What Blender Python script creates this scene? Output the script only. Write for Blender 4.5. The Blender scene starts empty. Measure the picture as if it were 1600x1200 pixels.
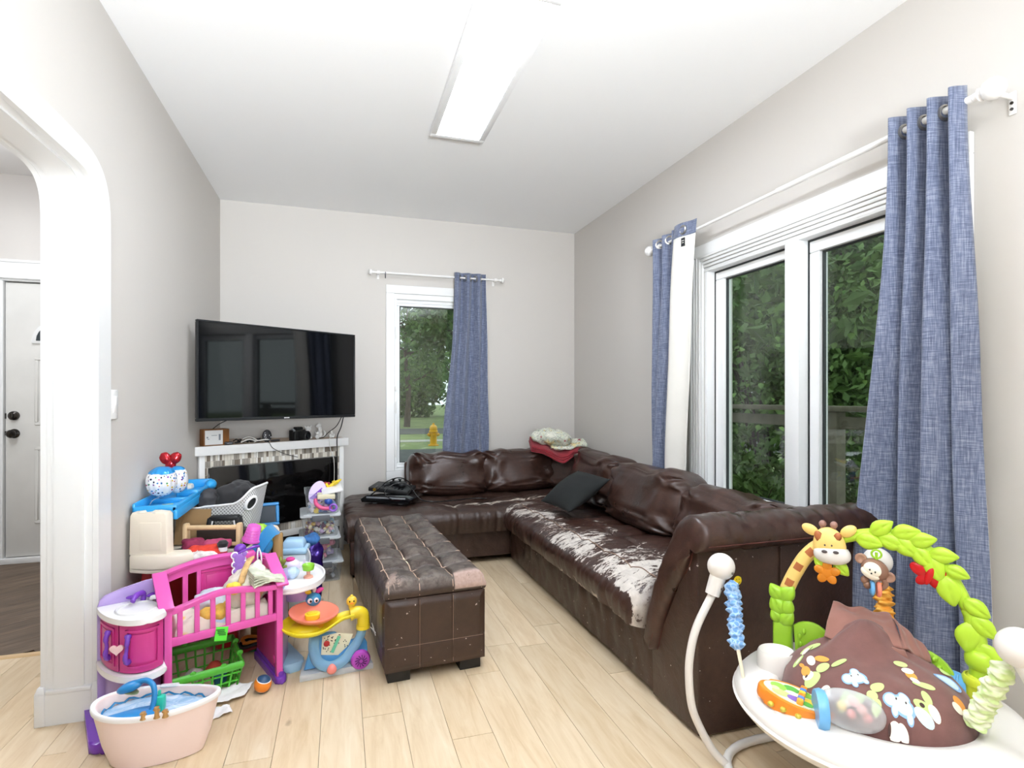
import bpy, bmesh, math, random
from mathutils import Vector as V, Matrix as M, noise as NZ
S = bpy.context.scene
C = S.collection
PI = math.pi
rad = math.radians
sin, cos = math.sin, math.cos

# ---------------------------------------------------------------- camera, sky, lights, exposure
cam_d = bpy.data.cameras.new('camera')
cam = bpy.data.objects.new('camera', cam_d); C.objects.link(cam)
cam.location = (0, 0, 1.2); cam.rotation_euler = (PI / 2, 0, -0.3031)
cam_d.sensor_width = 36; cam_d.lens = 857.6 / 1600 * 36; cam_d.shift_y = 22 / 1600
cam_d.clip_start = 0.02; cam_d.clip_end = 400
S.camera = cam
S.view_settings.view_transform = 'Standard'; S.view_settings.look = 'None'
S.view_settings.exposure = 0.58; S.view_settings.gamma = 1; S.view_settings.use_curve_mapping = False
W = bpy.data.worlds.new('overcast'); S.world = W; W.use_nodes = True
_n = W.node_tree.nodes; _l = W.node_tree.links
_bg = _n['Background']; _bg.inputs['Strength'].default_value = 1.1
_tc = _n.new('ShaderNodeTexCoord'); _sx = _n.new('ShaderNodeSeparateXYZ'); _rp = _n.new('ShaderNodeValToRGB')
_l.new(_tc.outputs['Generated'], _sx.inputs[0]); _l.new(_sx.outputs['Z'], _rp.inputs[0]); _l.new(_rp.outputs[0], _bg.inputs['Color'])
_rp.color_ramp.elements[0].color = (.80, .86, .90, 1); _rp.color_ramp.elements[1].color = (.92, .97, 1.0, 1)

def area(name, loc, rot, sx, sy, power, col=(1, 1, 1)):
    d = bpy.data.lights.new(name, 'AREA'); d.shape = 'RECTANGLE'; d.size = sx; d.size_y = sy; d.energy = power; d.color = col
    o = bpy.data.objects.new(name, d); C.objects.link(o); o.location = loc; o.rotation_euler = rot
    return o
PANEL_POWER = 25.0     # emission of the ceiling panel diffusers
area('ceiling_bounce_fill', (0.35, -1.5, 1.30), (PI - 0.90, 0, 0.20), 0.9, 0.6, 94, (.86, .93, 1.0)).data.spread = rad(105)   # added fill light behind the camera, aimed up at the ceiling
area('hall_fill', (-2.0, 3.0, 2.66), (0, 0, 0), 0.4, 0.4, 20, (.9, .95, 1.0))  # extra fill added to brighten the hall, separate from the dome light

# ---------------------------------------------------------------- helpers
def hx(h, a=1.0):
    h = h.lstrip('#'); c = [int(h[i:i + 2], 16) / 255 for i in (0, 2, 4)]
    return tuple((x / 12.92 if x <= .04045 else ((x + .055) / 1.055) ** 2.4) for x in c) + (a,)

class NT:
    """small wrapper to write node trees tersely"""
    def __init__(s, name):
        s.m = bpy.data.materials.new(name); s.m.use_nodes = True; s.t = s.m.node_tree
        s.b = s.t.nodes['Principled BSDF']; s.o = s.t.nodes['Material Output']
    def n(s, typ, **kw):
        nd = s.t.nodes.new('ShaderNode' + typ)
        for k, v in kw.items():
            if k.startswith('i_'):
                key = k[2:]; key = int(key) if key.isdigit() else key.replace('_', ' ')
                if hasattr(v, 'is_linked') or isinstance(v, bpy.types.NodeSocket): s.t.links.new(v, nd.inputs[key])
                else: nd.inputs[key].default_value = v
            else: setattr(nd, k, v)
        return nd
    def set(s, key, v):
        if isinstance(v, bpy.types.NodeSocket): s.t.links.new(v, s.b.inputs[key])
        else: s.b.inputs[key].default_value = v
    def obj(s): return s.n('TexCoord').outputs['Object']
    def mapping(s, v, sc=(1, 1, 1), loc=(0, 0, 0), rot=(0, 0, 0)):
        return s.n('Mapping', i_0=v, i_1=loc, i_2=rot, i_3=sc).outputs[0]
    def noise(s, v, scale, detail=3, rough=.5, dist=0):
        return s.n('TexNoise', i_Vector=v, i_Scale=scale, i_Detail=detail, i_Roughness=rough, i_Distortion=dist).outputs['Fac']
    def vor(s, v, scale, feature='F1', out='Distance', rand=1):
        return s.n('TexVoronoi', feature=feature, i_Vector=v, i_Scale=scale, i_Randomness=rand).outputs[out]
    def ramp(s, f, stops, interp='LINEAR'):
        nd = s.n('ValToRGB', i_0=f); cr = nd.color_ramp; cr.interpolation = interp
        while len(cr.elements) < len(stops): cr.elements.new(.5)
        for e, (p, c) in zip(cr.elements, stops):
            e.position = p; e.color = hx(c) if isinstance(c, str) else ((c, c, c, 1) if not hasattr(c, '__len__') else c)
        return nd.outputs[0]
    def mix(s, f, a, b, blend='MIX'):
        nd = s.n('Mix', data_type='RGBA', blend_type=blend)
        for k, v in ((0, f), (6, a), (7, b)):
            if isinstance(v, bpy.types.NodeSocket): s.t.links.new(v, nd.inputs[k])
            else: nd.inputs[k].default_value = hx(v) if isinstance(v, str) else v
        return nd.outputs[2]
    def math(s, op, a, b=0.0, clamp=False):
        nd = s.n('Math', operation=op, use_clamp=clamp)
        for k, v in ((0, a), (1, b)):
            if isinstance(v, bpy.types.NodeSocket): s.t.links.new(v, nd.inputs[k])
            else: nd.inputs[k].default_value = v
        return nd.outputs[0]
    def sep(s, v):
        nd = s.n('SeparateXYZ', i_0=v); return nd.outputs
    def bump(s, h, strength=.2, dist=.01, prev=None):
        nd = s.n('Bump', i_Height=h, i_Strength=strength, i_Distance=dist)
        if prev is not None: s.t.links.new(prev, nd.inputs['Normal'])
        s.t.links.new(nd.outputs[0], s.b.inputs['Normal']); return nd.outputs[0]
MATS = {}
def mat(name, col, rough=.45, metal=0.0, var=0.0, vs=8.0, bump=0.0, bs=60.0, spec=.5, coat=0.0, sub=0.0, alpha=1.0, trans=0.0, emit=None, es=1.0, sheen=0.0):
    if name in MATS: return MATS[name]
    t = NT(name); c = hx(col) if isinstance(col, str) else col
    if var:
        d = tuple(x * (1 - var) for x in c[:3]) + (1,); u = tuple(min(1, x * (1 + var * .6)) for x in c[:3]) + (1,)
        t.set('Base Color', t.ramp(t.noise(t.obj(), vs), [(.3, d), (.7, u)]))
    else: t.set('Base Color', c)
    t.set('Roughness', rough); t.set('Metallic', metal); t.set('Specular IOR Level', spec)
    if coat: t.set('Coat Weight', coat)
    if sheen: t.set('Sheen Weight', sheen)
    if sub: t.set('Subsurface Weight', sub); t.set('Subsurface Radius', (.02, .015, .01)); t.set('Subsurface Scale', .3)
    if trans: t.set('Transmission Weight', trans)
    if alpha < 1: t.set('Alpha', alpha)
    if emit: t.set('Emission Color', hx(emit)); t.set('Emission Strength', es)
    if bump: t.bump(t.noise(t.obj(), bs, 4), bump, .004)
    MATS[name] = t.m
    return t.m

def rot3(rx=0, ry=0, rz=0): return M.Rotation(rz, 4, 'Z') @ M.Rotation(ry, 4, 'Y') @ M.Rotation(rx, 4, 'X')
def smooth3(a, b, t):
    t = max(0, min(1, (t - a) / (b - a))); return t * t * (3 - 2 * t)
def lerp(a, b, t): return a + (b - a) * t
def catmull(pts, n=8, closed=False):
    P = [V(p) for p in pts]; out = []; N = len(P)
    for i in range(N if closed else N - 1):
        if closed: a, b, c, d = P[i - 1], P[i], P[(i + 1) % N], P[(i + 2) % N]
        else: a, b, c, d = P[max(i - 1, 0)], P[i], P[i + 1], P[min(i + 2, N - 1)]
        for k in range(n):
            t = k / n
            out.append(.5 * ((2 * b) + (-a + c) * t + (2 * a - 5 * b + 4 * c - d) * t * t + (-a + 3 * b - 3 * c + d) * t ** 3))
    if not closed: out.append(P[-1])
    return out

class MB:
    """collects shapes into one mesh; m is the material slot given to the faces added next"""
    def __init__(s): s.bm = bmesh.new(); s.m = 0
    def _fin(s, faces):
        for f in faces: f.material_index = s.m
    def _add(s, vs, fs):
        bv = [s.bm.verts.new(v) for v in vs]; out = []
        for f in fs:
            try: out.append(s.bm.faces.new([bv[i] for i in f]))
            except ValueError: pass
        s._fin(out); return bv, out
    def box(s, c, d, r=None, bev=0.0, seg=2, taper=None):
        x, y, z = d[0] / 2, d[1] / 2, d[2] / 2
        vs = [V((a * x, b * y, e * z)) for e in (-1, 1) for b in (-1, 1) for a in (-1, 1)]
        if taper:
            for v in vs:
                if v.z > 0: v.x *= taper[0]; v.y *= taper[1]
        mt = M.Translation(V(c))
        if r is not None: mt = mt @ (r if isinstance(r, M) else rot3(*r))
        vs = [mt @ v for v in vs]
        bv, fs = s._add(vs, [(0, 2, 3, 1), (4, 5, 7, 6), (0, 1, 5, 4), (2, 6, 7, 3), (0, 4, 6, 2), (1, 3, 7, 5)])
        if bev:
            ed = list({e for f in fs for e in f.edges})
            rr = bmesh.ops.bevel(s.bm, geom=ed, offset=bev, segments=seg, profile=.5, affect='EDGES', clamp_overlap=True)
            s._fin(rr['faces'])
        return s
    def bb(s, lo, hi, bev=0.0, seg=2):
        lo = V(lo); hi = V(hi); return s.box((lo + hi) / 2, hi - lo, None, bev, seg)
    def rings(s, rings, closed=True, cap=True, capfan=False):
        """rings: list of lists of points of equal length -> skin"""
        n = len(rings[0]); vs = [p for r in rings for p in r]; fs = []
        for i in range(len(rings) - 1):
            for k in range(n if closed else n - 1):
                a = i * n + k; b = i * n + (k + 1) % n
                fs.append((a, b, b + n, a + n))
        if cap and closed:
            fs.append(tuple(range(n - 1, -1, -1))); fs.append(tuple((len(rings) - 1) * n + k for k in range(n)))
        s._add(vs, fs); return s
    def tube(s, pts, r, n=10, closed=False, cap=True, flat=1.0, up=None):
        P = [V(p) for p in pts]; N = len(P); R = r if hasattr(r, '__len__') else [r] * N
        if len(R) != N: R = [R[min(len(R) - 1, int(i / (N - 1) * (len(R) - 1) + .5))] for i in range(N)]
        T = []
        for i in range(N):
            a = P[i - 1] if (i or closed) else P[0]; b = P[(i + 1) % N] if (i < N - 1 or closed) else P[-1]
            d = b - a; T.append(d.normalized() if d.length > 1e-9 else V((0, 0, 1)))
        u = V(up) if up else (V((0, 0, 1)) if abs(T[0].z) < .9 else V((1, 0, 0)))
        rings = []
        for i in range(N):
            u = (u - T[i] * u.dot(T[i])).normalized(); w = T[i].cross(u)
            rings.append([P[i] + (u * cos(a) * flat + w * sin(a)) * R[i] for a in (2 * PI * k / n for k in range(n))])
        if closed: rings.append(rings[0]); cap = False
        return s.rings(rings, True, cap)
    def cyl(s, p0, p1, r0, r1=None, n=16, cap=True):
        return s.tube([p0, p1], [r0, r0 if r1 is None else r1], n, cap=cap)
    def lathe(s, prof, n=24, mt=None, a0=0, a1=2 * PI, cap=False):
        mt = mt or M(); full = abs(a1 - a0 - 2 * PI) < 1e-6; N = n if full else n + 1
        rings = [[mt @ V((r * cos(a0 + (a1 - a0) * k / n), r * sin(a0 + (a1 - a0) * k / n), z)) for k in range(N)] for r, z in prof]
        return s.rings(rings, full, cap)
    def prism(s, poly, h, mt=None, bev=0.0, seg=2):
        """poly: 2D outline (CCW) in xy, extruded from z=0 to h, then transformed"""
        mt = mt or M(); n = len(poly)
        vs = [mt @ V((x, y, 0)) for x, y in poly] + [mt @ V((x, y, h)) for x, y in poly]
        fs = [tuple(range(n - 1, -1, -1)), tuple(range(n, 2 * n))] + [(i, (i + 1) % n, (i + 1) % n + n, i + n) for i in range(n)]
        bv, f = s._add(vs, fs)
        if bev:
            ed = list({e for q in f[:2] for e in q.edges})
            rr = bmesh.ops.bevel(s.bm, geom=ed, offset=bev, segments=seg, profile=.5, affect='EDGES', clamp_overlap=True); s._fin(rr['faces'])
        return s
    def ell(s, c, r, rt=None, nu=20, nv=12, p=1.0, fn=None):
        """(super)ellipsoid; p<1 is boxier. fn(dir)->scale"""
        mt = M.Translation(V(c)); mt = mt @ (rt if isinstance(rt, M) else rot3(*rt)) if rt is not None else mt
        sg = lambda x: (abs(x) ** p) * (1 if x >= 0 else -1)
        vs = []; fs = []
        for j in range(1, nv):
            b = -PI / 2 + PI * j / nv
            for i in range(nu):
                a = 2 * PI * i / nu
                d = V((sg(cos(a)) * sg(cos(b)) * r[0], sg(sin(a)) * sg(cos(b)) * r[1], sg(sin(b)) * r[2]))
                if fn: d = fn(d, a, b)
                vs.append(mt @ d)
        bt = V((0, 0, -r[2])); tp = V((0, 0, r[2]))
        if fn: bt = fn(bt, 0, -PI / 2); tp = fn(tp, 0, PI / 2)
        vs += [mt @ bt, mt @ tp]; B = len(vs) - 2; T = B + 1
        for j in range(nv - 2):
            for i in range(nu):
                a = j * nu + i; b = j * nu + (i + 1) % nu; fs.append((a, b, b + nu, a + nu))
        for i in range(nu):
            fs.append((B, (i + 1) % nu, i)); k = (nv - 2) * nu; fs.append((k + i, k + (i + 1) % nu, T))
        s._add(vs, fs); return s
    def surf(s, fn, nu, nv, cu=False, cv=False):
        """grid of fn(u,v), u,v in 0..1"""
        U = nu if cu else nu + 1; Vn = nv if cv else nv + 1
        vs = [V(fn(i / nu, j / nv)) for j in range(Vn) for i in range(U)]; fs = []
        for j in range(nv):
            for i in range(nu):
                a = j * U + i; b = j * U + (i + 1) % U; c = ((j + 1) % Vn) * U + (i + 1) % U; d = ((j + 1) % Vn) * U + i
                fs.append((a, b, c, d))
        s._add(vs, fs); return s
    def poly(s, pts):
        s._add([V(p) for p in pts], [tuple(range(len(pts)))]); return s

RM = {}          # object name -> world matrix used to bring world coordinates into its local space
def thing(name, label, cat, loc=(0, 0, 0), rz=0.0, group=None, rot=None):
    o = bpy.data.objects.new(name, None); C.objects.link(o); o.empty_display_size = .05
    o.location = loc; o.rotation_euler = rot if rot else (0, 0, rz)
    o['label'] = label; o['category'] = cat
    if group: o['group'] = group
    RM[o.name] = M.Translation(V(loc)) @ (rot3(*rot) if rot else M.Rotation(rz, 4, 'Z'))
    return o
def tag(o, label, cat, group=None):
    o['label'] = label; o['category'] = cat
    if group: o['group'] = group
    return o
def obj(name, mb, mats, parent=None, ang=40, rec=True, sub=0, solid=0.0, kind=None, label=None, world=False, loc=None, off=0.0, wn=False):
    """link the collected shapes as ONE mesh object (local coordinates of its thing, or world=True)"""
    bm = mb.bm
    if world and parent is not None:
        bm.transform(RM[parent.name].inverted())
    if loc is not None: bmesh.ops.translate(bm, verts=bm.verts, vec=-V(loc))
    if rec: bmesh.ops.recalc_face_normals(bm, faces=bm.faces)
    me = bpy.data.meshes.new(name); bm.to_mesh(me); bm.free()
    for m_ in (mats if isinstance(mats, (list, tuple)) else [mats]): me.materials.append(m_)
    o = bpy.data.objects.new(name, me); C.objects.link(o)
    if ang:
        me.shade_smooth()
        if ang < 180: me.set_sharp_from_angle(angle=rad(ang))
    if parent is not None: o.parent = parent; RM[o.name] = RM[parent.name]
    if loc is not None: o.location = loc; RM[o.name] = M.Translation(V(loc)) if parent is None else RM[parent.name] @ M.Translation(V(loc))
    elif parent is None: RM[o.name] = M()
    if solid:
        md = o.modifiers.new('thick', 'SOLIDIFY'); md.thickness = solid; md.offset = off
    if sub:
        md = o.modifiers.new('smooth', 'SUBSURF'); md.levels = md.render_levels = sub
    if kind: o['kind'] = kind
    if label: o['label'] = label
    return o
def struct(name, mb, mats, parent=None, **kw):
    o = obj(name, mb, mats, parent, **kw)
    if parent is None: o['kind'] = 'structure'
    return o
def share(src, name, parent, loc=(0, 0, 0), rot=(0, 0, 0), scale=(1, 1, 1)):
    o = src.copy(); o.name = name; C.objects.link(o); o.parent = parent; o.location = loc; o.rotation_euler = rot; o.scale = scale
    return o
def copy_thing(root, loc, rz=0.0, label=None, rot=None):
    r = root.copy(); C.objects.link(r); r.location = loc; r.rotation_euler = rot if rot else (0, 0, rz)
    if label: r['label'] = label
    RM[r.name] = M.Translation(V(loc)) @ (rot3(*rot) if rot else M.Rotation(rz, 4, 'Z'))
    for ch in root.children:
        c = ch.copy(); C.objects.link(c); c.parent = r
        for g in ch.children:
            d = g.copy(); C.objects.link(d); d.parent = c
    return r
def arc(cx, cy, r, a0, a1, n=8, ry=None):
    ry = r if ry is None else ry
    return [(cx + r * cos(lerp(a0, a1, k / n)), cy + ry * sin(lerp(a0, a1, k / n))) for k in range(n + 1)]
def rrect(w, h, r, n=5, cx=0, cy=0):
    out = []
    for sx, sy, a in ((1, -1, -PI / 2), (1, 1, 0), (-1, 1, PI / 2), (-1, -1, PI)):
        out += arc(cx + sx * (w / 2 - r), cy + sy * (h / 2 - r), r, a, a + PI / 2, n)
    return out
XZ = M(((1, 0, 0, 0), (0, 0, -1, 0), (0, 1, 0, 0), (0, 0, 0, 1)))     # xy outline -> xz plane, extruded toward -y
YZ = M(((0, 0, 1, 0), (1, 0, 0, 0), (0, 1, 0, 0), (0, 0, 0, 1)))      # xy outline -> yz plane, extruded toward +x
# ---------------------------------------------------------------- materials of the room
def m_paint(name, col, bs=220, st=.05):
    t = NT(name); o = t.obj()
    t.set('Base Color', t.mix(t.noise(o, 1.3, 2), tuple(x * .985 for x in hx(col)[:3]) + (1,), hx(col))); t.set('Roughness', .62); t.set('Specular IOR Level', .3)
    t.bump(t.noise(o, bs, 3), st, .002); MATS[name] = t.m; return t.m
WALLM = m_paint('greige_paint', 'd0cbc5')
CEILM = m_paint('ceiling_paint', 'f6f6f6', 90, .12)
TRIM = mat('white_trim_paint', 'e9e9e8', .32, bump=.02, bs=40)
VINYL = mat('white_window_vinyl', 'f2f3f3', .3)
WHITEP = mat('white_enamel', 'efedea', .35)
BLACKG = mat('black_gap', '16181a', .6)
CHROME = mat('brushed_nickel', 'b9b6b0', .28, 1.0)
DARKM = mat('dark_nickel', '4a4744', .25, 1.0)

def m_plank(name, stops, knots, seam=.5, ax=0):
    t = NT(name); o = t.obj(); rnd = t.n('ObjectInfo').outputs['Random']
    off = t.n('CombineXYZ', i_0=t.math('MULTIPLY', rnd, 37.0), i_1=t.math('MULTIPLY', rnd, 91.0)).outputs[0]
    v = t.n('VectorMath', operation='ADD', i_0=o, i_1=off).outputs[0]
    g = t.noise(t.mapping(v, (14, 1.6, 14)), 2.2, 6, .6, .6)
    fine = t.noise(t.mapping(v, (160, 5, 160)), 1.5, 4, .6)
    base = t.ramp(g, [(.25, stops[0]), (.5, stops[1]), (.78, stops[2])])
    base = t.mix(t.math('MULTIPLY', fine, .22), base, stops[0])
    tone = t.ramp(rnd, [(0, (.86, .84, .80, 1)), (.5, (1, 1, 1, 1)), (1, (.94, .90, .84, 1))])
    base = t.mix(1.0, base, tone, 'MULTIPLY')
    k = t.vor(t.mapping(v, (3.2, 1.1, 1)), 1.6)
    kn = t.ramp(t.math('ADD', k, t.math('MULTIPLY', t.noise(v, 26, 3), .12)), [(.075, 1.0), (.12, 0.0)])
    base = t.mix(t.math('MULTIPLY', kn, .55), base, knots)
    t.set('Base Color', base); t.set('Roughness', t.ramp(fine, [(.2, .42), (.8, .55)])); t.set('Specular IOR Level', .42)
    t.bump(fine, .08, .002); MATS[name] = t.m; return t.m
OAK = m_plank('light_oak_plank', ('cfb592', 'dfcaab', 'e9d9c0'), '86694a')
DARKOAK = m_plank('dark_weathered_plank', ('4e4136', '6d5c4d', '8b7a68'), '3a2f26')

XL, XR, YB, YN, ZC = -.887, 2.087, 4.722, -1.8, 2.735
# ---------------------------------------------------------------- shell
def clip2(poly, lo, hi):
    for ax, lim, sg in ((0, lo[0], 1), (0, hi[0], -1), (1, lo[1], 1), (1, hi[1], -1)):
        out = []
        for i in range(len(poly)):
            a, b = poly[i - 1], poly[i]
            da, db = sg * (a[ax] - lim), sg * (b[ax] - lim)
            if da * db < 0: k = da / (da - db); out.append((lerp(a[0], b[0], k), lerp(a[1], b[1], k)))
            if db >= 0: out.append(b)
        poly = out
        if len(poly) < 3: return []
    return poly
fl = MB(); fl.bb((-3.4, YN - .2, -.12), (XR + .22, 5.1, -.0125)); floor = struct('floor', fl, mat('subfloor', '5a4630', .8), ang=0)
def lay(lo, hi, w, L, ang, mtl, seed, org=(0, 0)):
    """planks of width w, length L running along direction ang, clipped to the rectangle lo..hi; every plank an object"""
    rnd = random.Random(seed); ca, sa = cos(ang), sin(ang); n = 0
    R = 9.0
    for i in range(int(-R / w), int(R / w)):
        off = rnd.random() * L
        for j in range(int(-R / L) - 1, int(R / L) + 1):
            u0 = i * w + .0006; u1 = (i + 1) * w - .0006; v0 = j * L + off + .0006; v1 = v0 + L - .0012
            p = [(org[0] + u * ca - v * sa, org[1] + u * sa + v * ca) for u, v in ((u0, v0), (u1, v0), (u1, v1), (u0, v1))]
            p = clip2(p, lo, hi)
            if len(p) < 3: continue
            c = (sum(q[0] for q in p) / len(p), sum(q[1] for q in p) / len(p))
            area_ = abs(sum(p[k - 1][0] * p[k][1] - p[k][0] * p[k - 1][1] for k in range(len(p)))) / 2
            if area_ < .002: continue
            b = MB()
            q = [((x - c[0]) * ca + (y - c[1]) * sa, -(x - c[0]) * sa + (y - c[1]) * ca) for x, y in p]
            if sum(q[k - 1][0] * q[k][1] - q[k][0] * q[k - 1][1] for k in range(len(q))) < 0: q.reverse()
            b.prism(q, .0118); ins = MB()
            for v in b.bm.verts:
                if v.co.z > .005: v.co.x *= .9975; v.co.y *= .9994
            o = obj('plank', b, mtl, floor, ang=0); o.location = (c[0], c[1], -.012); o.rotation_euler = (0, 0, ang); n += 1
    return n
lay((XL, YN), (XR, YB), .148, 1.22, 0.0, OAK, 4, (-.069, 0))
lay((-2.9, .6), (XL, 3.10), .148, 1.22, 0.0, OAK, 9, (-.069, .4))
lay((-2.9, 3.14), (-1.03, 4.87), .17, 1.22, rad(-52), DARKOAK, 5, (-2, 4))
b = MB(); b.prism([(-.02, 0), (.02, 0), (.014, .007), (-.014, .007)], 1.87, M.Translation((-2.9, 3.12, 0)) @ YZ)
struct('trim_5', b, mat('oak_threshold', 'd9b98c', .4))['label'] = 'light oak threshold strip between the hall floors'

b = MB(); b.bb((XL - .16, YN - .2, ZC), (XR + .22, YB + .3, ZC + .12)); struct('ceiling', b, CEILM, ang=0)
b = MB(); b.bb((-3.4, YN - .2, 2.82), (XL - .161, 5.1, 2.94)); struct('ceiling_hall', b, CEILM, ang=0)

def sq(cx, cz, a, bb_, p, n=14):
    out = []
    for k in range(n + 1):
        t = PI / 2 * k / n; out.append((cx + a * abs(cos(t)) ** (2 / p), cz + bb_ * abs(sin(t)) ** (2 / p)))
    return out
def archline(y0, y1, ztop, zs, a, p):
    """outline from the floor at y1 over the arch to the floor at y0"""
    r = [(y1, 0)] + sq(y1 - a, zs, a, ztop - zs, p)
    return r + [(y0 + y1 - y, z) for y, z in reversed(r)]
AI = archline(.80, 2.447, 2.035, 1.80, .26, 4.0)
b = MB(); out = [(YN, 0), (YN, ZC + .09), (4.87, ZC + .09), (4.87, 0)] + AI[:]
b.prism(out[::-1], -.143, M.Translation((XL, 0, 0)) @ YZ); struct('wall_left', b, WALLM, ang=0)
b = MB()
def ring(mb, o, i, x0, x1):
    n = len(o); mt = YZ
    vs = [mt @ V((*p, x)) for x in (x0, x1) for p in o] + [mt @ V((*p, x)) for x in (x0, x1) for p in i]
    fs = []
    for k in range(n - 1):
        fs += [(k, k + 1, n + k + 1, n + k), (2 * n + k, 3 * n + k, 3 * n + k + 1, 2 * n + k + 1),
               (k, 2 * n + k, 2 * n + k + 1, k + 1), (n + k, n + k + 1, 3 * n + k + 1, 3 * n + k)]
    mb._add(vs, fs)
AO = archline(.80 - .106, 2.447 + .106, 2.117, 1.80, .366, 3.5)
AJ = archline(.80 + .012, 2.447 - .012, 2.023, 1.80, .248, 4.0)
ring(b, AO, AJ, XL, XL + .019); ring(b, AO, AJ, XL - .143 - .019, XL - .143); ring(b, AI, AJ, XL - .1425, XL - .0005)
AK = archline(.80 + .02, 2.447 - .02, 2.015, 1.80, .24, 4.0); ring(b, AJ, AK, XL - .118, XL - .025)
for yy, s in ((2.447, 1), (.80, -1)):
    for x0, x1 in ((XL + .0, XL + .03), (XL - .175, XL - .143)):
        lo = (x0, min(yy - s * .03, yy + s * .112), 0); hi = (x1, max(yy - s * .03, yy + s * .112), .118); b.bb(lo, hi, .003)
        b.box(((x0 + x1) / 2, yy + s * .041, .129), (x1 - x0, .142, .022), None, .002, taper=(.62, .86))
    b.bb((XL - .143, min(yy, yy - s * .026), 0), (XL, max(yy, yy - s * .026), .112)); b.box((XL - .0715, yy - s * .013, .12), (.143, .028, .018), None, .004)
struct('trim_1', b, TRIM, ang=50)['label'] = 'white arched door casing and jamb lining with plinth blocks'

def wallbox(name, mp, u0, u1, z0, z1, holes, w0, w1):
    """wall slab in (u, w, z) with rectangular holes; mp maps to world"""
    b = MB()
    def bx(a0, a1, c0, c1):
        if a1 - a0 < 1e-4 or c1 - c0 < 1e-4: return
        p, q = V(mp(a0, w0, c0)), V(mp(a1, w1, c1))
        b.bb([min(p[i], q[i]) for i in range(3)], [max(p[i], q[i]) for i in range(3)])
    if not holes: bx(u0, u1, z0, z1)
    for (h0, h1, g0, g1) in holes:
        bx(u0, h0, z0, z1); bx(h1, u1, z0, z1); bx(h0, h1, z0, g0); bx(h0, h1, g1, z1)
    return struct(name, b, WALLM, ang=0)
PB = lambda u, w, z: (u, YB + w, z)
PR = lambda u, w, z: (XR + w, u, z)
H1 = (.437, 1.165, .585, 2.083); H2 = (1.44, 2.80, .56, 2.035)
wallbox('wall_back', PB, XL, XR, 0, ZC, [H1], 0, .2)
wallbox('wall_right', PR, YN, YB + .2, 0, ZC, [H2], 0, .2)
b = MB(); b.bb((-3.4, YN - .2, 0), (XR + .2, YN, 2.94)); struct('wall_front', b, WALLM, ang=0)
b = MB(); b.bb((-3.4, YN, 0), (-3.2, 5.1, 2.94)); struct('wall_hall_left', b, WALLM, ang=0)
wallbox('wall_hall_back', lambda u, w, z: (u, 4.87 + w, z), -3.2, XL - .0, 0, 2.82, [(-2.36, -1.45, 0, 2.07)], 0, .2)
# baseboards
def base(name, p0, p1, nrm):
    b = MB(); d = V(p1) - V(p0); L = d.length; x = d.normalized(); n = V(nrm)
    prof = [(0, 0), (.016, 0), (.016, .115), (.011, .128), (.011, .136), (.006, .148), (0, .148)]
    b.prism(prof, L, M(((n.x, 0, x.x, p0[0]), (n.y, 0, x.y, p0[1]), (n.z, 1, x.z, p0[2]), (0, 0, 0, 1))))
    struct(name, b, TRIM, ang=30)
base('baseboard_left', (XL, 2.56, 0), (XL, YB, 0), (1, 0, 0)); base('baseboard_back', (XL, YB, 0), (XR, YB, 0), (0, -1, 0))
base('baseboard_right', (XR, YN, 0), (XR, YB, 0), (-1, 0, 0))

# ---------------------------------------------------------------- windows
def m_glass():
    t = NT('window_glass'); nt = t.t
    tr = t.n('BsdfTransparent'); tr.inputs[0].default_value = (.90, .95, .93, 1)
    gl = t.n('BsdfGlossy'); gl.inputs['Roughness'].default_value = .015; gl.inputs[0].default_value = (1, 1, 1, 1)
    lw = t.n('LayerWeight', i_Blend=.5); fr = t.n('Math', operation='MULTIPLY_ADD'); nt.links.new(t.math('POWER', lw.outputs['Facing'], 4.0), fr.inputs[0]); fr.inputs[1].default_value = .9; fr.inputs[2].default_value = .045
    mx = t.n('MixShader'); nt.links.new(fr.outputs[0], mx.inputs[0]); nt.links.new(tr.outputs[0], mx.inputs[1]); nt.links.new(gl.outputs[0], mx.inputs[2])
    nt.links.new(mx.outputs[0], t.o.inputs[0]); return t.m
GLASS = m_glass()
SPACER = mat('dark_glazing_gasket', '2a2e30', .5)
def rectring(b, mp, o, i, w0, w1, bev=.003):
    (u0, u1, z0, z1), (a0, a1, c0, c1) = o, i
    for q in ((u0, u1, c1, z1), (u0, u1, z0, c0), (u0, a0, c0, c1), (a1, u1, c0, c1)):
        p, r = V(mp(q[0], w0, q[2])), V(mp(q[1], w1, q[3]))
        b.bb([min(p[k], r[k]) for k in range(3)], [max(p[k], r[k]) for k in range(3)], bev, 1)
def sash(win, mp, o, i, w, label=None):
    b = MB(); rectring(b, mp, o, i, w, w + .05, .004); rectring(b, mp, (i[0] - .012, i[1] + .012, i[2] - .012, i[3] + .012), i, w - .006, w + .004, .002)
    s = obj('sash', b, VINYL, win, label=label)
    b = MB(); rectring(b, mp, i, (i[0] + .007, i[1] - .007, i[2] + .007, i[3] - .007), w + .014, w + .03, 0); obj('gasket', b, SPACER, s)
    b = MB(); p, r = V(mp(i[0], w + .02, i[2])), V(mp(i[1], w + .026, i[3])); b.bb([min(p[k], r[k]) for k in range(3)], [max(p[k], r[k]) for k in range(3)])
    obj('pane', b, GLASS, s, ang=0)
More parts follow.
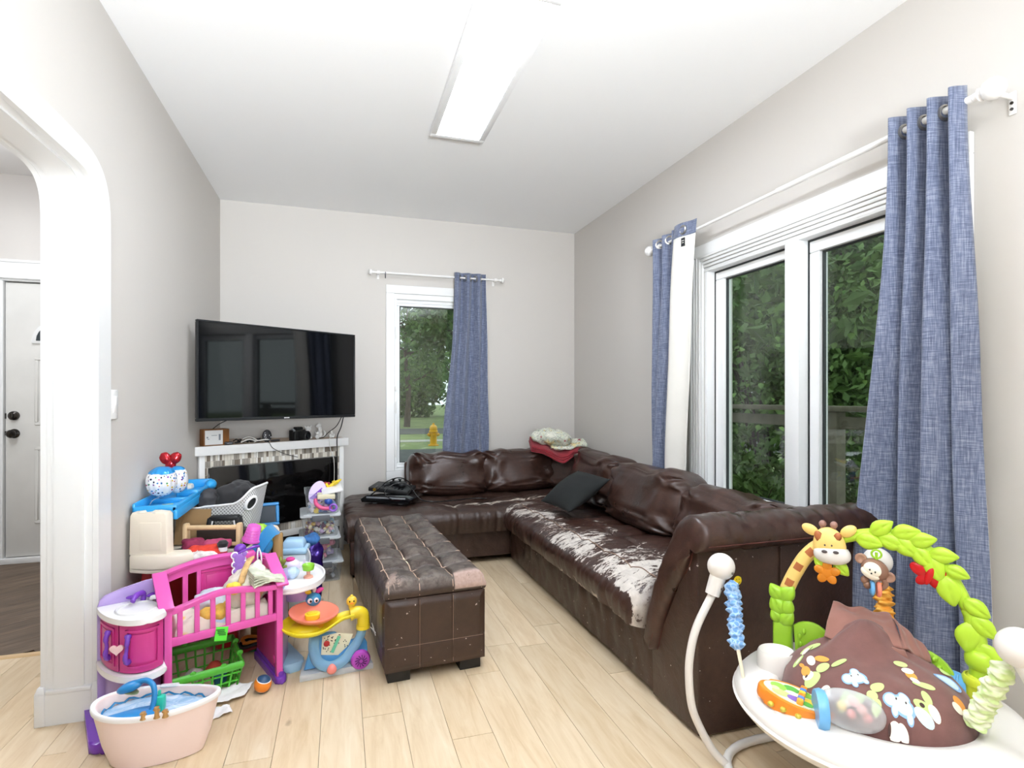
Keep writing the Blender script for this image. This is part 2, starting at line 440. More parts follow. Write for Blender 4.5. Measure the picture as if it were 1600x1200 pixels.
# back window
b = MB(); rectring(b, PB, (.366, 1.236, .50, 2.153), (H1[0], H1[1], H1[2], H1[3]), -.018, 0); w1 = struct('window_1', b, TRIM)
w1['label'] = 'narrow casement window in the back wall with white casing'
b = MB(); rectring(b, PB, H1, (H1[0] + .02, H1[1] - .02, H1[2] + .02, H1[3] - .045), -.004, .16, .003); b.bb((H1[0] + .02, YB + .03, H1[3] - .07), (H1[1] - .02, YB + .05, H1[3] - .045)); obj('frame', b, VINYL, w1)
sash(w1, PB, (H1[0] + .022, H1[1] - .022, H1[2] + .022, H1[3] - .05), (.482, 1.12, .647, 1.988), .045)
b = MB()
for z in (1.75, 1.12, .75): b.bb((H1[0] + .004, YB - .012, z - .05), (H1[0] + .016, YB + .0, z + .05), .003); 
b.bb((H1[0] + .0, YB - .03, 1.26), (H1[0] + .018, YB - .004, 1.30), .004); obj('window_latch', b, WHITEP, w1)
# right window: two sashes and a mullion
b = MB(); rectring(b, PR, (1.33, 2.925, .47, 2.120), (H2[0], H2[1], H2[2], 2.045), -.02, 0)
for k, (z, w) in enumerate(((2.045, -.032), (2.028, -.026), (2.010, -.018), (1.992, -.010), (1.974, -.002))):
    b.bb((XR + w, H2[0] - .02, z - .013), (XR + .05, H2[1] + .02, z + .004), .003)
for k in range(4): b.bb((XR - .028, 2.905 - k * .026 - .014, .47), (XR - .018, 2.905 - k * .026, 2.045), .004)
w2 = struct('window_2', b, TRIM); w2['label'] = 'wide two sash window in the right wall with stepped white head casing'
b = MB(); rectring(b, PR, (H2[0], H2[1], H2[2], 1.972), (1.465, 2.775, .60, 1.955), .0, .16, .003); b.bb((XR - .004, 2.088, .60), (XR + .15, 2.176, 1.955), .006); obj('frame', b, VINYL, w2)
b = MB(); rectring(b, PR, (1.465, 2.088, .60, 1.955), (1.472, 2.081, .607, 1.947), .052, .06, 0); rectring(b, PR, (2.176, 2.775, .60, 1.955), (2.183, 2.768, .607, 1.947), .052, .06, 0); obj('gasket', b, SPACER, w2)
sash(w2, PR, (2.184, 2.767, .608, 1.946), (2.196, 2.690, .66, 1.90), .052)
sash(w2, PR, (1.473, 2.080, .608, 1.946), (1.525, 2.018, .66, 1.89), .052)

# ---------------------------------------------------------------- hall door
DY = 4.87; b = MB(); b.bb((-2.315, DY + .02, .045), (-1.495, DY + .062, 2.04), .003)
DOORM = mat('offwhite_door_paint', 'dcdad5', .4, var=.05, vs=5)
d1 = struct('door_1', b, DOORM); d1['label'] = 'off white front door with a small fan window seen through the arch'
for x0, x1, z0, z1 in ((-2.14, -1.96, .28, .84), (-1.85, -1.67, .28, .84), (-2.14, -1.96, 1.0, 1.5), (-1.85, -1.67, 1.0, 1.5)):
    b = MB()
    P = lambda u, w, z: (u, DY + .02 + w, z)
    rectring(b, P, (x0, x1, z0, z1), (x0 + .022, x1 - .022, z0 + .022, z1 - .022), -.008, .001, .004); b.bb((x0 + .035, DY + .012, z0 + .035), (x1 - .035, DY + .021, z1 - .035), .005); obj('panel', b, DOORM, d1)
b = MB(); o_ = arc(-1.905, 1.62, .25, 0, PI, 16, .185) + [(-2.155, 1.60), (-1.655, 1.60)]; i_ = arc(-1.905, 1.625, .222, 0, PI, 16, .155) + [(-2.127, 1.62), (-1.683, 1.62)]
b.prism(o_, .014, M.Translation((0, DY + .021, 0)) @ XZ, .003); fw = obj('fan_window', b, TRIM, d1)
b = MB(); b.prism(i_, .002, M.Translation((0, DY + .0065, 0)) @ XZ); obj('pane', b, mat('dark_door_glass', '3a4145', .1), fw)
b = MB()
for k in range(1, 5):
    a = PI * k / 5; b.box((-1.905 + .11 * cos(a), DY + .004, 1.62 + .078 * sin(a)), (.2, .006, .009), (0, -math.atan2(.155 * sin(a), .222 * cos(a)), 0))
obj('glazing_bar', b, TRIM, fw)
b = MB(); b.lathe([(0, .03), (.018, .03), (.032, .018), (.034, 0), (0, 0)], 20, M.Translation((-2.263, DY + .02, 1.072)) @ rot3(PI / 2)); b.box((-2.263, DY - .016, 1.072), (.012, .014, .03), None, .003); obj('deadbolt', b, DARKM, d1)
b = MB(); b.lathe([(0, .066), (.022, .062), (.030, .05), (.028, .036), (.013, .026), (.014, .012), (.034, .006), (.034, 0), (0, 0)], 20, M.Translation((-2.262, DY + .02, .942)) @ rot3(PI / 2)); obj('door_knob', b, DARKM, d1)
b = MB(); b.bb((-2.318, DY + .018, .93), (-2.31, DY + .064, .96)); b.bb((-2.318, DY + .018, 1.05), (-2.31, DY + .064, 1.09)); obj('latch_plate', b, DARKM, d1)
b = MB(); P = lambda u, w, z: (u, DY + w, z)
rectring(b, P, (-2.44, -1.37, -.02, 2.185), (-2.345, -1.465, -.03, 2.062), -.02, 0, .004); rectring(b, P, (-2.36, -1.45, -.02, 2.07), (-2.322, -1.488, -.03, 2.048), 0, .12, .002)
b.bb((-2.36, DY - .012, 0), (-1.45, DY + .1, .04), .004); b.bb((-2.45, DY - .026, 2.18), (-1.36, DY, 2.20), .004); struct('trim_2', b, TRIM)['label'] = 'white casing and sill around the front door'
b = MB(); b.bb((-2.36, DY + .063, .0), (-1.45, DY + .09, 2.07)); struct('trim_6', b, mat('door_backing', '55524d', .7), ang=0)

# ---------------------------------------------------------------- light switch, ceiling lights
sw = thing('light_switch', 'white rocker light switch on the wall beside the arch', 'light switch', (XL, 2.623, 1.174))
b = MB(); b.box((.004, 0, 0), (.008, .078, .121), None, .0035); obj('cover_plate', b, mat('switch_plastic', 'f6f5f2', .3), sw)
b = MB(); b.box((.0095, 0, 0), (.005, .033, .066), (0, .05, 0), .002); b.box((.012, 0, .008), (.004, .02, .022), None, .002); obj('rocker', b, MATS['switch_plastic'], sw)
def panel_light(loc, label, pw=PANEL_POWER):
    t = thing('ceiling_light', label, 'ceiling light', loc)
    b = MB(); P = lambda u, w, z: (u, w, z)
    for q in ((-.1575, .1575, -.615, -.58), (-.1575, .1575, .58, .615), (-.1575, -.122, -.58, .58), (.122, .1575, -.58, .58)): b.bb((q[0], q[2], -.032), (q[1], q[3], 0), .003)
    obj('frame', b, mat('fixture_frame', 'f0f0f0', .4), t)
    b = MB(); b.bb((-.123, -.581, -.026), (.123, .581, -.016)); obj('diffuser', b, mat('lit_diffuser_%d' % pw, 'ffffff', .5, emit='ecf4ff', es=pw), t, ang=0)
    return t
panel_light((.648, 2.535, ZC), 'long white flush ceiling light panel above the ottoman')
panel_light((.648, -1.1, ZC), 'unseen fill light panel added on the ceiling behind the camera', 12.0)  # added out of view to fill the room with light

# ---------------------------------------------------------------- rods and curtains
rt = thing('curtain_rod', 'long white curtain rod over the wide right window', 'curtain rod', (1.987, 2.2, 2.187))
b = MB(); b.cyl((0, .99, 0), (0, -.1, 0), .0085, n=12); b.cyl((0, -.08, 0), (0, -.93, 0), .0125, n=14); obj('rod', b, WHITEP, rt)
for y, s in ((-.93, -1), (.99, 1)):
    b = MB(); b.lathe([(.0, 0), (.014, .002), (.014, .016), (.022, .02), (.018, .028), (.0, .029)], 14, M.Translation((0, y, 0)) @ rot3(PI / 2 * (1 if s < 0 else -1))); b.ell((0, y + s * .058, 0), (.035, .036, .035), None, 10, 7); obj('finial', b, WHITEP, rt, ang=30)
for y in (-.985, .93):
    b = MB(); b.cyl((.0, y, -.012), (.095, y, -.012), .008, n=10); b.box((.096, y, -.03), (.006, .022, .075), None, .003); b.cyl((0, y - .012, 0), (0, y + .012, 0), .017, n=14); br = obj('bracket', b, WHITEP, rt)
    b = MB(); b.cyl((.0925, y, -.05), (.089, y, -.05), .005, n=8); b.cyl((.0925, y, -.03), (.089, y, -.03), .005, n=8); obj('screw', b, DARKM, br)
rb = thing('curtain_rod', 'white curtain rod over the narrow back window', 'curtain rod', (.80, 4.642, 2.236))
b = MB(); b.cyl((-.54, 0, 0), (.1, 0, 0), .0095, n=12); b.cyl((.08, 0, 0), (.54, 0, 0), .0075, n=12); obj('rod', b, WHITEP, rb)
for s in (-1, 1):
    b = MB(); b.lathe([(0, 0), (.012, 0), (.012, .012), (.022, .014), (.024, .03), (.012, .038), (0, .038)], 14, M.Translation((s * .54, 0, 0)) @ rot3(0, s * PI / 2)); obj('finial', b, WHITEP, rb)
    b = MB(); b.cyl((s * .5, 0, 0), (s * .5, .072, 0), .008, n=10); b.box((s * .5, .077, -.01), (.02, .006, .06), None, .002); b.cyl((s * .5 - .012, 0, 0), (s * .5 + .012, 0, 0), .015, n=12); obj('bracket', b, WHITEP, rb)
b = MB(); b.tube([(.356 + .0, 4.642 + .02 * cos(a), 2.229 + .026 * sin(a) * 1.0 - .012) for a in (2 * PI * k / 20 for k in range(20))], .0028, 6, closed=True)
tag(obj('curtain_ring', b, mat('dark_steel', '55555a', .35, 1.0)), 'dark metal ring left hanging on the rod over the narrow window', 'curtain ring')

def m_fabric(name, cols, sc=1.0):
    t = NT(name); o = t.obj()
    a = t.noise(t.mapping(o, (260 * sc, 260 * sc, 14 * sc)), 1.0, 3, .6); c = t.noise(t.mapping(o, (22 * sc, 22 * sc, 330 * sc)), 1.0, 3, .6)
    w = t.math('ADD', t.math('MULTIPLY', a, .5), t.math('MULTIPLY', c, .5))
    t.set('Base Color', t.ramp(w, [(.36, cols[0]), (.5, cols[1]), (.64, cols[2])])); t.set('Roughness', .85); t.set('Specular IOR Level', .15); t.set('Sheen Weight', .25)
    t.bump(w, .25, .0015); MATS[name] = t.m; return t.m
DENIM = m_fabric('blue_linen_weave', ('515970', '6f778f', '969db0'))
LINING = mat('cream_curtain_lining', 'e9e6de', .85, var=.03, vs=6)
def curtain(name, label, mp, ut, ub, zt, zb, nf, amp, lean, n_grom, rodw, seed, side=True):
    """mp(u, w, z) -> world; ut/ub: (start,end) along the rod at top and bottom; w: depth towards the room"""
    rnd = random.Random(seed); ph = [rnd.uniform(-.5, .5) for _ in range(8)]
    def f(u, v):
        uu = u + .028 * sin(2 * PI * (u * 2.2 + ph[0])) * smooth3(.05, .7, v)
        y = lerp(lerp(ut[0], ub[0], smooth3(0, 1, v)), lerp(ut[1], ub[1], smooth3(0, 1, v)), uu)
        k = nf * 2 * PI * u
        wv = sin(k) + (.30 * sin(2 * k + ph[1] * 4) + .42 * sin(.5 * k + ph[2] * 6 + v * 2.6)) * smooth3(.05, .5, v)
        A = amp * lerp(1.0, 1.12, v) * (1 - .25 * sin(PI * v) * (.5 + ph[3]))
        w = A * wv + lean * v
        y += .012 * cos(k) * smooth3(.05, .4, v) + .01 * sin(3.1 * v * PI + 9 * u + ph[4] * 5) * v
        z = lerp(zt, zb, v) - .006 * (1 + sin(k)) * (1 - v) ** 8
        return mp(y, w, z)
    t = thing(name, label, 'curtain', mp((ub[0] + ub[1]) / 2, 0, zb))
    b = MB(); b.surf(f, int(nf * 22), 70)
    o = obj('fabric', b, [LINING, DENIM], t, world=True, ang=180, rec=False)
    md = o.modifiers.new('lined', 'SOLIDIFY'); md.thickness = .0045; md.offset = 0; md.material_offset = 1; md.use_flip_normals = False
    for g in range(1, int(2 * nf)):
        u = g / (2 * nf); b = MB(); P0 = V(f(u, .0262)); 
        d = (V(f(u + .004, .0262)) - V(f(u - .004, .0262))).normalized(); nn = d.cross(V((0, 0, 1))).normalized()
        P0 = V(mp(0, 0, 0)) * 0 + P0; up = V((0, 0, 1))
        mm = M((( d.x, up.x, nn.x, P0.x), (d.y, up.y, nn.y, P0.y), (d.z, up.z, nn.z, P0.z), (0, 0, 0, 1)))
        b.lathe([(.0185, -.005), (.0185, .005), (.023, .0065), (.029, .004), (.029, -.004), (.023, -.0065), (.0185, -.005)], 18, mm)
        obj('grommet', b, CHROME, t, world=True)
    return t, f
MR = lambda u, w, z: (1.987 - w, u, z)
MBK = lambda u, w, z: (u, 4.642 - w, z)

# dome light on the hall ceiling
t = thing('hall_ceiling_light', 'round white dome light on the hall ceiling beyond the arch', 'ceiling light', (-2.05, 3.95, 2.82))
b = MB(); b.lathe([(0, 0), (.17, 0), (.17, -.02), (.155, -.03), (0, -.03)], 32); obj('base', b, WHITEP, t)
b = MB(); b.lathe([(.15, -.03), (.145, -.06), (.11, -.09), (.06, -.105), (0, -.11)], 32); obj('shade', b, mat('lit_dome', 'ffffff', .5, emit='f2f6ff', es=30.0), t, ang=180)
# ---------------------------------------------------------------- outside
GZ = -.6
def m_leaf(name, a, b_, rough=.5):
    t = NT(name); rnd = t.n('ObjectInfo').outputs['Random']; g = t.noise(t.obj(), 2.3, 3)
    f = t.math('ADD', t.math('MULTIPLY', g, .75), t.math('MULTIPLY', rnd, .25))
    t.set('Base Color', t.ramp(f, [(.3, a), (.7, b_)])); t.set('Roughness', rough); t.set('Specular IOR Level', .35); return t.m
LEAFA = m_leaf('tree_leaves', '35502b', '6f8f48'); LEAFB = m_leaf('shrub_leaves', '34552b', '7a9c55'); LEAFC = m_leaf('lilac_leaf', '4d7c36', '9cc268')
BARK = mat('bark', '4b4138', .9, var=.3, vs=5, bump=.6, bs=20)
GRASS = NT('lawn'); GRASS.set('Base Color', GRASS.ramp(GRASS.noise(GRASS.obj(), .8, 6, .7), [(.3, '55653a'), (.7, '85955a')])); GRASS.set('Roughness', .95); GRASS = GRASS.m
b = MB(); b.bb((-60, -40, GZ - .5), (120, 140, GZ)); struct('ground', b, GRASS, ang=0)
def strip(name, d0, d1, z, mtl, label):
    """band of ground across the view of the street, running parallel to the back wall"""
    b = MB(); b.bb((-30, d0, GZ - .02), (50, d1, GZ + z)); o = struct(name, b, mtl, ang=0); o['label'] = label; return o
strip('road', 14.2, 19.3, .012, mat('asphalt', '4e504f', .9, var=.15, vs=3), 'asphalt street in front of the house')
strip('pavement', 27.5, 32.5, .012, MATS['asphalt'], 'far asphalt lane beyond the lawn')
strip('footpath', 22.6, 23.6, .02, mat('concrete', 'a5a49c', .9, var=.1, vs=4), 'pale concrete footpath behind the hydrant')
# hydrant
HY = mat('hydrant_yellow', 'd8a21e', .45)
t = thing('fire_hydrant', 'yellow fire hydrant on the lawn seen through the narrow window', 'fire hydrant', (3.36, 20.7, GZ))
b = MB(); b.lathe([(0, 0), (.2, 0), (.2, .05), (.13, .06), (.13, .5), (.17, .51), (.17, .56), (.14, .58)], 20); obj('barrel', b, HY, t)
b = MB(); b.lathe([(.14, .58), (.15, .66), (.11, .75), (.04, .8), (.04, .86), (0, .86)], 20); obj('bonnet', b, HY, t)
for a in (0, PI, -PI / 2):
    b = MB(); b.cyl((.12 * cos(a), .12 * sin(a), .42), (.2 * cos(a), .2 * sin(a), .42), .07, n=14); b.cyl((.2 * cos(a), .2 * sin(a), .42), (.24 * cos(a), .24 * sin(a), .42), .03, n=6); obj('outlet_cap', b, HY, t)

def leafquads(mb, rnd, pts, size):
    vs = []; fs = []
    for p in pts:
        n = V((rnd.gauss(0, 1), rnd.gauss(0, 1), rnd.gauss(0, 1) + .4)).normalized(); u = n.orthogonal().normalized(); w = n.cross(u)
        a = rnd.uniform(0, 2 * PI); u, w = u * cos(a) + w * sin(a), w * cos(a) - u * sin(a); s = size * rnd.uniform(.6, 1.25); k = len(vs)
        vs += [p - u * s, p + w * s * .5 + n * s * .12, p + u * s, p - w * s * .5 + n * s * .12]; fs.append((k, k + 1, k + 2, k + 3))
    mb._add(vs, fs)
def tree(name, label, x, y, h, cr, n, lsz, seed, group=None, mtl=LEAFA, trunk=.22, zc=.62, sq_=.8):
    rnd = random.Random(seed); t = thing(name, label, 'tree', (x, y, GZ), 0, group)
    b = MB(); b.tube(catmull([(0, 0, 0), (.05 * h * .2, .1, h * .25), (-.1, .05, h * .5), (.05, -.05, h * .8)], 5), [trunk, trunk * .8, trunk * .55, trunk * .15], 8)
    tips = []
    for k in range(9):
        a = rnd.uniform(0, 2 * PI); z0 = rnd.uniform(.28, .65) * h; L = cr * rnd.uniform(.5, .9); tip = V((L * cos(a), L * sin(a), z0 + L * rnd.uniform(.3, .9)))
        b.tube(catmull([(0, 0, z0), tip * .5 + V((0, 0, z0 * .45)), tip], 4), [trunk * .4, trunk * .25, .02], 6); tips.append(tip)
    obj('trunk', b, BARK, t)
    pts = []
    cl = [V((rnd.gauss(0, cr * .5), rnd.gauss(0, cr * .5), h * zc + rnd.gauss(0, h * .17))) for _ in range(26)] + tips
    for _ in range(n):
        c = rnd.choice(cl); d = V((rnd.gauss(0, 1), rnd.gauss(0, 1), rnd.gauss(0, 1) * sq_)).normalized() * cr * .42 * rnd.random() ** .4
        pts.append(c + d)
    b = MB(); leafquads(b, rnd, pts, lsz); obj('foliage', b, mtl, t, ang=0, kind='stuff')
    return t
tree('street_tree', 'tall leafy tree nearest the narrow window, on its right', 3.55, 15.2, 7.5, 1.25, 2300, .13, 1, 'trees across the street')
tree('street_tree', 'leafy tree with a thin bare trunk on the far lawn', 3.95, 34.5, 9.5, 2.9, 1500, .22, 2, 'trees across the street', trunk=.2, zc=.6)
tree('street_tree', 'broad dark tree behind the far lane', 8.4, 40, 11, 3.4, 1500, .27, 3, 'trees across the street')
tree('street_tree', 'tall tree at the back of the far lawn, leftmost in the narrow window', 4.4, 50, 14, 4.0, 1300, .30, 4, 'trees across the street')
tree('street_tree', 'low bushy tree at the end of the far lawn', 6.3, 54, 6, 4.0, 3600, .4, 6, 'trees across the street', zc=.45)

# garden beside the right wall: lilac shrubs, a dark hedge behind them and the deck railing
def leafmesh(s):
    b = MB(); o = []
    for k in range(7):
        v = k / 6; w = s * .46 * sin(PI * v ** .75) * (1 - .25 * v); o.append((v * s, w))
    vs = [(x, 0, -.14 * s * (x / s - .4) ** 2 * 2) for x, w in o] + [(x, w, .10 * s * w / (s * .46 + 1e-6) - .2 * s * (x / s - .4) ** 2) for x, w in o[1:-1]] + [(x, -w, .10 * s * w / (s * .46 + 1e-6) - .2 * s * (x / s - .4) ** 2) for x, w in o[1:-1]]
    fs = []
    for sd in (7, 12):
        fs.append((0, 1, sd)); fs.append((5, 6, sd + 4))
        for k in range(4): fs.append((k + 1, k + 2, sd + k + 1, sd + k))
    b._add([V(v) for v in vs], fs); return b
def shrub(name, label, c, r, n, lsz, seed, nleaf=0, mtl=LEAFB, front=(-.8, -.6)):
    rnd = random.Random(seed); t = thing(name, label, 'shrub', (c[0], c[1], GZ), 0, 'shrubs outside the right window')
    b = MB()
    for k in range(12):
        a = rnd.uniform(0, 2 * PI); q = rnd.uniform(.3, .95)
        b.tube(catmull([(.1 * cos(a), .1 * sin(a), 0), (r[0] * q * .5 * cos(a), r[1] * q * .5 * sin(a), r[2] * .9), (r[0] * q * cos(a), r[1] * q * sin(a), r[2] * rnd.uniform(1.2, 1.9))], 5), [.022, .014, .004], 5)
    obj('stem', b, BARK, t)
    pts = []
    for _ in range(n):
        d = V((rnd.gauss(0, 1), rnd.gauss(0, 1), rnd.gauss(0, 1))).normalized(); k = rnd.random() ** .28
        lump = 1 + .22 * NZ.noise(d * 2.6 + V((seed, 0, 0)))
        pts.append(V((d.x * r[0], d.y * r[1], r[2] + d.z * r[2])) * 1 * 1 if False else V((d.x * r[0] * k * lump, d.y * r[1] * k * lump, r[2] + d.z * r[2] * k * lump)))
    b = MB(); leafquads(b, rnd, pts, lsz); obj('foliage', b, mtl, t, ang=0, kind='stuff')
    if nleaf:
        first = None
        for k in range(nleaf):
            d = V((front[0] + rnd.gauss(0, .45), front[1] + rnd.gauss(0, .45), rnd.gauss(.1, .5))).normalized(); lump = 1.0 + .12 * rnd.random()
            p = V((d.x * r[0] * lump, d.y * r[1] * lump, r[2] + d.z * r[2] * lump)); rt = (rnd.gauss(0, .5), rnd.uniform(.3, 1.3), rnd.uniform(0, 2 * PI))
            if first is None: first = obj('leaf', leafmesh(.062), LEAFC, t, ang=60); first.location = p; first.rotation_euler = rt
            else: s_ = rnd.uniform(.7, 1.25); share(first, 'leaf', t, p, rt, (s_, s_, s_))
    return t
shrub('lilac_bush', 'large lilac bush with broad leaves beyond the deck railing', (5.0, 5.3, 0), (1.15, 1.5, 1.75), 8000, .055, 11, 220)
shrub('lilac_bush', 'dense bush filling the left pane of the wide window', (4.6, 6.9, 0), (1.2, 1.3, 1.8), 8000, .05, 12, 60)
shrub('lilac_bush', 'dark bush behind the curtain side of the wide window', (5.4, 3.6, 0), (1.2, 1.4, 1.8), 8000, .055, 13, 60)
shrub('low_shrub', 'low dark shrub under the deck railing', (3.75, 4.55, 0), (.55, 1.3, .62), 4200, .05, 14, 0, LEAFA)
tree('hedge_tree', 'dark tree closing the view behind the lilac bushes', 7.3, 5.9, 6.5, 2.4, 14000, .11, 21, 'dark trees behind the bushes', LEAFB, .15, .5)
tree('hedge_tree', 'dark tree behind the bushes towards the back corner', 6.9, 9.0, 6.5, 2.4, 14000, .11, 22, 'dark trees behind the bushes', LEAFB, .15, .5)
tree('hedge_tree', 'dark tree behind the bushes towards the curtain', 8.6, 3.4, 6.5, 2.3, 12000, .11, 23, 'dark trees behind the bushes', LEAFB, .15, .5)
# weathered deck railing
DW = mat('weathered_deck_wood', '7d7768', .85, var=.2, vs=12, bump=.3, bs=60)
b = MB(); b.bb((2.30, 1.2, GZ), (3.72, 7.2, -.06)); struct('trim_3', b, DW)['label'] = 'weathered wooden deck outside the right wall'
t = thing('deck_railing', 'weathered wooden deck railing outside the wide window', 'railing', (3.6, 4.2, -.06))
b = MB(); b.bb((-.08, -2.9, 1.16), (.09, 2.9, 1.20), .006); obj('top_rail', b, DW, t)
b = MB(); b.bb((-.02, -2.9, 1.03), (.02, 2.9, 1.12), .005); obj('side_rail', b, DW, t)
for y in (-2.8, -.95, .95, 2.8):
    b = MB(); b.bb((-.045, y - .045, 0), (.045, y + .045, 1.16), .004); obj('post', b, DW, t)
bal = None
for k in range(5):
    if bal is None: b = MB(); b.box((0, 0, .58), (.025, .09, .95), None, .003); bal = obj('baluster', b, DW, t); bal.location = (.03, .75, 0)
    else: share(bal, 'baluster', t, (.03, .75 + k * .105, 0))
# ---------------------------------------------------------------- curtains on the rods
curtain('curtain', 'long blue curtain at the camera end of the wide window, reaching the floor', MR, (1.535, 1.29), (1.655, 1.225), 2.245, .012, 3.5, .056, .0, 8, 0, 3)
ct2, cf2 = curtain('curtain', 'blue curtain gathered at the far end of the wide window behind the sofa', MR, (3.18, 2.80), (3.215, 2.95), 2.245, .70, 3.5, .034, -.01, 6, 0, 5)
# its near edge is turned over and shows the cream lining, a blue header strip and a black label
def turn(u, v): return (1.987 - .040 - .012 * sin(u * 5 + v) + .018 * u - .004 * sin(v * 9), lerp(2.90, 2.725, u) + .10 * v + .012 * sin(v * 4), lerp(2.245, .70, v))
b = MB(); b.surf(lambda u, v: turn(u, lerp(.052, 1, v)), 14, 50); obj('lining', b, LINING, ct2, world=True, ang=180, solid=.003)
b = MB(); b.surf(lambda u, v: turn(u, lerp(0, .052, v)), 14, 6); obj('header', b, DENIM, ct2, world=True, ang=180, solid=.004)
p = V(turn(.55, .075)); b = MB(); b.box(p + V((-.004, 0, 0)), (.002, .03, .05), (0, 0, rad(10))); lbl = obj('care_label', b, mat('black_woven_label', '26272a', .8), ct2, world=True, label='black woven label')
b = MB(); b.box(p + V((-.0055, 0, .008)), (.001, .02, .004), (0, 0, rad(10))); b.box(p + V((-.0055, 0, -.004)), (.001, .016, .003), (0, 0, rad(10))); obj('label_print', b, LINING, lbl, world=True)
p = V(turn(.5, .028)); b = MB(); b.lathe([(.0185, -.005), (.0185, .005), (.023, .0065), (.029, .004), (.029, -.004), (.023, -.0065), (.0185, -.005)], 18, M.Translation(p) @ rot3(0, PI / 2, .1)); obj('grommet', b, CHROME, ct2, world=True)
curtain('curtain', 'blue grey curtain half covering the narrow back window', MBK, (.935, 1.215), (.82, 1.22), 2.285, .44, 3.0, .036, .02, 8, 0, 8, side=False)

# ---------------------------------------------------------------- leather
def leather(name, c0, c1, rough=(.27, .45), peel=None, specks=0.0, bumpk=.35):
    t = NT(name); o = t.obj()
    n1 = t.noise(o, 5, 4, .6); n2 = t.noise(o, 38, 4, .65)
    col = t.ramp(t.math('ADD', t.math('MULTIPLY', n1, .65), t.math('MULTIPLY', n2, .35)), [(.3, c0), (.7, c1)])
    r = t.n('MapRange', i_0=n1, i_1=.3, i_2=.7, i_3=rough[0], i_4=rough[1]).outputs[0]
    wr = t.noise(o, 16, 5, .62, .8); h = t.math('ADD', t.math('MULTIPLY', wr, .8), t.math('MULTIPLY', t.noise(o, 190, 3), .12))
    if specks:
        s = t.ramp(t.noise(t.mapping(o, (1, 1, 1), (3, 1, 7)), 52, 2, .5), [(.735 - specks * .1, 0.0), (.755 - specks * .1, 1.0)])
        col = t.mix(s, col, 'c9bdb4'); r = t.math('MAXIMUM', r, t.math('MULTIPLY', s, .8))
    if peel:
        k, pc, fac = peel(t, o)                      # k: 0..1 amount of worn-off leather
        col = t.mix(k, col, pc); r = t.math('MAXIMUM', r, t.math('MULTIPLY', k, fac)); h = t.math('SUBTRACT', h, t.math('MULTIPLY', k, .35))
    t.set('Base Color', col); t.set('Roughness', r); t.set('Specular IOR Level', .5)
    t.bump(h, bumpk, .012); MATS[name] = t.m; return t.m
def mr(t, v, a, b, c=0.0, d=1.0): return t.n('MapRange', i_0=v, i_1=a, i_2=b, i_3=c, i_4=d, clamp=True).outputs[0]
BROWN = leather('brown_leather', '271914', '4a3027', (.25, .42), bumpk=.2)
BROWNS = leather('brown_leather_scuffed', '2e1f19', '493329', (.34, .5), specks=.12)
SX, SY = 1.6, 3.2
def peel_right(t, o):
    x, y, z = t.sep(o)[:3]
    fine = t.noise(t.mapping(o, (16, 38, 20)), 1.0, 7, .78, .7); big = t.noise(t.mapping(o, (4, 5.5, 4), (2, 0, 0)), 1.0, 3, .55)
    edge = t.math('MULTIPLY', mr(t, x, -.47, -.38, .75, 1), mr(t, x, -.30, -.05, 1, .45))            # along the front of the seat
    near = mr(t, y, -1.05, .2, 1.0, .88)                                                   # worst beside the arm
    front = mr(t, x, -.475, -.455, 0, 1)
    amt = t.math('MULTIPLY', t.math('MULTIPLY', edge, near), front)
    amt = t.math('ADD', amt, t.math('MULTIPLY', t.math('MULTIPLY', mr(t, y, -1.25, -.8, 1.0, 0), mr(t, x, -.2, .12, 1.0, 0)), t.math('MULTIPLY', front, .22)))
    sm_ = mr(t, t.math('ABSOLUTE', t.math('SUBTRACT', t.math('FRACT', t.math('DIVIDE', t.math('ADD', y, 6.515), .27)), .5)), .0, .16, .16, 0)
    amt = t.math('ADD', amt, t.math('MULTIPLY', t.math('MULTIPLY', sm_, mr(t, x, -.42, -.1, 1.0, .3)), front))
    fleck = t.noise(t.mapping(o, (70, 110, 70)), 1.0, 4, .6)
    fine = t.math('ADD', t.math('MULTIPLY', fine, .82), t.math('MULTIPLY', fleck, .18))
    v = t.math('ADD', t.math('ADD', t.math('MULTIPLY', fine, .75), t.math('MULTIPLY', big, .4)), t.math('MULTIPLY', amt, .215))
    k = t.math('MULTIPLY', mr(t, v, .775, .80), mr(t, t.math('ADD', t.math('MULTIPLY', big, .25), y), -1.12, -1.06)); pc = t.mix(t.noise(t.mapping(o, (40, 12, 20)), 1.0, 4, .7), 'a9a098', 'e3dbd2')
    return k, pc, .8
SEATR = leather('peeling_brown_leather', '2b1a15', '472e26', (.3, .46), peel_right)
def peel_back(t, o):
    x, y, z = t.sep(o)[:3]
    fine = t.noise(t.mapping(o, (9, 60, 30)), 1.0, 5, .66, .5)
    line = t.math('MULTIPLY', mr(t, t.math('ABSOLUTE', t.math('SUBTRACT', y, .79)), .005, .07, 1, 0), mr(t, x, -1.05, -.8, 0, 1))
    v = t.math('ADD', fine, t.math('MULTIPLY', line, .22)); k = mr(t, v, .70, .73)
    return k, hx('d9cdbf'), .8
SEATB = leather('cracked_brown_leather', '2b1d17', '47332b', (.3, .48), peel_back)
STITCH = mat('tan_stitching', '8d7464', .7); THREAD = mat('dark_red_thread', '5a2f28', .7)

so = thing('sectional_sofa', 'large worn dark brown leather corner sofa with peeling seat', 'sofa', (SX, SY, 0))
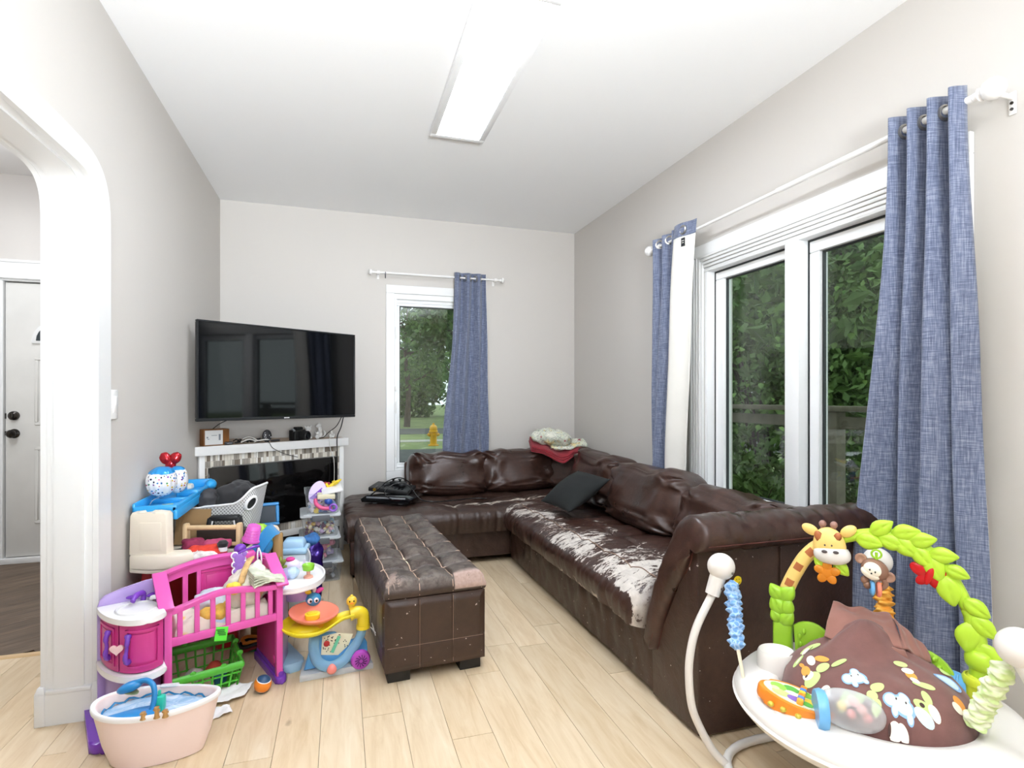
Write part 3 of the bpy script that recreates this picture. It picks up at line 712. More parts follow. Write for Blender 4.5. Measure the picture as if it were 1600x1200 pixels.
# bases with hanging folds
def skirt(b, p0, p1, z0, z1, nrm, amp, seed, nx=90):
    p0, p1, nrm = V(p0), V(p1), V(nrm); L = (p1 - p0).length
    def f(u, v):
        s = u * L; q = V((s * 9, v * 1.2, seed))
        a = amp * (abs(NZ.noise(q)) * 1.5 - .25 + .35 * NZ.noise(V((s * 22 + v * 1.5, v * 2, seed + 5)))) * (.35 + .65 * v)
        for e in (.0, .47, 1.0): a -= .006 * math.exp(-((u - e) * L / .006) ** 2)
        return p0.lerp(p1, u) + nrm * a + V((0, 0, lerp(z0, z1, v) - (0.006 if v > .99 else 0)))
    b.surf(f, nx, 14)
b = MB(); b.bb((1.215, 1.93, .03), (2.02, 3.9, .255), .004); skirt(b, (1.205, 3.9, 0), (1.205, 1.94, 0), .022, .262, (-1, 0, 0), .024, 3)
obj('base', b, BROWNS, so, world=True)
b = MB(); b.bb((.075, 3.885, .055), (2.02, 4.64, .235), .01); skirt(b, (.075, 3.875, 0), (1.21, 3.875, 0), .05, .24, (0, -1, 0), .008, 9); skirt(b, (.068, 4.62, 0), (.068, 3.88, 0), .05, .24, (-1, 0, 0), .01, 4)
obj('base', b, BROWNS, so, world=True)
LEG = mat('dark_stained_wood', '2b1d17', .45)
for x, y in ((.115, 3.86), (.115, 4.56), (1.98, 4.56), (1.96, 1.75), (1.27, 1.75)):
    b = MB(); b.box((x, y, .03), (.075, .075, .06), None, .005); obj('leg', b, LEG, so, world=True)
b = MB(); b.bb((.062, 3.79, .02), (.135, 3.93, .24), .012); obj('corner_panel', b, BROWN, so, world=True)
# seats
def groove(d, w): return math.exp(-(d / w) ** 2)
def path(profile, v):
    """point along a polyline by arc length"""
    L = [0]
    for i in range(1, len(profile)): L.append(L[-1] + math.dist(profile[i - 1], profile[i]))
    s = v * L[-1]
    for i in range(1, len(L)):
        if s <= L[i] + 1e-9:
            k = (s - L[i - 1]) / (L[i] - L[i - 1]); return (lerp(profile[i - 1][0], profile[i][0], k), lerp(profile[i - 1][1], profile[i][1], k))
    return profile[-1]
def sm(p, n=8): return [(q.x, q.y) for q in catmull([(x, y, 0) for x, y in p], n)]
prR = sm([(1.98, .40), (1.75, .405), (1.45, .415), (1.25, .412), (1.165, .398), (1.132, .362), (1.13, .315), (1.15, .262)])
def seatR(u, v):
    y = lerp(4.15, 1.935, u); x, z = path(prR, v); top = smooth3(.86, .70, v)
    z += lerp(-.018, .026, u) * top
    cy = [2.22, 2.49, 2.76, 3.03, 3.30, 3.57]; dx = abs(x - 1.47)
    g = max(groove(y - c, .010) for c in cy); near = min(abs(y - c) for c in cy)
    puff = .021 * (1 - g) * min(1, near / .1) ** .6
    wr = .012 * NZ.noise(V((x * 5, y * 9, 1))) + .006 * NZ.noise(V((x * 11, y * 26, 4)))
    if v < .86: z += (puff * top - .012 * groove(dx, .012) + wr * top * .8); 
    side = smooth3(.66, .85, v); x -= (.012 * NZ.noise(V((y * 6, z * 6, 2))) + .016 * abs(NZ.noise(V((y * 15 + z * 8, z * 3, 8))))) * side - .012 * g * side * .3
    if u > .95: k = smooth3(.95, 1, u); x += .085 * k ** 2 * smooth3(1.34, 1.2, x); z -= .012 * k * top
    return (x, y, z)
b = MB(); b.surf(seatR, 240, 90); obj('seat_cushion', b, SEATR, so, world=True, ang=180)
b = MB(); ln = [seatR(k / 100, .735) for k in range(101)]; b.tube([(p[0] - .001, p[1], p[2] + .0015) for p in ln], .0026, 5); obj('seam', b, STITCH, so, world=True)
prB = sm([(4.55, .425), (4.30, .425), (4.05, .425), (3.90, .415), (3.835, .395), (3.80, .355), (3.80, .30), (3.825, .236)])
def seatB(u, v):
    x = lerp(.03, 1.72, u); y, z = path(prB, v); top = smooth3(.86, .68, v)
    e = max(0, 1 - (x - .03) / .07); z -= .028 * e * e * top; 
    cx = [.52, .80, 1.08, 1.36]; g = max(groove(x - c, .012) for c in cx); near = min(abs(x - c) for c in cx)
    sag = -.03 * math.exp(-((x - .95) / .3) ** 2) * top * smooth3(4.5, 4.1, y)
    wr = .012 * NZ.noise(V((x * 6, y * 7, 12))) + .009 * abs(NZ.noise(V((x * 9, y * 20 + x * 8, 14))))
    z += (.014 * min(1, near / .1) ** .6 * (1 - g) * (1 if x > .45 else .3) - .010 * groove(y - 4.12, .012) * (x > .52) + wr) * top + sag
    side = smooth3(.62, .85, v); y += .010 * g * side - .009 * NZ.noise(V((x * 8, z * 5, 3))) * side - .010 * abs(NZ.noise(V((x * 24, z * 5, 5)))) * side
    x += .035 * e * e * smooth3(.75, 1, v) + (.010 * NZ.noise(V((y * 14, z * 4, 6))) * e)
    return (x, y, z)
b = MB(); b.surf(seatB, 190, 80)
b.surf(lambda u, v: (lambda p: (p[0] + .0 + .03 * sin(PI * .5 * v) * 0 + .012 * NZ.noise(V((u * 12, v * 3, 3))) * v, p[1], lerp(p[2], .236, v)))(seatB(0, u)), 60, 8)
obj('seat_cushion', b, SEATB, so, world=True, ang=180)
# frame behind the cushions
b = MB(); b.bb((1.88, 1.9, .05), (1.935, 4.59, .68), .02, 3); b.bb((.50, 4.53, .05), (1.935, 4.59, .68), .02, 3); obj('back_frame', b, BROWN, so, world=True)
# back cushions
def cushion(c, dims, rt, seed, ga=1.0, p=.42, label=None):
    """dims: width (local x), thickness (local y, front is -y), height (local z)"""
    w, th, h = dims; rnd = random.Random(seed); s0 = rnd.uniform(0, 50)
    def fn(d, a, b_):
        x, y, z = d.x / (w / 2), d.y / (th / 2), d.z / (h / 2)
        front = max(0, -y); e = max(abs(x), abs(z))
        k = 1 + .16 * front * (1 - e ** 3)                                   # belly
        q = V((x * 1.6 + s0, y * 1.3, z * 1.6))
        wr = .030 * NZ.noise(q * 1.3) + .012 * NZ.noise(q * 3.1)
        for sx in (-1, 1):                                                    # folds running from the gathered corners
            for sz in (-1, 1):
                ax, az = x - sx * 1.0, z - sz * .95; rr = math.hypot(ax * w, az * h) / h; an = math.atan2(az, ax)
                wr += ga * .030 * sin(an * 9 + s0 + sx) * math.exp(-rr * 2.0) * (.3 + front)
        wr += ga * .015 * abs(NZ.noise(V((x * 2.2 + s0, z * 7 + x * 2, 3)))) * front
        sg = .035 * (z < 0) * abs(z) * front
        return V((d.x * (1 + .03 * NZ.noise(q)), d.y * k - (wr + sg) * (1 if y < .2 else .3), d.z * (1 - .07 * abs(x) ** 3) + .03 * NZ.noise(V((x * 2.5 + s0, 7, 0))) * (z > .5) - .012 * groove(x, .35) * (z > .8)))
    b = MB(); b.ell(c, (w / 2, th / 2, h / 2), rt, 110, 64, p, fn)
    o = obj('back_cushion', b, BROWN, so, world=True, ang=180)
    # stitched seam over the top
    b = MB(); mt = M.Translation(V(c)) @ rt; pts = []
    for k in range(41):
        x = lerp(-.46, .46, k / 40) * w; 
        pts.append(mt @ V((x, -th * .18, h * .5 * (1 - .05 * abs(2 * x / w) ** 3) + .004)))
    return o
cushion((.84, 4.44, .585), (.66, .27, .36), rot3(rad(-10), rad(1.5), 0), 1)
cushion((1.42, 4.43, .595), (.66, .28, .37), rot3(rad(-10), rad(-2), 0), 2)
cushion((1.88, 4.36, .60), (.46, .30, .37), rot3(rad(-12), 0, rad(-47)), 3, .6)
RZ = -PI / 2
cushion((1.845, 3.66, .60), (.72, .27, .39), M.Rotation(RZ, 4, 'Z') @ rot3(rad(-14), rad(1), 0), 4)
cushion((1.835, 2.93, .585), (.80, .28, .39), M.Rotation(RZ, 4, 'Z') @ rot3(rad(-14), rad(-1), 0), 5)
cushion((1.845, 2.20, .565), (.72, .27, .35), M.Rotation(RZ, 4, 'Z') @ rot3(rad(-14), rad(2), 0), 6)
# flared arm: outer panel and the pad that folds over its slope
b = MB(); b.prism([(1.64, .012), (1.935, .012), (1.945, .215), (1.89, .23), (1.80, .42), (1.70, .58), (1.69, .668), (1.645, .675)], .83, M.Translation((1.195, 0, 0)) @ YZ, .012)
b.bb((1.55, 1.636, .02), (1.555, 1.641, .66), .001)
arm = obj('armrest', b, BROWNS, so, world=True)
po = sm([(1.645, .672), (1.60, .668), (1.572, .70), (1.585, .755), (1.64, .785), (1.71, .772), (1.77, .70), (1.85, .565), (1.925, .405), (1.965, .25), (1.955, .215), (1.90, .205), (1.875, .26), (1.835, .37), (1.765, .49), (1.69, .595), (1.668, .66)], 5)[:-1]
def resamp(p, n):
    return [path(p, k / (n - 1)) for k in range(n)]
mi = min(range(len(po)), key=lambda k: po[k][1] - po[k][0] * .2)
KA = 44; PA = resamp(po[:mi + 1], KA); PB2 = resamp((po[mi:] + po[:1])[::-1], KA)
loop = PA + PB2[1:-1][::-1]
med = [((a[0] + c[0]) / 2, (a[1] + c[1]) / 2) for a, c in zip(PA, PB2)]; medl = med + med[1:-1][::-1]
po = loop; rings = []; NX = 110
def padring(x, s, wk):
    r = []
    for (y, z), (my, mz) in zip(loop, medl):
        n = V((y - 1.76, z - .45)).normalized()
        w_ = ((.009 * NZ.noise(V((x * 20, y * 6 - x * 8, z * 6))) + .004 * NZ.noise(V((x * 44 + z * 20, y * 7, 3))))) * wk
        e_ = .006 * NZ.noise(V((y * 30, z * 30, 4))) * (1 - wk)
        r.append((x + e_, my + (y - my) * s + n.x * w_, mz + (z - mz) * s + n.y * w_))
    return r
for a in (8, 25, 42, 58, 74): rings.append(padring(1.196 - .030 * cos(rad(a)), .30 + .70 * sin(rad(a)) ** .8, 0))
for i in range(NX + 1):
    u = i / NX; rings.append(padring(lerp(1.196, 2.01, u), 1.0, smooth3(.0, .12, u)))
for a in (30, 60, 82): rings.append(padring(2.01 + .022 * sin(rad(a)), cos(rad(a)) ** .6, 0))
b = MB(); b.rings(rings); obj('armrest_pad', b, BROWN, arm, world=True, ang=60)
b = MB(); b.tube([(1.1935, lerp(p[0], m_[0], .04), lerp(p[1], m_[1], .04)) for p, m_ in list(zip(PB2, med))[2:-2]], .0022, 5); b.tube([(1.170, lerp(p[0], m_[0], .45), lerp(p[1], m_[1], .45)) for p, m_ in list(zip(PB2, med))[3:-3]], .0016, 5); b.tube([(lerp(1.19, 2.0, k / 60), 1.574 + .004 * NZ.noise(V((k * .3, 0, 0))), .694) for k in range(61)], .002, 5)
obj('seam', b, THREAD, arm, world=True)
b = MB(); b.cyl((1.361, 1.6395, .545), (1.361, 1.6375, .545), .0165, n=20)
st = obj('smiley_sticker', b, mat('yellow_sticker', 'f0d21c', .4)); tag(st, 'round yellow smiley face sticker on the outer side of the sofa arm', 'sticker')
b = MB(); b.tube(catmull([(1.361 + .010 * cos(a), 1.637, .545 + .010 * sin(a)) for a in (PI * 1.15, PI * 1.35, PI * 1.5, PI * 1.65, PI * 1.85)], 5), .0009, 5)
for s in (-1, 1): b.ell((1.361 + s * .005, 1.637, .550), (.0015, .0008, .0028), None, 8, 6)
obj('smile', b, mat('smile_black', '3a3408', .5), st)

# ---------------------------------------------------------------- throw pillow and blankets
CH = mat('charcoal_velour', '171a1a', .9, var=.12, vs=9, bump=.1, bs=150)
q00, q10, q11, q01 = V((1.33, 3.531, .455)), V((1.376, 3.145, .452)), V((1.66, 3.14, .645)), V((1.655, 3.63, .64))
nrm = (q10 - q00).cross(q01 - q00).normalized(); nrm = nrm if nrm.z > 0 else -nrm
def pil(sg):
    def f(u, v):
        p = q00.lerp(q10, u).lerp(q01.lerp(q11, u), v); a, c = sin(PI * u), sin(PI * v); e = (a * c) ** .55
        pin = .03 * ((1 - c) * abs(u - .5) * 0); cen = (q00 + q11) / 2
        p = p + (cen - p) * (.07 * (1 - min(a, c)) * max(a, c))
        return p + nrm * (sg * .078 * e + .006 * NZ.noise(V((u * 4, v * 4, sg))) * e + .045)
    return f
b = MB(); b.surf(pil(1), 34, 34); b.surf(pil(-1), 34, 34); bmesh.ops.remove_doubles(b.bm, verts=b.bm.verts, dist=.0005)
tag(obj('throw_pillow', b, CH, ang=180), 'square charcoal throw pillow leaning on the right run of the sofa', 'pillow')
RED = mat('red_fleece', '8e1f2b', .95, var=.2, vs=25, sheen=.3, bump=.3, bs=160)
def fold(ps, w, th, seed, amp=.012):
    """soft folded band: path ps (points), width vector w, thickness th"""
    P = catmull(ps, 8); n = len(P); rings = []
    w = V(w)
    for i, p in enumerate(P):
        d = (P[min(i + 1, n - 1)] - P[max(i - 1, 0)]).normalized(); nn = d.cross(w).normalized(); nn = nn if nn.z > -.2 else -nn; r = []
        for k in range(28):
            a = 2 * PI * k / 28; cu, sv = cos(a), sin(a); cu = abs(cu) ** .45 * (1 if cu > 0 else -1); sv = abs(sv) ** .7 * (1 if sv > 0 else -1)
            q = p + w * .5 * cu + nn * th * .5 * sv
            r.append(q + nn * amp * NZ.noise(V((i * .22, cu * 2, seed))) + V((0, 0, amp * .6 * NZ.noise(V((i * .5, cu * 4, seed + 3))))))
        rings.append(r)
    return rings
b = MB()
for k in range(3):
    b.rings(fold([(1.52, 4.36 - .012 * k, .800 + .015 * k), (1.61, 4.25, .775 + .014 * k), (1.73, 4.19 + .01 * k, .712 + .021 * k), (1.83, 4.21, .755 + .014 * k), (1.95, 4.26, .79 + .01 * k)], (.03, .15, .075), .022, k, .006))
tag(obj('red_blanket', b, RED, ang=180), 'folded dark red fleece blanket draped over the corner of the sofa', 'blanket')
def m_print():
    t = NT('doodle_print_fabric'); o = t.obj()
    n = t.noise(t.mapping(o, (1, 1, 1)), 26, 2, .5, 2.2); k = t.math('ABSOLUTE', t.math('SUBTRACT', n, .5))
    base = t.ramp(t.noise(o, 14, 2), [(.40, 'e4e3d3'), (.55, 'd6dccb'), (.66, 'ead9a0')])
    c = t.mix(t.ramp(k, [(.008, 1.0), (.02, 0.0)]), base, '4a4a50')
    v = t.n('TexVoronoi', i_Vector=o, i_Scale=22); spot = t.ramp(v.outputs['Distance'], [(.16, 1.0), (.2, 0.0)])
    hue = t.ramp(t.sep(v.outputs['Color'])[0], [(0, 'd3a72b'), (.3, 'b2454a'), (.5, '5b8f7d'), (.75, '3f5d8c'), (1, 'e6e2d2')], 'CONSTANT')
    t.set('Base Color', t.mix(t.math('MULTIPLY', spot, .8), c, hue)); t.set('Roughness', .9); return t.m
b = MB()
def crump(d, a, b_):
    q = d.normalized() if d.length > 0 else d
    return d * (1 + .22 * NZ.noise(q * 1.7 + V((4, 2, 1))) + .10 * NZ.noise(q * 4.5)) + V((0, 0, .012 * NZ.noise(V((d.x * 30, d.y * 30, 2)))))
b.ell((1.70, 4.30, .868), (.175, .15, .068), (0, rad(6), rad(-10)), 64, 36, .8, crump)
b.rings(fold([(1.66, 4.26, .818), (1.78, 4.235, .80), (1.90, 4.27, .822), (2.00, 4.30, .815)], (.03, .17, .04), .03, 9, .012))
bl = obj('printed_blanket', b, m_print(), ang=180); tag(bl, 'crumpled pale blanket with colourful doodle print lying on the red blanket', 'blanket')
tx = bpy.data.curves.new('lettering', 'FONT'); tx.body = 'LIFE'; tx.size = .052; tx.extrude = .0005; tx.align_x = 'CENTER'
tm = bpy.data.objects.new('tmp', tx); C.objects.link(tm); bpy.context.view_layer.update(); me_ = bpy.data.meshes.new_from_object(tm.evaluated_get(bpy.context.evaluated_depsgraph_get())); bpy.data.objects.remove(tm)
to = bpy.data.objects.new('lettering', me_); C.objects.link(to); to.parent = bl; to.location = (1.655, 4.176, .885); to.rotation_euler = (rad(52), rad(-12), rad(-8)); me_.materials.clear(); me_.materials.append(mat('print_navy', '2f3650', .9))

# ---------------------------------------------------------------- black devices left on the chaise end
GB = mat('gloss_black_plastic', '0e0f11', .14); MBK_ = mat('matte_black_plastic', '17181a', .5); GREYP = mat('grey_plastic', '8b8f93', .4)
t = thing('game_console', 'glossy black console with a slanted front lowest in the pile of devices on the sofa', 'console', (.37, 4.12, .447), rad(-30))
b = MB(); b.prism([(-.19, .0), (.17, 0), (.19, .03), (.15, .052), (-.15, .055), (-.2, .022)], .24, M.Translation((0, .12, 0)) @ XZ, .006); obj('casing', b, GB, t)
b = MB(); b.box((0, -.121, .038), (.30, .003, .012)); obj('silver_strip', b, GREYP, t)
for x in (-.1, .1): b = MB(); b.box((x, -.08, -.004), (.03, .03, .01)); obj('rubber_foot', b, GREYP, t)
t = thing('receiver_box', 'flat black receiver box tilted on top of the glossy console', 'device', (.37, 4.17, .512), 0, rot=(rad(4), rad(5), rad(-24)))
b = MB(); b.box((0, 0, .018), (.30, .2, .03), None, .006); obj('casing', b, MBK_, t)
b = MB()
for k in range(8): b.box((-.1 + k * .028, -.06, .0335), (.012, .04, .002))
obj('vent', b, GB, t)
b = MB(); b.cyl((-.1, -.101, .02), (-.1, -.106, .02), .012, n=14); obj('gold_button', b, mat('gold_jack', 'b99433', .35, .8), t)
t = thing('gamepad', 'black gamepad lying on the receiver box', 'controller', (.41, 4.20, .56), rad(-35))
b = MB(); b.ell((0, 0, 0), (.075, .045, .018), None, 24, 12, .8); b.ell((-.06, -.035, -.006), (.024, .05, .018), (0, 0, rad(-18))); b.ell((.06, -.035, -.006), (.024, .05, .018), (0, 0, rad(18))); obj('shell', b, MBK_, t)
for x in (-.028, .028): b = MB(); b.lathe([(.008, 0), (.008, .018), (.014, .022), (.013, .027), (0, .026)], 12, M.Translation((x, -.012, .008))); obj('thumb_stick', b, GB, t)
rnd = random.Random(12)
b = MB()
pts = [(.20, 4.05, .50), (.27, 4.02, .56), (.33, 4.06, .60), (.42, 4.05, .62), (.50, 4.08, .56), (.46, 4.0, .50), (.36, 3.99, .475), (.30, 4.01, .53), (.38, 4.02, .585), (.47, 4.02, .57), (.55, 4.0, .47), (.62, 3.95, .455), (.75, 3.96, .45), (.95, 4.02, .447), (1.05, 3.99, .445)]
b.tube(catmull(pts, 8), .0042, 6); 
tag(obj('power_cord', b, GB, ang=180), 'black power cord looped over the pile of devices', 'cord')
# ---------------------------------------------------------------- ottoman
def peel_ott(t, o):
    x, y, z = t.sep(o)[:3]
    f = t.noise(t.mapping(o, (26, 20, 26)), 1.0, 6, .7, .8); bg = t.noise(o, 6, 3)
    top = mr(t, z, .385, .41, .0, 1)
    k1 = t.math('MULTIPLY', mr(t, t.math('ADD', t.math('MULTIPLY', f, .8), t.math('MULTIPLY', bg, .3)), .46, .64), t.math('MULTIPLY', top, .72))
    corner = t.math('MULTIPLY', t.math('MULTIPLY', mr(t, x, .296, .302), mr(t, y, .045, .02)), mr(t, z, .365, .372))
    k2 = t.math('MULTIPLY', corner, mr(t, f, .30, .36))
    left = t.math('MULTIPLY', t.math('MULTIPLY', mr(t, x, .10, .06), mr(t, y, .16, .06)), mr(t, f, .46, .56))
    left = t.math('MULTIPLY', left, top)
    pc = t.mix(t.math('MAXIMUM', k2, t.math('MULTIPLY', left, .5)), t.mix(t.noise(o, 60, 3), '5c5149', '857a70'), t.mix(t.noise(o, 90, 3), '9b7f75', 'c2aaa0'))
    return t.math('MAXIMUM', t.math('MAXIMUM', k1, k2), left), pc, .75
OTL = leather('worn_ottoman_lid_leather', '2c201b', '4a3932', (.34, .52), peel_ott)
OTB = leather('ottoman_base_leather', '2f201a', '453026', (.3, .42), specks=.02, bumpk=.18)
OA = rad(3.7); OW, OLn = .438, 1.312
ot = thing('storage_ottoman', 'long dark brown tufted storage ottoman with worn leather lid', 'ottoman', (.176, 2.337, 0), OA)
def otside(P, n, L, z0, z1, cols, rows):
    """panelled, slightly padded side: P(s) base point, n outward normal"""
    def f(u, v):
        s = u * L; z = lerp(z0, z1, v); g = max([groove(u - c, .004 / L * 1.0) for c in cols] + [groove(z - r, .0035) for r in rows] + [0])
        e = min(u * L, (1 - u) * L, z - z0, z1 - z); d = .010 * smooth3(0, .03, e) - .004 * g + .003 * NZ.noise(V((s * 7, z * 9, L)))
        return V(P(s)) + V(n) * d + V((0, 0, z))
    return f
b = MB(); b.bb((.004, .004, .05), (OW - .004, OLn - .004, .352), .006)
b.surf(otside(lambda s: (s, .001, 0), (0, -1, 0), OW, .05, .352, (1 / 3, 2 / 3), (.155,)), 110, 60)
b.surf(otside(lambda s: (s, OLn - .001, 0), (0, 1, 0), OW, .05, .352, (1 / 3, 2 / 3), (.155,)), 40, 20)
b.surf(otside(lambda s: (.001, s, 0), (-1, 0, 0), OLn, .05, .352, (1 / 7, 2 / 7, 3 / 7, 4 / 7, 5 / 7, 6 / 7), (.155,)), 220, 40)
b.surf(otside(lambda s: (OW - .001, s, 0), (1, 0, 0), OLn, .05, .352, (1 / 7, 2 / 7, 3 / 7, 4 / 7, 5 / 7, 6 / 7), (.155,)), 220, 40)
ob = obj('base', b, OTB, ot, ang=180)
b = MB()
for u in (1 / 3, 2 / 3): b.tube([(u * OW, -.0068, .06 + k * .0285) for k in range(11)], .0011, 4)
b.tube([(.01 + k * (OW - .02) / 20, -.0068, .155) for k in range(21)], .0012, 4)
obj('stitching', b, STITCH, ob)
b = MB(); b.bb((.02, .02, .352), (OW - .02, OLn - .02, .36)); obj('lid_gap', b, BLACKG, ot, ang=0)
NCX, NCY = 3, 7
def lidz(x, y):
    u, v = x / OW, y / OLn
    a, c = abs(sin(PI * NCX * u)), abs(sin(PI * NCY * v))
    d = min(x, OW - x, y, OLn - y); R = .034
    ed = 0 if d > R else (R - math.sqrt(max(0, R * R - (R - d) ** 2)))
    inn = smooth3(.0, .05, d)
    gx = min(abs(x - OW / 3), abs(x - 2 * OW / 3)); gy = min(abs(y - OLn * k / NCY) for k in range(1, NCY))
    g = max(groove(gx, .006), groove(gy, .005)); pt = math.exp(-((gx / .04) ** 2 + (gy / .04) ** 2))
    return .432 + .020 * (min(1, gx / .07) ** .6 * min(1, gy / .08) ** .6 - .5) * inn - .008 * g * inn - .012 * pt * inn - ed + .004 * NZ.noise(V((x * 14, y * 14, 2)))
def lid(u, v):
    # u,v 0..1 with extra rows for the skirt
    ex = lambda t: (lerp(-.05, 1.05, t))
    U, Vv = ex(u), ex(v); x = min(max(U, 0), 1) * OW; y = min(max(Vv, 0), 1) * OLn; z = lidz(x, y)
    o = max(0, -U, U - 1, -Vv, Vv - 1) / .05
    if o > 0: z = lerp(z, .357, o); k = .006 * sin(PI * o); x += k * ((U > 1) - (U < 0)); y += k * ((Vv > 1) - (Vv < 0))
    return (x, y, z)
b = MB(); b.surf(lid, 132, 220); ld = obj('lid', b, OTL, ot, ang=180)
b = MB()
for k in (1, 2): b.tube([(OW * k / 3 + .004 * NZ.noise(V((j * .3, k, 0))), y, lidz(OW * k / 3, y) + .003) for j in range(67) for y in (OLn * j / 66,)] if 0 else [(OW * k / 3 + .003 * NZ.noise(V((j * .4, k, 0))), OLn * j / 80, lidz(OW * k / 3, OLn * j / 80) + .0025) for j in range(1, 80)], .0028, 5)
for k in range(1, NCY): b.tube([(OW * j / 50, yy_, lidz(OW * j / 50, yy_) + .0025) for j in range(1, 50) for yy_ in (OLn * k / NCY + .003 * sin(j * .38 + k),)], .0022, 5)
b.tube([(.022 + .002 * NZ.noise(V((j * .3, 5, 0))), OLn * j / 80, lidz(.022, OLn * j / 80) + .001) for j in range(2, 79)], .0022, 5)
for k in (0, 1 / 3, 2 / 3, 1):
    x = min(max(OW * k, .016), OW - .016); b.tube([(x, y, z) for y, z in ((.014, lidz(x, .014) + .001), (.002, .405), (-.0045, .385), (-.002, .362))], .0016, 5)
obj('stitching', b, mat('pale_stitching', 'c4a894', .75), ld)
b = MB()
for y, w, l in ((.28, .012, .05), (.40, .008, .035), (.52, .006, .03), (.95, .007, .03)): b.ell((OW / 3 + .001, y, lidz(OW / 3, y) + .002), (w * .5, l, .003), (0, 0, .06), 12, 6)
obj('torn_seam_padding', b, mat('exposed_padding', 'e5d9bf', .9), ld)
for x in (.062, OW - .062):
    for y in (.06, OLn - .06):
        b = MB(); b.box((x, y, .0255), (.095, .085, .051), None, .003); obj('foot', b, mat('black_wood_foot', '1c1a19', .5, var=.2, vs=30), ot)
b = MB(); b.box((0, 0, .0), (.003, .03, .05), (0, rad(-15), 0)); b.box((-.003, .0, -.003), (.003, .026, .03), (0, rad(-35), .3))
cl = obj('care_label', b, mat('white_label', 'eeeeee', .6), ot); cl.location = (-.018, .22, .155)

# ---------------------------------------------------------------- television
FA = math.atan2(.533, .846); FO = (-.887, 3.949, 0)
tv = thing('television', 'large black flat television mounted across the back left corner', 'television', (-.829, 3.737, 1.057), FA)
b = MB(); P = lambda u, w, z: (u, w, z)
rectring(b, P, (0, 1.108, 0, .622), (.011, 1.097, .019, .611), -.001, .028, .003); b.bb((.004, .01, .004), (1.104, .032, .618), .004); obj('bezel', b, mat('tv_bezel', '1d1e20', .3), tv)
b = MB(); b.bb((.010, .004, .018), (1.098, .010, .612)); obj('screen', b, mat('tv_screen', '07080a', .045, spec=.5), tv, ang=0)
b = MB(); b.bb((.18, .03, .06), (.93, .075, .42), .02); obj('back_shell', b, mat('tv_back', '141517', .6), tv)
b = MB(); b.bb((.42, .07, .2), (.69, .10, .45), .005); b.cyl((.55, .1, .33), (.45, .5, .33), .02); b.bb((.36, .49, .2), (.54, .51, .46)); obj('wall_mount', b, MATS['tv_back'], tv)
b = MB(); b.bb((.548, -.0025, .006), (.585, -.0005, .0125)); obj('maker_mark', b, mat('tv_mark', 'd5d5d5', .4), tv)

# ---------------------------------------------------------------- corner fireplace
fp = thing('electric_fireplace', 'white electric corner fireplace with mosaic tile surround under the television', 'fireplace', FO, FA)
PAINT = mat('white_mantel_paint', 'efeeec', .4); TAN = mat('tan_shelf_top', 'b7a08a', .55, var=.1, vs=10)
def loc2(wx, wy): # world -> fireplace local xy
    dx, dy = wx - FO[0], wy - FO[1]; return (dx * cos(FA) + dy * sin(FA), -dx * sin(FA) + dy * cos(FA))
c0, c1 = loc2(-.885, 4.72), loc2(.062, 4.72)
b = MB(); b.prism([(.0, 0), (1.12, 0), (1.12, .10), (c1[0] - .06, c1[1]), c0], .008, M.Translation((0, 0, .877))); obj('shelf_top', b, TAN, fp)
b = MB(); b.bb((0, -.004, .826), (1.12, .018, .886), .002); b.bb((1.10, .0, .826), (1.12, .12, .886), .002); obj('shelf_front', b, PAINT, fp)
b = MB(); b.bb((.032, .014, 0), (.066, .05, .826), .002); obj('side_post', b, PAINT, fp)
b = MB(); b.bb((1.052, .014, 0), (1.088, .05, .826), .002); obj('side_post', b, PAINT, fp)
b = MB(); b.bb((.066, .018, .196), (1.052, .05, .243), .002); obj('bottom_rail', b, PAINT, fp)
b = MB(); b.bb((.066, .034, .0), (1.052, .06, .196)); b.bb((.05, .052, .2), (1.07, .3, .83)); b.bb((1.02, .02, .0), (1.06, .05, .2)); obj('carcass', b, mat('fireplace_back', '141414', .7), fp)
b = MB(); b.bb((.066, .028, .243), (1.052, .052, .826)); obj('tile_grout', b, mat('grout', 'cfc8bd', .9), fp, ang=0)
# mosaic: slim upright tiles, far under ten pixels wide, joined
rnd = random.Random(3); TM = [mat('tile_cream', 'd9d2c5', .2), mat('tile_grey', '9d968c', .2), mat('tile_taupe', '7d7266', .15), mat('tile_white', 'e9e6df', .2)]
b = MB()
def tiles(x0, x1, z0, z1, nrow):
    h = (z1 - z0) / nrow
    for r in range(nrow):
        x = x0
        while x < x1 - .006:
            w = rnd.choice((.014, .017, .021)); w = min(w, x1 - x); b.m = rnd.choices((0, 1, 2, 3), (5, 3, 2.2, 2.5))[0]
            b.bb((x + .0008, .020 + rnd.uniform(0, .002), z0 + r * h + .001), (x + w - .0008, .030, z0 + (r + 1) * h - .001)); x += w
tiles(.066, 1.052, .744, .826, 2); tiles(.066, 1.052, .243, .302, 1); tiles(.066, .086, .302, .744, 9); tiles(1.026, 1.052, .302, .744, 9)
obj('mosaic_tiles', b, TM, fp, ang=0, kind='stuff')
b = MB(); b.bb((.087, .010, .300), (1.025, .024, .742), .002); gl = obj('firebox_glass', b, mat('black_firebox_glass', '0b0a0a', .06), fp)
b = MB(); b.bb((.110, .014, .738), (1.028, .022, .748)); obj('heater_slot', b, mat('slot_grey', '6d6a66', .5), fp)
def flp(x, y, z): # fireplace local -> world
    return (FO[0] + x * cos(FA) - y * sin(FA), FO[1] + x * sin(FA) + y * cos(FA), z)
ZS = .8855
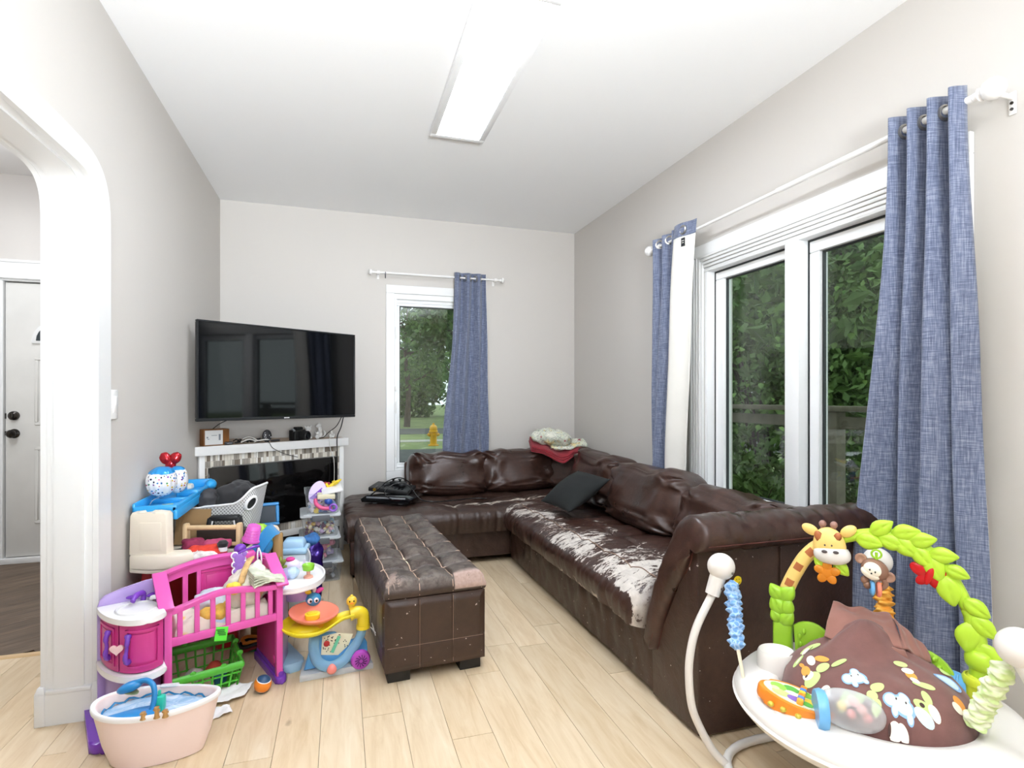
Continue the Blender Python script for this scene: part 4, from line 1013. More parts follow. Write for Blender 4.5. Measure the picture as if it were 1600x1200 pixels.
# things on the mantel shelf
t = thing('wooden_box', 'small wooden box with a white paper front on the left end of the mantel', 'box', flp(.13, .08, ZS), FA)
b = MB(); b.bb((-.062, -.04, 0), (.098, .06, .108), .002); obj('body', b, mat('orange_wood', '8d5a2c', .5, var=.2, vs=14), t)
b = MB(); b.bb((-.055, -.0415, .006), (.056, -.0395, .101)); o = obj('paper_front', b, mat('white_paper', 'efeeec', .7), t)
b = MB(); b.bb((-.045, -.0425, .05), (-.036, -.0412, .06)); b.bb((-.04, -.0425, .042), (-.028, -.0412, .046)); b.bb((.03, -.0425, .035), (.042, -.0412, .075)); b.bb((-.015, -.0425, .066), (.02, -.0412, .069)); obj('print', b, mat('grey_print', '8c9097', .8), o)
t = thing('media_puck', 'small dark grey puck in front of the wooden box', 'device', flp(.222, .04, ZS), FA); b = MB(); b.box((0, 0, .011), (.052, .04, .02), None, .006); obj('casing', b, mat('puck_grey', '3b3c3f', .4), t)
b = MB(); b.box((0, -.0205, .011), (.03, .001, .006)); obj('front_strip', b, GREYP, t)
b = MB(); rnd = random.Random(7)
for s in range(4):
    pts = [flp(.27 + .19 * k / 9 + rnd.uniform(-.02, .02), .05 + rnd.uniform(-.025, .04), ZS + .008 + abs(rnd.gauss(0, .014))) for k in range(10)]
    b.tube(catmull(pts, 5), .0042, 6)
tag(obj('cable_tangle', b, mat('black_cable', '1b1b1d', .5), ang=180), 'tangle of black cables in the middle of the mantel', 'cables')
b = MB(); b.tube(catmull([flp(.30, .03, ZS + .012), flp(.35, .02, ZS + .03), flp(.40, .02, ZS + .018), flp(.45, .01, ZS + .022), flp(.485, .02, ZS + .02)], 6), .005, 6); b.tube(catmull([flp(.32, .05, ZS + .03), flp(.36, .04, ZS + .045), flp(.41, .03, ZS + .02), flp(.38, .01, ZS + .01)], 6), .0035, 6)
tag(obj('white_cable', b, mat('white_cable_sheath', 'dedcd6', .5), ang=180), 'white cable lying over the black cables on the mantel', 'cable')
t = thing('hair_brush', 'round dark dotted hand mirror or brush head standing behind the cables', 'brush', flp(.49, .05, ZS), FA)
b = MB(); b.ell((0, 0, .045), (.034, .016, .045), None, 24, 14); obj('head', b, mat('brush_dark', '3c3a3e', .4), t)
b = MB(); rnd = random.Random(2)
for k in range(14): a, q = rnd.uniform(0, 6.3), rnd.uniform(.1, .85) ** .5; x, z = .030 * q * cos(a), .040 * q * sin(a); b.ell((x, -.016 * math.sqrt(max(0, 1 - (x / .034) ** 2 - (z / .045) ** 2)), .045 + z), (.003, .002, .003), None, 8, 5)
obj('dots', b, mat('dot_white', 'e6e6ea', .4), t)
b = MB(); b.box((.06, .0, .009), (.07, .018, .014), (0, 0, .2), .005); obj('handle', b, MATS['brush_dark'], t)
t = thing('camera', 'black single lens reflex camera on the right half of the mantel', 'camera', flp(.73, .07, ZS), FA + .25)
CB = mat('camera_black', '1a1a1b', .45, bump=.2, bs=300)
b = MB(); b.prism(rrect(.125, .055, .016, 4), .078, None, .006); b.prism([(-.028, -.022), (.028, -.022), (.022, .022), (-.022, .022)], .026, M.Translation((.004, 0, .074)), .008); b.box((-.05, -.03, .036), (.034, .03, .066), None, .01); obj('body', b, CB, t)
b = MB(); b.lathe([(0, .0), (.031, 0), (.031, .028), (.034, .03), (.034, .062), (.030, .066), (.027, .066), (.024, .052), (0, .05)], 28, M.Translation((.012, -.024, .036)) @ rot3(PI / 2, 0, rad(8))); ln = obj('lens', b, CB, t)
b = MB(); b.ell((0, 0, 0), (.024, .024, .006), None, 18, 8); g = obj('lens_glass', b, mat('lens_coating', '0b0d16', .03), ln); g.location = (.020, -.079, .036); g.rotation_euler = (PI / 2, 0, rad(8))
b = MB(); b.lathe([(0, .008), (.010, .008), (.011, 0), (0, 0)], 16, M.Translation((-.042, .0, .078))); b.cyl((-.052, -.026, .07), (-.052, -.026, .078), .007); obj('dial', b, GREYP, t)
POR = mat('white_porcelain', 'f0efec', .18)
def animal(name, label, loc, rz, h, kind):
    t = thing(name, label, 'figurine', loc, rz); b = MB()
    if kind == 'cat':
        b.ell((0, 0, h * .26), (h * .24, h * .17, h * .28), None, 18, 12); b.ell((.0, -.01, h * .62), (h * .13, h * .12, h * .30), (0, rad(-8), 0), 16, 12); b.ell((-h * .10, -.012, h * .84), (h * .20, h * .13, h * .12), (0, rad(-20), 0), 16, 10)
        for s in (-1, 1): b.lathe([(h * .05, 0), (0, h * .16)], 8, M.Translation((-h * .06, s * h * .07 - .012, h * .90)))
        b.tube(catmull([(h * .18, 0, h * .1), (h * .38, 0, h * .12), (h * .42, 0, h * .36), (h * .34, 0, h * .5)], 5), [.008, .007, .004], 8)
    else:
        b.ell((0, 0, h * .28), (h * .25, h * .2, h * .3), None, 18, 12); b.ell((0, -.004, h * .70), (h * .21, h * .18, h * .2), None, 16, 10); b.ell((-h * .02, -h * .16, h * .66), (h * .08, h * .08, h * .06))
        for s in (-1, 1): b.ell((s * h * .17, 0, h * .80), (h * .06, h * .05, h * .16), (0, s * .5, 0), 10, 8); b.ell((s * h * .13, -h * .15, h * .09), (h * .08, h * .12, h * .08), None, 10, 8)
    obj('body', b, POR, t, ang=180); return t
animal('dog_figurine', 'white porcelain puppy figurine just behind the camera lens', flp(.838, .11, ZS), FA, .11, 'dog')
animal('cat_figurine', 'white porcelain cat figurine with raised tail beside the puppy', flp(.925, .10, ZS), FA, .118, 'cat')
animal('egg_cup_figurine', 'small white porcelain figurine between the puppy and the cat', flp(.885, .06, ZS), FA, .062, 'dog')
animal('small_figurine', 'tiny white porcelain figurine at the right end of the mantel', flp(1.02, .09, ZS), FA, .065, 'cat')
BC = MATS['black_cable']
def cord(name, label, pts, r, m=BC): b = MB(); b.tube(catmull(pts, 7), r, 6); return tag(obj(name, b, m, ang=180), label, 'cord')
cord('hanging_cord', 'black cord hanging from the right end of the television past the mantel', [flp(1.0, -.12, 1.06), flp(1.005, -.08, .98), flp(1.008, -.022, .90), flp(1.008, -.02, .80), flp(1.01, -.016, .68), flp(1.008, -.02, .50), flp(.99, -.05, .36)], .004)
cord('loop_cord', 'thin black cord curving from the television to the figurines', [flp(.985, -.12, 1.06), flp(.99, -.04, .985), flp(.965, .03, .935), flp(.93, .04, .90), flp(.88, .02, .895)], .0032)
cord('thin_cord', 'thin white cord hanging in front of the firebox glass on the right', [flp(.955, .0, .892), flp(.945, -.012, .87), flp(.955, -.014, .80), flp(.985, -.012, .72), flp(.985, -.014, .55), flp(.96, -.03, .40)], .0028, MATS['white_cable_sheath'])
cord('corner_cord', 'short black cord from the left end of the television to the wooden box', [flp(.17, -.10, 1.062), flp(.15, .0, 1.03), flp(.14, .08, .995)], .003)
cord('drooping_cord', 'thin dark cord drooping over the front of the mantel from the cables', [flp(.47, .02, .90), flp(.478, -.012, .885), flp(.50, -.012, .85), flp(.56, .0, .815), flp(.62, .01, .79), flp(.70, .008, .765)], .0022)
# ---------------------------------------------------------------- plastics
def pl(name, col, rough=.32, **k): return mat(name, col, rough, **k)
PINK = pl('hot_pink_plastic', 'e45bb0'); MAG = pl('magenta_plastic', 'd23c8e'); LAV = pl('lavender_plastic', 'b9a0dc'); PUR = pl('purple_plastic', '7a3fb8', .25)
WPL = pl('white_plastic', 'f3f1f2'); BEI = pl('beige_plastic', 'e9dfcd', .45); SKY = pl('sky_blue_plastic', '2d9fe0'); REDP = pl('red_plastic', 'c2282b')
YEL = pl('yellow_plastic', 'f2d32f'); LIM = pl('lime_plastic', '8fcf3a'); GRN = pl('green_plastic', '55bf3a'); ORG = pl('orange_plastic', 'f28c28'); COR = pl('coral_plastic', 'f58c72')
TANP = pl('tan_plastic', 'a5824f', .45); BLU = pl('blue_plastic', '2b86c5'); PINKL = pl('pale_pink_plastic', 'f3dcd6', .35); GRY = pl('grey_latch_plastic', '63666b', .4)
WOODL = mat('light_beech', 'dcbd92', .5, var=.1, vs=20)
def m_clear(name, tint=(.93, .95, .96, 1), a=.22, rough=.25, col=(.85, .88, .9, 1)):
    t = NT(name); tr = t.n('BsdfTransparent'); tr.inputs[0].default_value = tint
    t.set('Base Color', col); t.set('Roughness', rough); mx = t.n('MixShader')
    lw = t.n('LayerWeight', i_Blend=.35); f = t.math('ADD', t.math('MULTIPLY', lw.outputs['Facing'], .4), a)
    t.t.links.new(f, mx.inputs[0]); t.t.links.new(tr.outputs[0], mx.inputs[1]); t.t.links.new(t.b.outputs[0], mx.inputs[2]); t.t.links.new(mx.outputs[0], t.o.inputs[0])
    MATS[name] = t.m; return t.m
CLEAR = m_clear('clear_bin_plastic', (.97, .98, .985, 1), a=.07); CLEARL = m_clear('clear_lid_plastic', a=.5); CLEARB = m_clear('clear_blue_plastic', (.75, .88, .97, 1), .45, .15, (.35, .62, .85, 1))

# ---------------------------------------------------------------- doll nursery play centre
NA = math.atan2(.152, .355)
dn = thing('doll_nursery', 'pink and lavender toy doll nursery with crib, sink cabinet and white tray', 'toy nursery', (-.607, 2.355, 0), NA)
def bar(b, p, q, w, d, bev=.003):
    """flat bar from p to q (in the xz plane), width w, depth d along y"""
    p, q = V(p), V(q); v = q - p; a = -math.atan2(v.z, v.x); b.box((p + q) / 2, (v.length, d, w), (0, a, 0), bev, 1)
def railz(x): return .405 + .030 * sin(PI * smooth3(-.02, .40, x) ** .85) + .012 * x / .38
b = MB(); 
rg = []
for k in range(25):
    x = lerp(-.002, .382, k / 24); z = railz(x); rg.append([(x, -.010, z - .022), (x, -.014, z - .004), (x, -.012, z), (x, .010, z), (x, .010, z - .022)])
b.rings(rg); b.bb((-.002, -.008, .264), (.382, .008, .295), .003); obj('front_rail', b, PINK, dn)
for x in (.028, .085, .140, .195, .250, .305, .356):
    b = MB(); b.bb((x - .009, -.005, .29), (x + .009, .006, railz(x) - .015), .002); obj('slat', b, PINK, dn)
for x in (-.012, .391):
    b = MB(); b.bb((x - .013, -.012, .018), (x + .013, .014, .412), .003); obj('front_post', b, PINK, dn)
    b = MB(); b.prism([(.012, .02), (.292, .02), (.292, .465), (.14, .485), (.012, .41)], .012, M.Translation((x - .006, 0, 0)) @ YZ, .002); b.box((x, .03, .09), (.03, .02, .03), None, .004); obj('end_panel', b, MAG, dn)
    b = MB(); b.box((x - .008 if x < 0 else x + .006, .055, .462), (.05, .20, .013), (math.atan2(.092, .17), 0, 0), .004); obj('end_cap', b, PINK, dn)
    b = MB(); b.prism(rrect(.045, .34, .02, 5), .03, M.Translation((x + .004, .14, 0)), .008); b.prism(rrect(.03, .31, .014, 5), .022, M.Translation((x + .004, .14, .026)), .006); obj('foot', b, PUR, dn)
# back panel with a curved crest
def crest(x): return lerp(.462, .472, x / .42) + .040 * sin(PI * min(1, max(0, (x + .01) / .44))) ** .8
rg = []; b = MB()
for k in range(31):
    x = lerp(-.012, .43, k / 30); z = crest(x); rg.append([(x, .252, z - .012), (x, .248, z - .002), (x, .256, z + .003), (x, .292, z + .002), (x, .292, z - .012)])
b.rings(rg)
rg = [[(x, .264, crest(x) - .045), (x, .264, crest(x) - .008), (x, .284, crest(x) - .008), (x, .284, crest(x) - .045)] for x in [lerp(-.006, .40, k / 30) for k in range(31)]]
b.rings(rg); b.bb((-.006, .264, .27), (.40, .284, .30), .002); obj('back_crest', b, PINK, dn)
for x0, x1 in ((.0, .024), (.082, .102), (.135, .150), (.283, .300), (.335, .355), (.378, .40)):
    b = MB(); b.bb((x0, .266, .28), (x1, .282, crest((x0 + x1) / 2) - .03), .002); obj('slat', b, PINK, dn)
b = MB(); b.bb((.148, .272, .28), (.285, .280, .468), .001); rectring(b, lambda u, w, z: (u, .266 + w, z), (.150, .283, .30, .455), (.162, .271, .312, .443), 0, .006, .002); b.bb((.172, .268, .322), (.261, .274, .433), .003); obj('back_panel', b, MAG, dn)
b = MB(); b.bb((.0, .01, .262), (.38, .28, .275), .002); obj('crib_floor', b, MAG, dn)
# bedding
def m_pastel(name='pastel_nursery_print', base='eee6d8'):
    t = NT(name); o = t.obj(); v = t.n('TexVoronoi', i_Vector=o, i_Scale=13); s = t.sep(v.outputs['Color'])
    c = t.ramp(s[0], [(0, 'efe6d6'), (.25, 'bcd3ea'), (.45, 'f2cf74'), (.62, 'ece0d0'), (.8, 'e0b585'), (.9, 'cfe0b8')], 'CONSTANT')
    e = t.ramp(t.math('ADD', v.outputs['Distance'], t.math('MULTIPLY', t.noise(o, 40, 3), .25)), [(.42, 1.0), (.55, 0.0)])
    t.set('Base Color', t.mix(e, hx(base), c)); t.set('Roughness', .9); t.bump(t.noise(o, 60, 3), .3, .003); MATS[name] = t.m; return t.m
PAS = m_pastel()
b = MB(); b.surf(lambda u, v: (lerp(.012, .372, u), lerp(.016, .272, v), .276 + (.055 + .02 * NZ.noise(V((u * 5, v * 4, 2))) + .012 * NZ.noise(V((u * 12, v * 9, 5)))) * (min(1, min(u, 1 - u, v, 1 - v) / .05)) ** .4), 60, 40)
obj('crib_mattress', b, PAS, dn, ang=180)
for k, (x, y, r) in enumerate(((.13, .05, .028), (.175, .045, .032), (.20, .09, .026))):
    b = MB(); b.ell((x, y, .338), (r * 1.2, r, r), (0, .3 * k, k), 22, 14, 1, lambda d, a, e: d * (1 + .2 * NZ.noise(d * 45))); b.bm.transform(M.Translation((-.607, 2.355, 0)) @ M.Rotation(NA, 4, 'Z')); tag(obj('crib_plush', b, mat('golden_plush', 'edc25a', .95, var=.25, vs=40), ang=180), ('golden plush lying behind the crib slats, nearest the sink', 'golden plush lying at the middle of the crib behind the slats', 'golden plush at the back of the crib mattress')[k], 'plush toy')
# sink cabinet
AX, AY = -.09, .15
def ce(th, rx, ry): return (AX + rx * sin(th), AY - ry * cos(th))
TH0, TH1 = -PI / 2, rad(34)
def sector(rx, ry, th0=TH0, th1=TH1, n=24): return [ce(lerp(th0, th1, k / n), rx, ry) for k in range(n + 1)]
b = MB(); b.prism(sector(.126, .252, TH0, rad(31)) + [(-.026, .15)], .020, M.Translation((0, 0, .404)), .006); 
ct = obj('counter', b, WPL, dn)
b = MB(); b.lathe([(.068, .0), (.064, .004), (.058, -.001), (.052, -.016), (.03, -.022), (0, -.023)], 28, M.Translation((-.105, .035, .4245)) @ M.Diagonal((1, 1.15, 1, 1))); obj('sink_basin', b, mat('basin_grey_white', 'dcdad8', .3), ct)
b = MB(); b.tube(catmull([(-.075, .12, .424), (-.075, .115, .452), (-.10, .085, .458), (-.115, .06, .444)], 6), [.012, .011, .010, .009], 12, flat=.8); b.ell((-.045, .115, .440), (.022, .009, .008), (0, 0, .3)); b.ell((-.108, .128, .440), (.022, .009, .008), (0, 0, -.4)); fa = obj('faucet', b, PUR, dn)
b = MB(); b.tube(catmull([(-.05, .10, .428), (-.052, .06, .446), (-.03, .045, .448)], 5), .008, 10); obj('spout', b, WPL, fa)
b = MB(); b.prism(sector(.128, .25, TH0, rad(31)) + [(-.026, .15)], .022, M.Translation((0, 0, .203)), .006); obj('lower_shelf', b, WPL, dn)
b = MB(); b.prism(sector(.104, .215) + [(-.024, .15)], .18, M.Translation((0, 0, .224))); b.prism(sector(.10, .12, TH0, rad(40)) + [(-.024, .15)], .19, M.Translation((0, 0, .015))); obj('cabinet_body', b, LAV, dn, ang=30)
def door(th0, th1):
    b = MB(); Z0, Z1 = .230, .400
    def sh(t0, t1, z0, z1, r0, r1, n=12):
        A = [ce(lerp(t0, t1, k / n), .104 + r0, .215 + r0 * 1.4) for k in range(n + 1)]; B = [ce(lerp(t0, t1, k / n), .104 + r1, .215 + r1 * 1.4) for k in range(n + 1)]
        b.rings([[(x, y, z0) for x, y in A + B[::-1]], [(x, y, z1) for x, y in A + B[::-1]]])
    sh(th0, th1, Z0, Z1, .001, .010)
    m = (th1 - th0) * .13; sh(th0 + m, th1 - m, Z0 + .018, Z0 + .026, .008, .015); sh(th0 + m, th1 - m, Z1 - .026, Z1 - .018, .008, .015); sh(th0 + m, th0 + m * 1.4, Z0 + .018, Z1 - .018, .008, .015); sh(th1 - m * 1.4, th1 - m, Z0 + .018, Z1 - .018, .008, .015); sh(th0 + m * 1.9, th1 - m * 1.9, Z0 + .034, Z1 - .034, .010, .013)
    return b
TS = rad(-40)
for (a0, a1, th) in ((TH0 + .04, TS - .02, TS - .30), (TS + .02, rad(30), TS + .26)):
    d = obj('door', door(a0, a1), MAG, dn, ang=35)
    p = ce(th, .119, .236); b = MB()
    b.tube(catmull([(p[0] * 1.0, p[1], .365), (p[0] - .010 * sin(-th) * 1, p[1] - .016, .348), (p[0] - .006, p[1] - .012, .318), (p[0] - .01, p[1] - .016, .290), (p[0], p[1], .272)], 6), [.011, .008, .006, .008, .011], 10)
    obj('handle', b, PUR, d, ang=180)
p = ce(TS, .124, .246); hp = [(.016 * sin(t) ** 3 * 1.35, .0165 * (cos(t) - .38 * cos(2 * t) - .15 * cos(3 * t) - .07 * cos(4 * t))) for t in (2 * PI * k / 32 for k in range(32))]
b = MB(); b.prism(hp[::-1], .007, M.Translation((p[0], p[1], .318)) @ M.Rotation(rad(-28), 4, 'Z') @ XZ, .002); obj('heart_latch', b, mat('pale_heart', 'f6cfd2', .4), dn)
b = MB(); o_ = [(-.214, .03), (-.02, .03), (-.02, .492), (-.06, .487), (-.14, .472), (-.19, .458), (-.206, .445), (-.214, .42)]; b.prism(o_, .016, M.Translation((0, .168, 0)) @ XZ, .005); obj('backboard', b, LAV, dn)
b = MB(); b.prism(rrect(.078, .36, .034, 6), .04, M.Translation((-.212, .075, 0)), .014); b.prism(rrect(.042, .27, .018, 5), .03, M.Translation((-.202, .10, .03)), .010); obj('foot', b, PUR, dn)
# right wing with the white feeding tray
b = MB(); b.prism([(0, .03), (.13, .03), (.13, .40), (.11, .43), (.02, .45), (0, .44)], .014, M.Translation((.412, .06, 0)) @ M.Rotation(rad(62), 4, 'Z') @ XZ, .004); obj('wing_panel', b, LAV, dn)
TR = M.Translation((.515, .215, 0)) @ M.Rotation(rad(-18), 4, 'Z')
el = [(TR @ V((.15 * cos(t), .215 * sin(t), 0))).xy[:] for t in (2 * PI * k / 40 for k in range(40))]; b = MB(); b.prism(el, .014, M.Translation((0, 0, .352)), .005)
b.lathe([(.93, .012), (1.0, .014), (1.0, .024), (.955, .024), (.93, .012)], 40, M.Translation((0, 0, .352)) @ TR @ M.Diagonal((.15, .215, 1, 1))); tr = obj('tray', b, WPL, dn)
b = MB(); b.prism([(.52 + .08 * cos(t), .20 + .11 * sin(t)) for t in (2 * PI * k / 24 for k in range(24))], .07, M.Translation((0, 0, .282)), .01); b.bb((.44, .12, .285), (.54, .26, .30), .005); obj('tray_bracket', b, LAV, dn)
b = MB(); b.prism(rrect(.10, .26, .03, 5), .04, M.Translation((.47, .17, 0)), .01); obj('wing_base', b, mat('pale_blue_plastic', 'a9cdea', .35), dn)
# mobile over the crib
b = MB(); b.tube(catmull([(.40, .27, .44), (.375, .25, .50), (.372, .22, .53), (.350, .20, .538), (.30, .19, .530), (.262, .20, .512)], 6), [.006, .006, .006, .006, .005, .004], 8); mb_ = obj('mobile_arm', b, PUR, dn)
b = MB(); b.tube(catmull([(.366, .2, .53), (.375, .195, .50), (.374, .19, .455), (.362, .19, .45), (.360, .195, .50), (.366, .2, .53)], 6), .0035, 6); b.tube(catmull([(.285, .195, .525), (.272, .19, .50), (.262, .195, .47)], 4), .0025, 6); obj('mobile_loop', b, WPL, mb_)
b = MB()
def blob(cx, cz, s, pts, y0, h):
    for x, z, r in pts: b.ell((cx + x * s, y0, cz + z * s), (r * s, h, r * s), None, 14, 8)
BP = [(0, .25, .30), (-.26, .48, .15), (.26, .48, .15), (0, -.2, .26), (-.2, -.45, .16), (.2, -.45, .16), (-.25, -.05, .13), (.25, -.05, .13)]
blob(.285, .480, .075, [(x, z, r + .07) for x, z, r in BP], .192, .003); obj('bear_charm_border', b, WPL, mb_)
b = MB(); blob(.285, .480, .075, BP, .189, .003); obj('bear_charm', b, mat('violet_print', '9a6cc4', .5), mb_)
b = MB(); b.prism([(x * .9, y * .9) for x, y in hp][::-1], .012, M.Translation((.325, .20, .505)) @ XZ, .002); b.bb((.318, .19, .48), (.348, .215, .525), .006); obj('pink_charm', b, PINK, mb_)
# hanging green tag
b = MB(); b.box((0, 0, 0), (.045, .002, .052), (rad(-12), rad(12), 0), .0006); gt = obj('price_tag', b, mat('neon_green_card', '59e03a', .6), dn, label='neon green card tag'); gt.location = (.166, -.018, .272)
b = MB()
for k in range(6): b.box((.002 * k - .003, -.0022, .017 - .007 * k), (.030 - .004 * (k % 2), .0008, .0032), (rad(-12), rad(12), 0))
pt = obj('tag_print', b, mat('tag_black_print', '1f5a1a', .7), gt)

# doll blanket heap in the crib
b = MB(); b.ell((.30, .12, .395), (.085, .085, .085), None, 50, 30, .9, lambda d, a, e: d * (1 + .25 * NZ.noise(d * 22) + .12 * NZ.noise(d * 50)) + V((0, 0, .02 * d.x / .08))); 
b.bm.transform(M.Translation((-.607, 2.355, 0)) @ M.Rotation(NA, 4, 'Z')); tag(obj('doll_blanket', b, PAS, ang=180), 'bunched pastel doll blanket piled at the right end of the pink crib', 'blanket')
b = MB(); tf = M.Translation((-.607, 2.355, 0)) @ M.Rotation(NA, 4, 'Z')
for k in range(5):
    b.surf(lambda u, v: (lerp(.285, .405, u), lerp(-.028, .085, v), .436 + k * .008 + .014 * sin(u * 3.2 + k * .4) - .010 * (1 - v) + .004 * NZ.noise(V((u * 6, v * 5, k)))), 18, 12)
bm = b.bm; bm.transform(tf); o = obj('folded_cloth', b, mat('sage_striped_cloth', 'd9dcc6', .9, var=.25, vs=30), ang=180, solid=.005); tag(o, 'folded pale sage cloth lying on the right post of the pink crib', 'cloth')
b = MB(); b.rings(fold([(.245, .05, .40), (.262, .06, .45), (.285, .08, .495), (.31, .11, .515)], (.03, 0, .008), .012, 3, .002)); b.bm.transform(tf); tag(obj('giraffe_strap', b, mat('tan_plush', 'd9b27a', .9, var=.35, vs=45), ang=180), 'tan and yellow plush strap across the doll blanket', 'plush toy')
b = MB(); b.ell((.225, .03, .425), (.026, .022, .026), None, 18, 12); b.ell((.205, .02, .44), (.013, .01, .013)); b.bm.transform(tf); tag(obj('yellow_plush', b, mat('yellow_plush_fur', 'f1cf4d', .95, bump=.4, bs=120), ang=180), 'small yellow plush peeking over the front of the crib', 'plush toy')
b = MB(); b.ell((.19, .14, .355), (.085, .07, .05), None, 44, 26, .9, lambda d, a, e: d * (1 + .28 * NZ.noise(d * 24) + .10 * NZ.noise(d * 60))); b.bm.transform(tf); tag(obj('doll_quilt', b, mat('pale_blue_quilt', 'd5e0ea', .9, var=.2, vs=22), ang=180), 'rumpled pale blue doll quilt in the middle of the pink crib', 'blanket')
# toys on the tray
def on(x, y, z): p = tf @ V((x, y, z)); return (p.x, p.y, p.z)
t = thing('toy_plant', 'tiny leafy toy plant in a pale lime pot on the white tray', 'toy', on(.468, .215, .3665))
b = MB(); b.lathe([(0, 0), (.022, 0), (.028, .028), (.026, .034), (0, .032)], 18); obj('pot', b, mat('pale_lime', 'dcefa0', .4), t)
b = MB()
for k in range(7):
    a = 2.4 * k; b.ell((.012 * cos(a), .012 * sin(a), .048 + .006 * k), (.018, .007, .010), (0, rad(-40), a), 10, 6)
obj('leaves', b, mat('olive_leaves', '8a9440', .6), t, kind='stuff')
t = thing('toy_cup', 'lime green toy cup on a pink foot on the white tray', 'toy cup', on(.570, .150, .3665))
b = MB(); b.lathe([(.010, .03), (.024, .036), (.028, .056), (.026, .062), (.022, .058), (0, .044)], 20); obj('bowl', b, LIM, t)
b = MB(); b.lathe([(0, 0), (.022, 0), (.020, .008), (.008, .014), (.009, .034), (0, .034)], 18); obj('foot', b, mat('salmon_plastic', 'e9a994', .4), t)
b = MB(); b.ell((0, 0, .026), (.032, .03, .027), None, 28, 18, 1, lambda d, a, e: d * (1 + .15 * NZ.noise(d * 60))); b.bm.transform(M.Translation(on(.510, .19, .3655))); tag(obj('blue_plush', b, mat('pale_blue_plush', 'c3d9ef', .9, var=.15, vs=40), ang=180), 'pale blue and white soft lump on the middle of the tray', 'plush toy')
t = thing('toy_teapot', 'white and lilac toy teapot with a magenta lid at the back of the tray', 'toy', on(.545, .295, .3665))
b = MB(); b.ell((0, 0, .03), (.036, .034, .03)); b.tube(catmull([(.03, 0, .02), (.05, 0, .03), (.056, 0, .05)], 4), [.009, .007, .006], 8); obj('body', b, mat('lilac_white', 'e6dcf2', .35), t)
b = MB(); b.ell((-.008, -.004, .058), (.022, .02, .012)); obj('lid', b, MAG, t)
# green basket under the crib
gb = thing('shopping_basket', 'green open lattice toy basket under the pink crib', 'basket', on(.135, .135, .0), NA + rad(-3))
BW, BD, BH = .128, .10, .125
b = MB(); b.bb((-.105, -.08, 0), (.105, .08, .006), .002); obj('bottom', b, GRN, gb)
def bwall(p, q, p0, q0, n):
    b = MB(); p, q, p0, q0 = map(V, (p, q, p0, q0))
    for k in range(n + 1): u = k / n; b.tube([p0.lerp(q0, u), p.lerp(q, u)], .0042, 6)
    for v in (.36, .66): b.tube([p0.lerp(p, v), q0.lerp(q, v)], .0038, 6)
    b.tube([p0.lerp(p, .92), q0.lerp(q, .92)], .0085, 8, flat=1.9); b.tube([p0.lerp(p, .06), q0.lerp(q, .06)], .006, 8); b.ell(p.lerp(q, .3) + V((0, 0, .004)), (.012, .004, .012), None, 12, 8); b.ell(p.lerp(q, .72) + V((0, 0, .004)), (.012, .004, .012), None, 12, 8)
    return b
cs = [(-BW, -BD, BH - .01), (BW, -BD, BH - .01), (BW, BD, BH + .035), (-BW, BD, BH + .035)]; c0_ = [(-.105, -.08, .004), (.105, -.08, .004), (.105, .08, .004), (-.105, .08, .004)]
for k, n in ((0, 7), (1, 5), (2, 7), (3, 5)): obj('lattice_side', bwall(cs[k], cs[(k + 1) % 4], c0_[k], c0_[(k + 1) % 4], n), GRN, gb)
rnd = random.Random(5)
for k, (x, y, z, r, m_, lb) in enumerate(((-.06, -.03, .038, .034, 'd8c8a8', 'tan'), (.0, -.035, .04, .032, 'cbb59b', 'beige'), (.055, -.02, .042, .034, '2d6e86', 'teal'), (-.03, .035, .05, .036, 'e4e0da', 'white'), (.045, .04, .055, .034, 'c14a3c', 'red'))):
    b = MB(); b.ell((0, 0, 0), (r, r * .8, r), (k, k * .7, 0), 20, 14, 1, lambda d, a, e: d * (1 + .18 * NZ.noise(d * 40 + V((k, 0, 0)))))
    p = gb.location + M.Rotation(gb.rotation_euler.z, 3, 'Z') @ V((x, y, z)); b.bm.transform(M.Translation(p)); tag(obj('balled_sock', b, mat('sock_' + lb, m_, .9), ang=180), lb + ' balled up sock in the green basket', 'sock', 'socks in the green basket')

# ---------------------------------------------------------------- doll bath tub
TBZ = .178
def tubpt(t, k, z):
    x = .19 * cos(t) * k; y = (.100 - .022 * cos(t)) * sin(t) * k
    return V((x, y, z))
bt = thing('doll_bathtub', 'pale pink toy bathtub with blue water and hand shower at the bottom left', 'toy bathtub', (-.588, 2.128, 0), rad(-6))
rim = lambda t: TBZ + .014 * cos(t) ** 2 - .004
b = MB(); N_ = 56
rings = []
for k, zf in ((.0, 0), (.66, .0), (.74, .012), (.86, .35), (.95, .75), (1.0, .97), (1.015, 1.0), (1.0, 1.03), (.95, 1.03), (.925, 1.0), (.90, .85), (.83, .5), (.7, .30), (.4, .27), (.0, .27)):
    rings.append([tubpt(2 * PI * i / N_, k, zf * rim(2 * PI * i / N_) if zf < 1 else rim(2 * PI * i / N_) + (zf - 1) * .15) for i in range(N_)])
b.rings(rings, True, False); bmesh.ops.remove_doubles(b.bm, verts=b.bm.verts, dist=.0001); obj('tub', b, [PINKL], bt, ang=60)
b = MB(); b.rings([[tubpt(2 * PI * i / N_, k, rim(2 * PI * i / N_) + dz) for i in range(N_)] for k, dz in ((1.022, -.010), (1.03, -.002), (1.02, .006), (.98, .008), (.945, .004), (.925, -.012), (.89, -.05))], True, False); obj('rim', b, WPL, bt, ang=60)
t_ = NT('water_print'); o_n = t_.obj(); t_.set('Base Color', t_.ramp(t_.noise(o_n, 16, 4, .6, 1.5), [(.35, '8fb9dd'), (.5, 'b3d0ea'), (.65, 'd5e4f2')])); t_.set('Roughness', .15); t_.set('Coat Weight', .4); WATER = t_.m
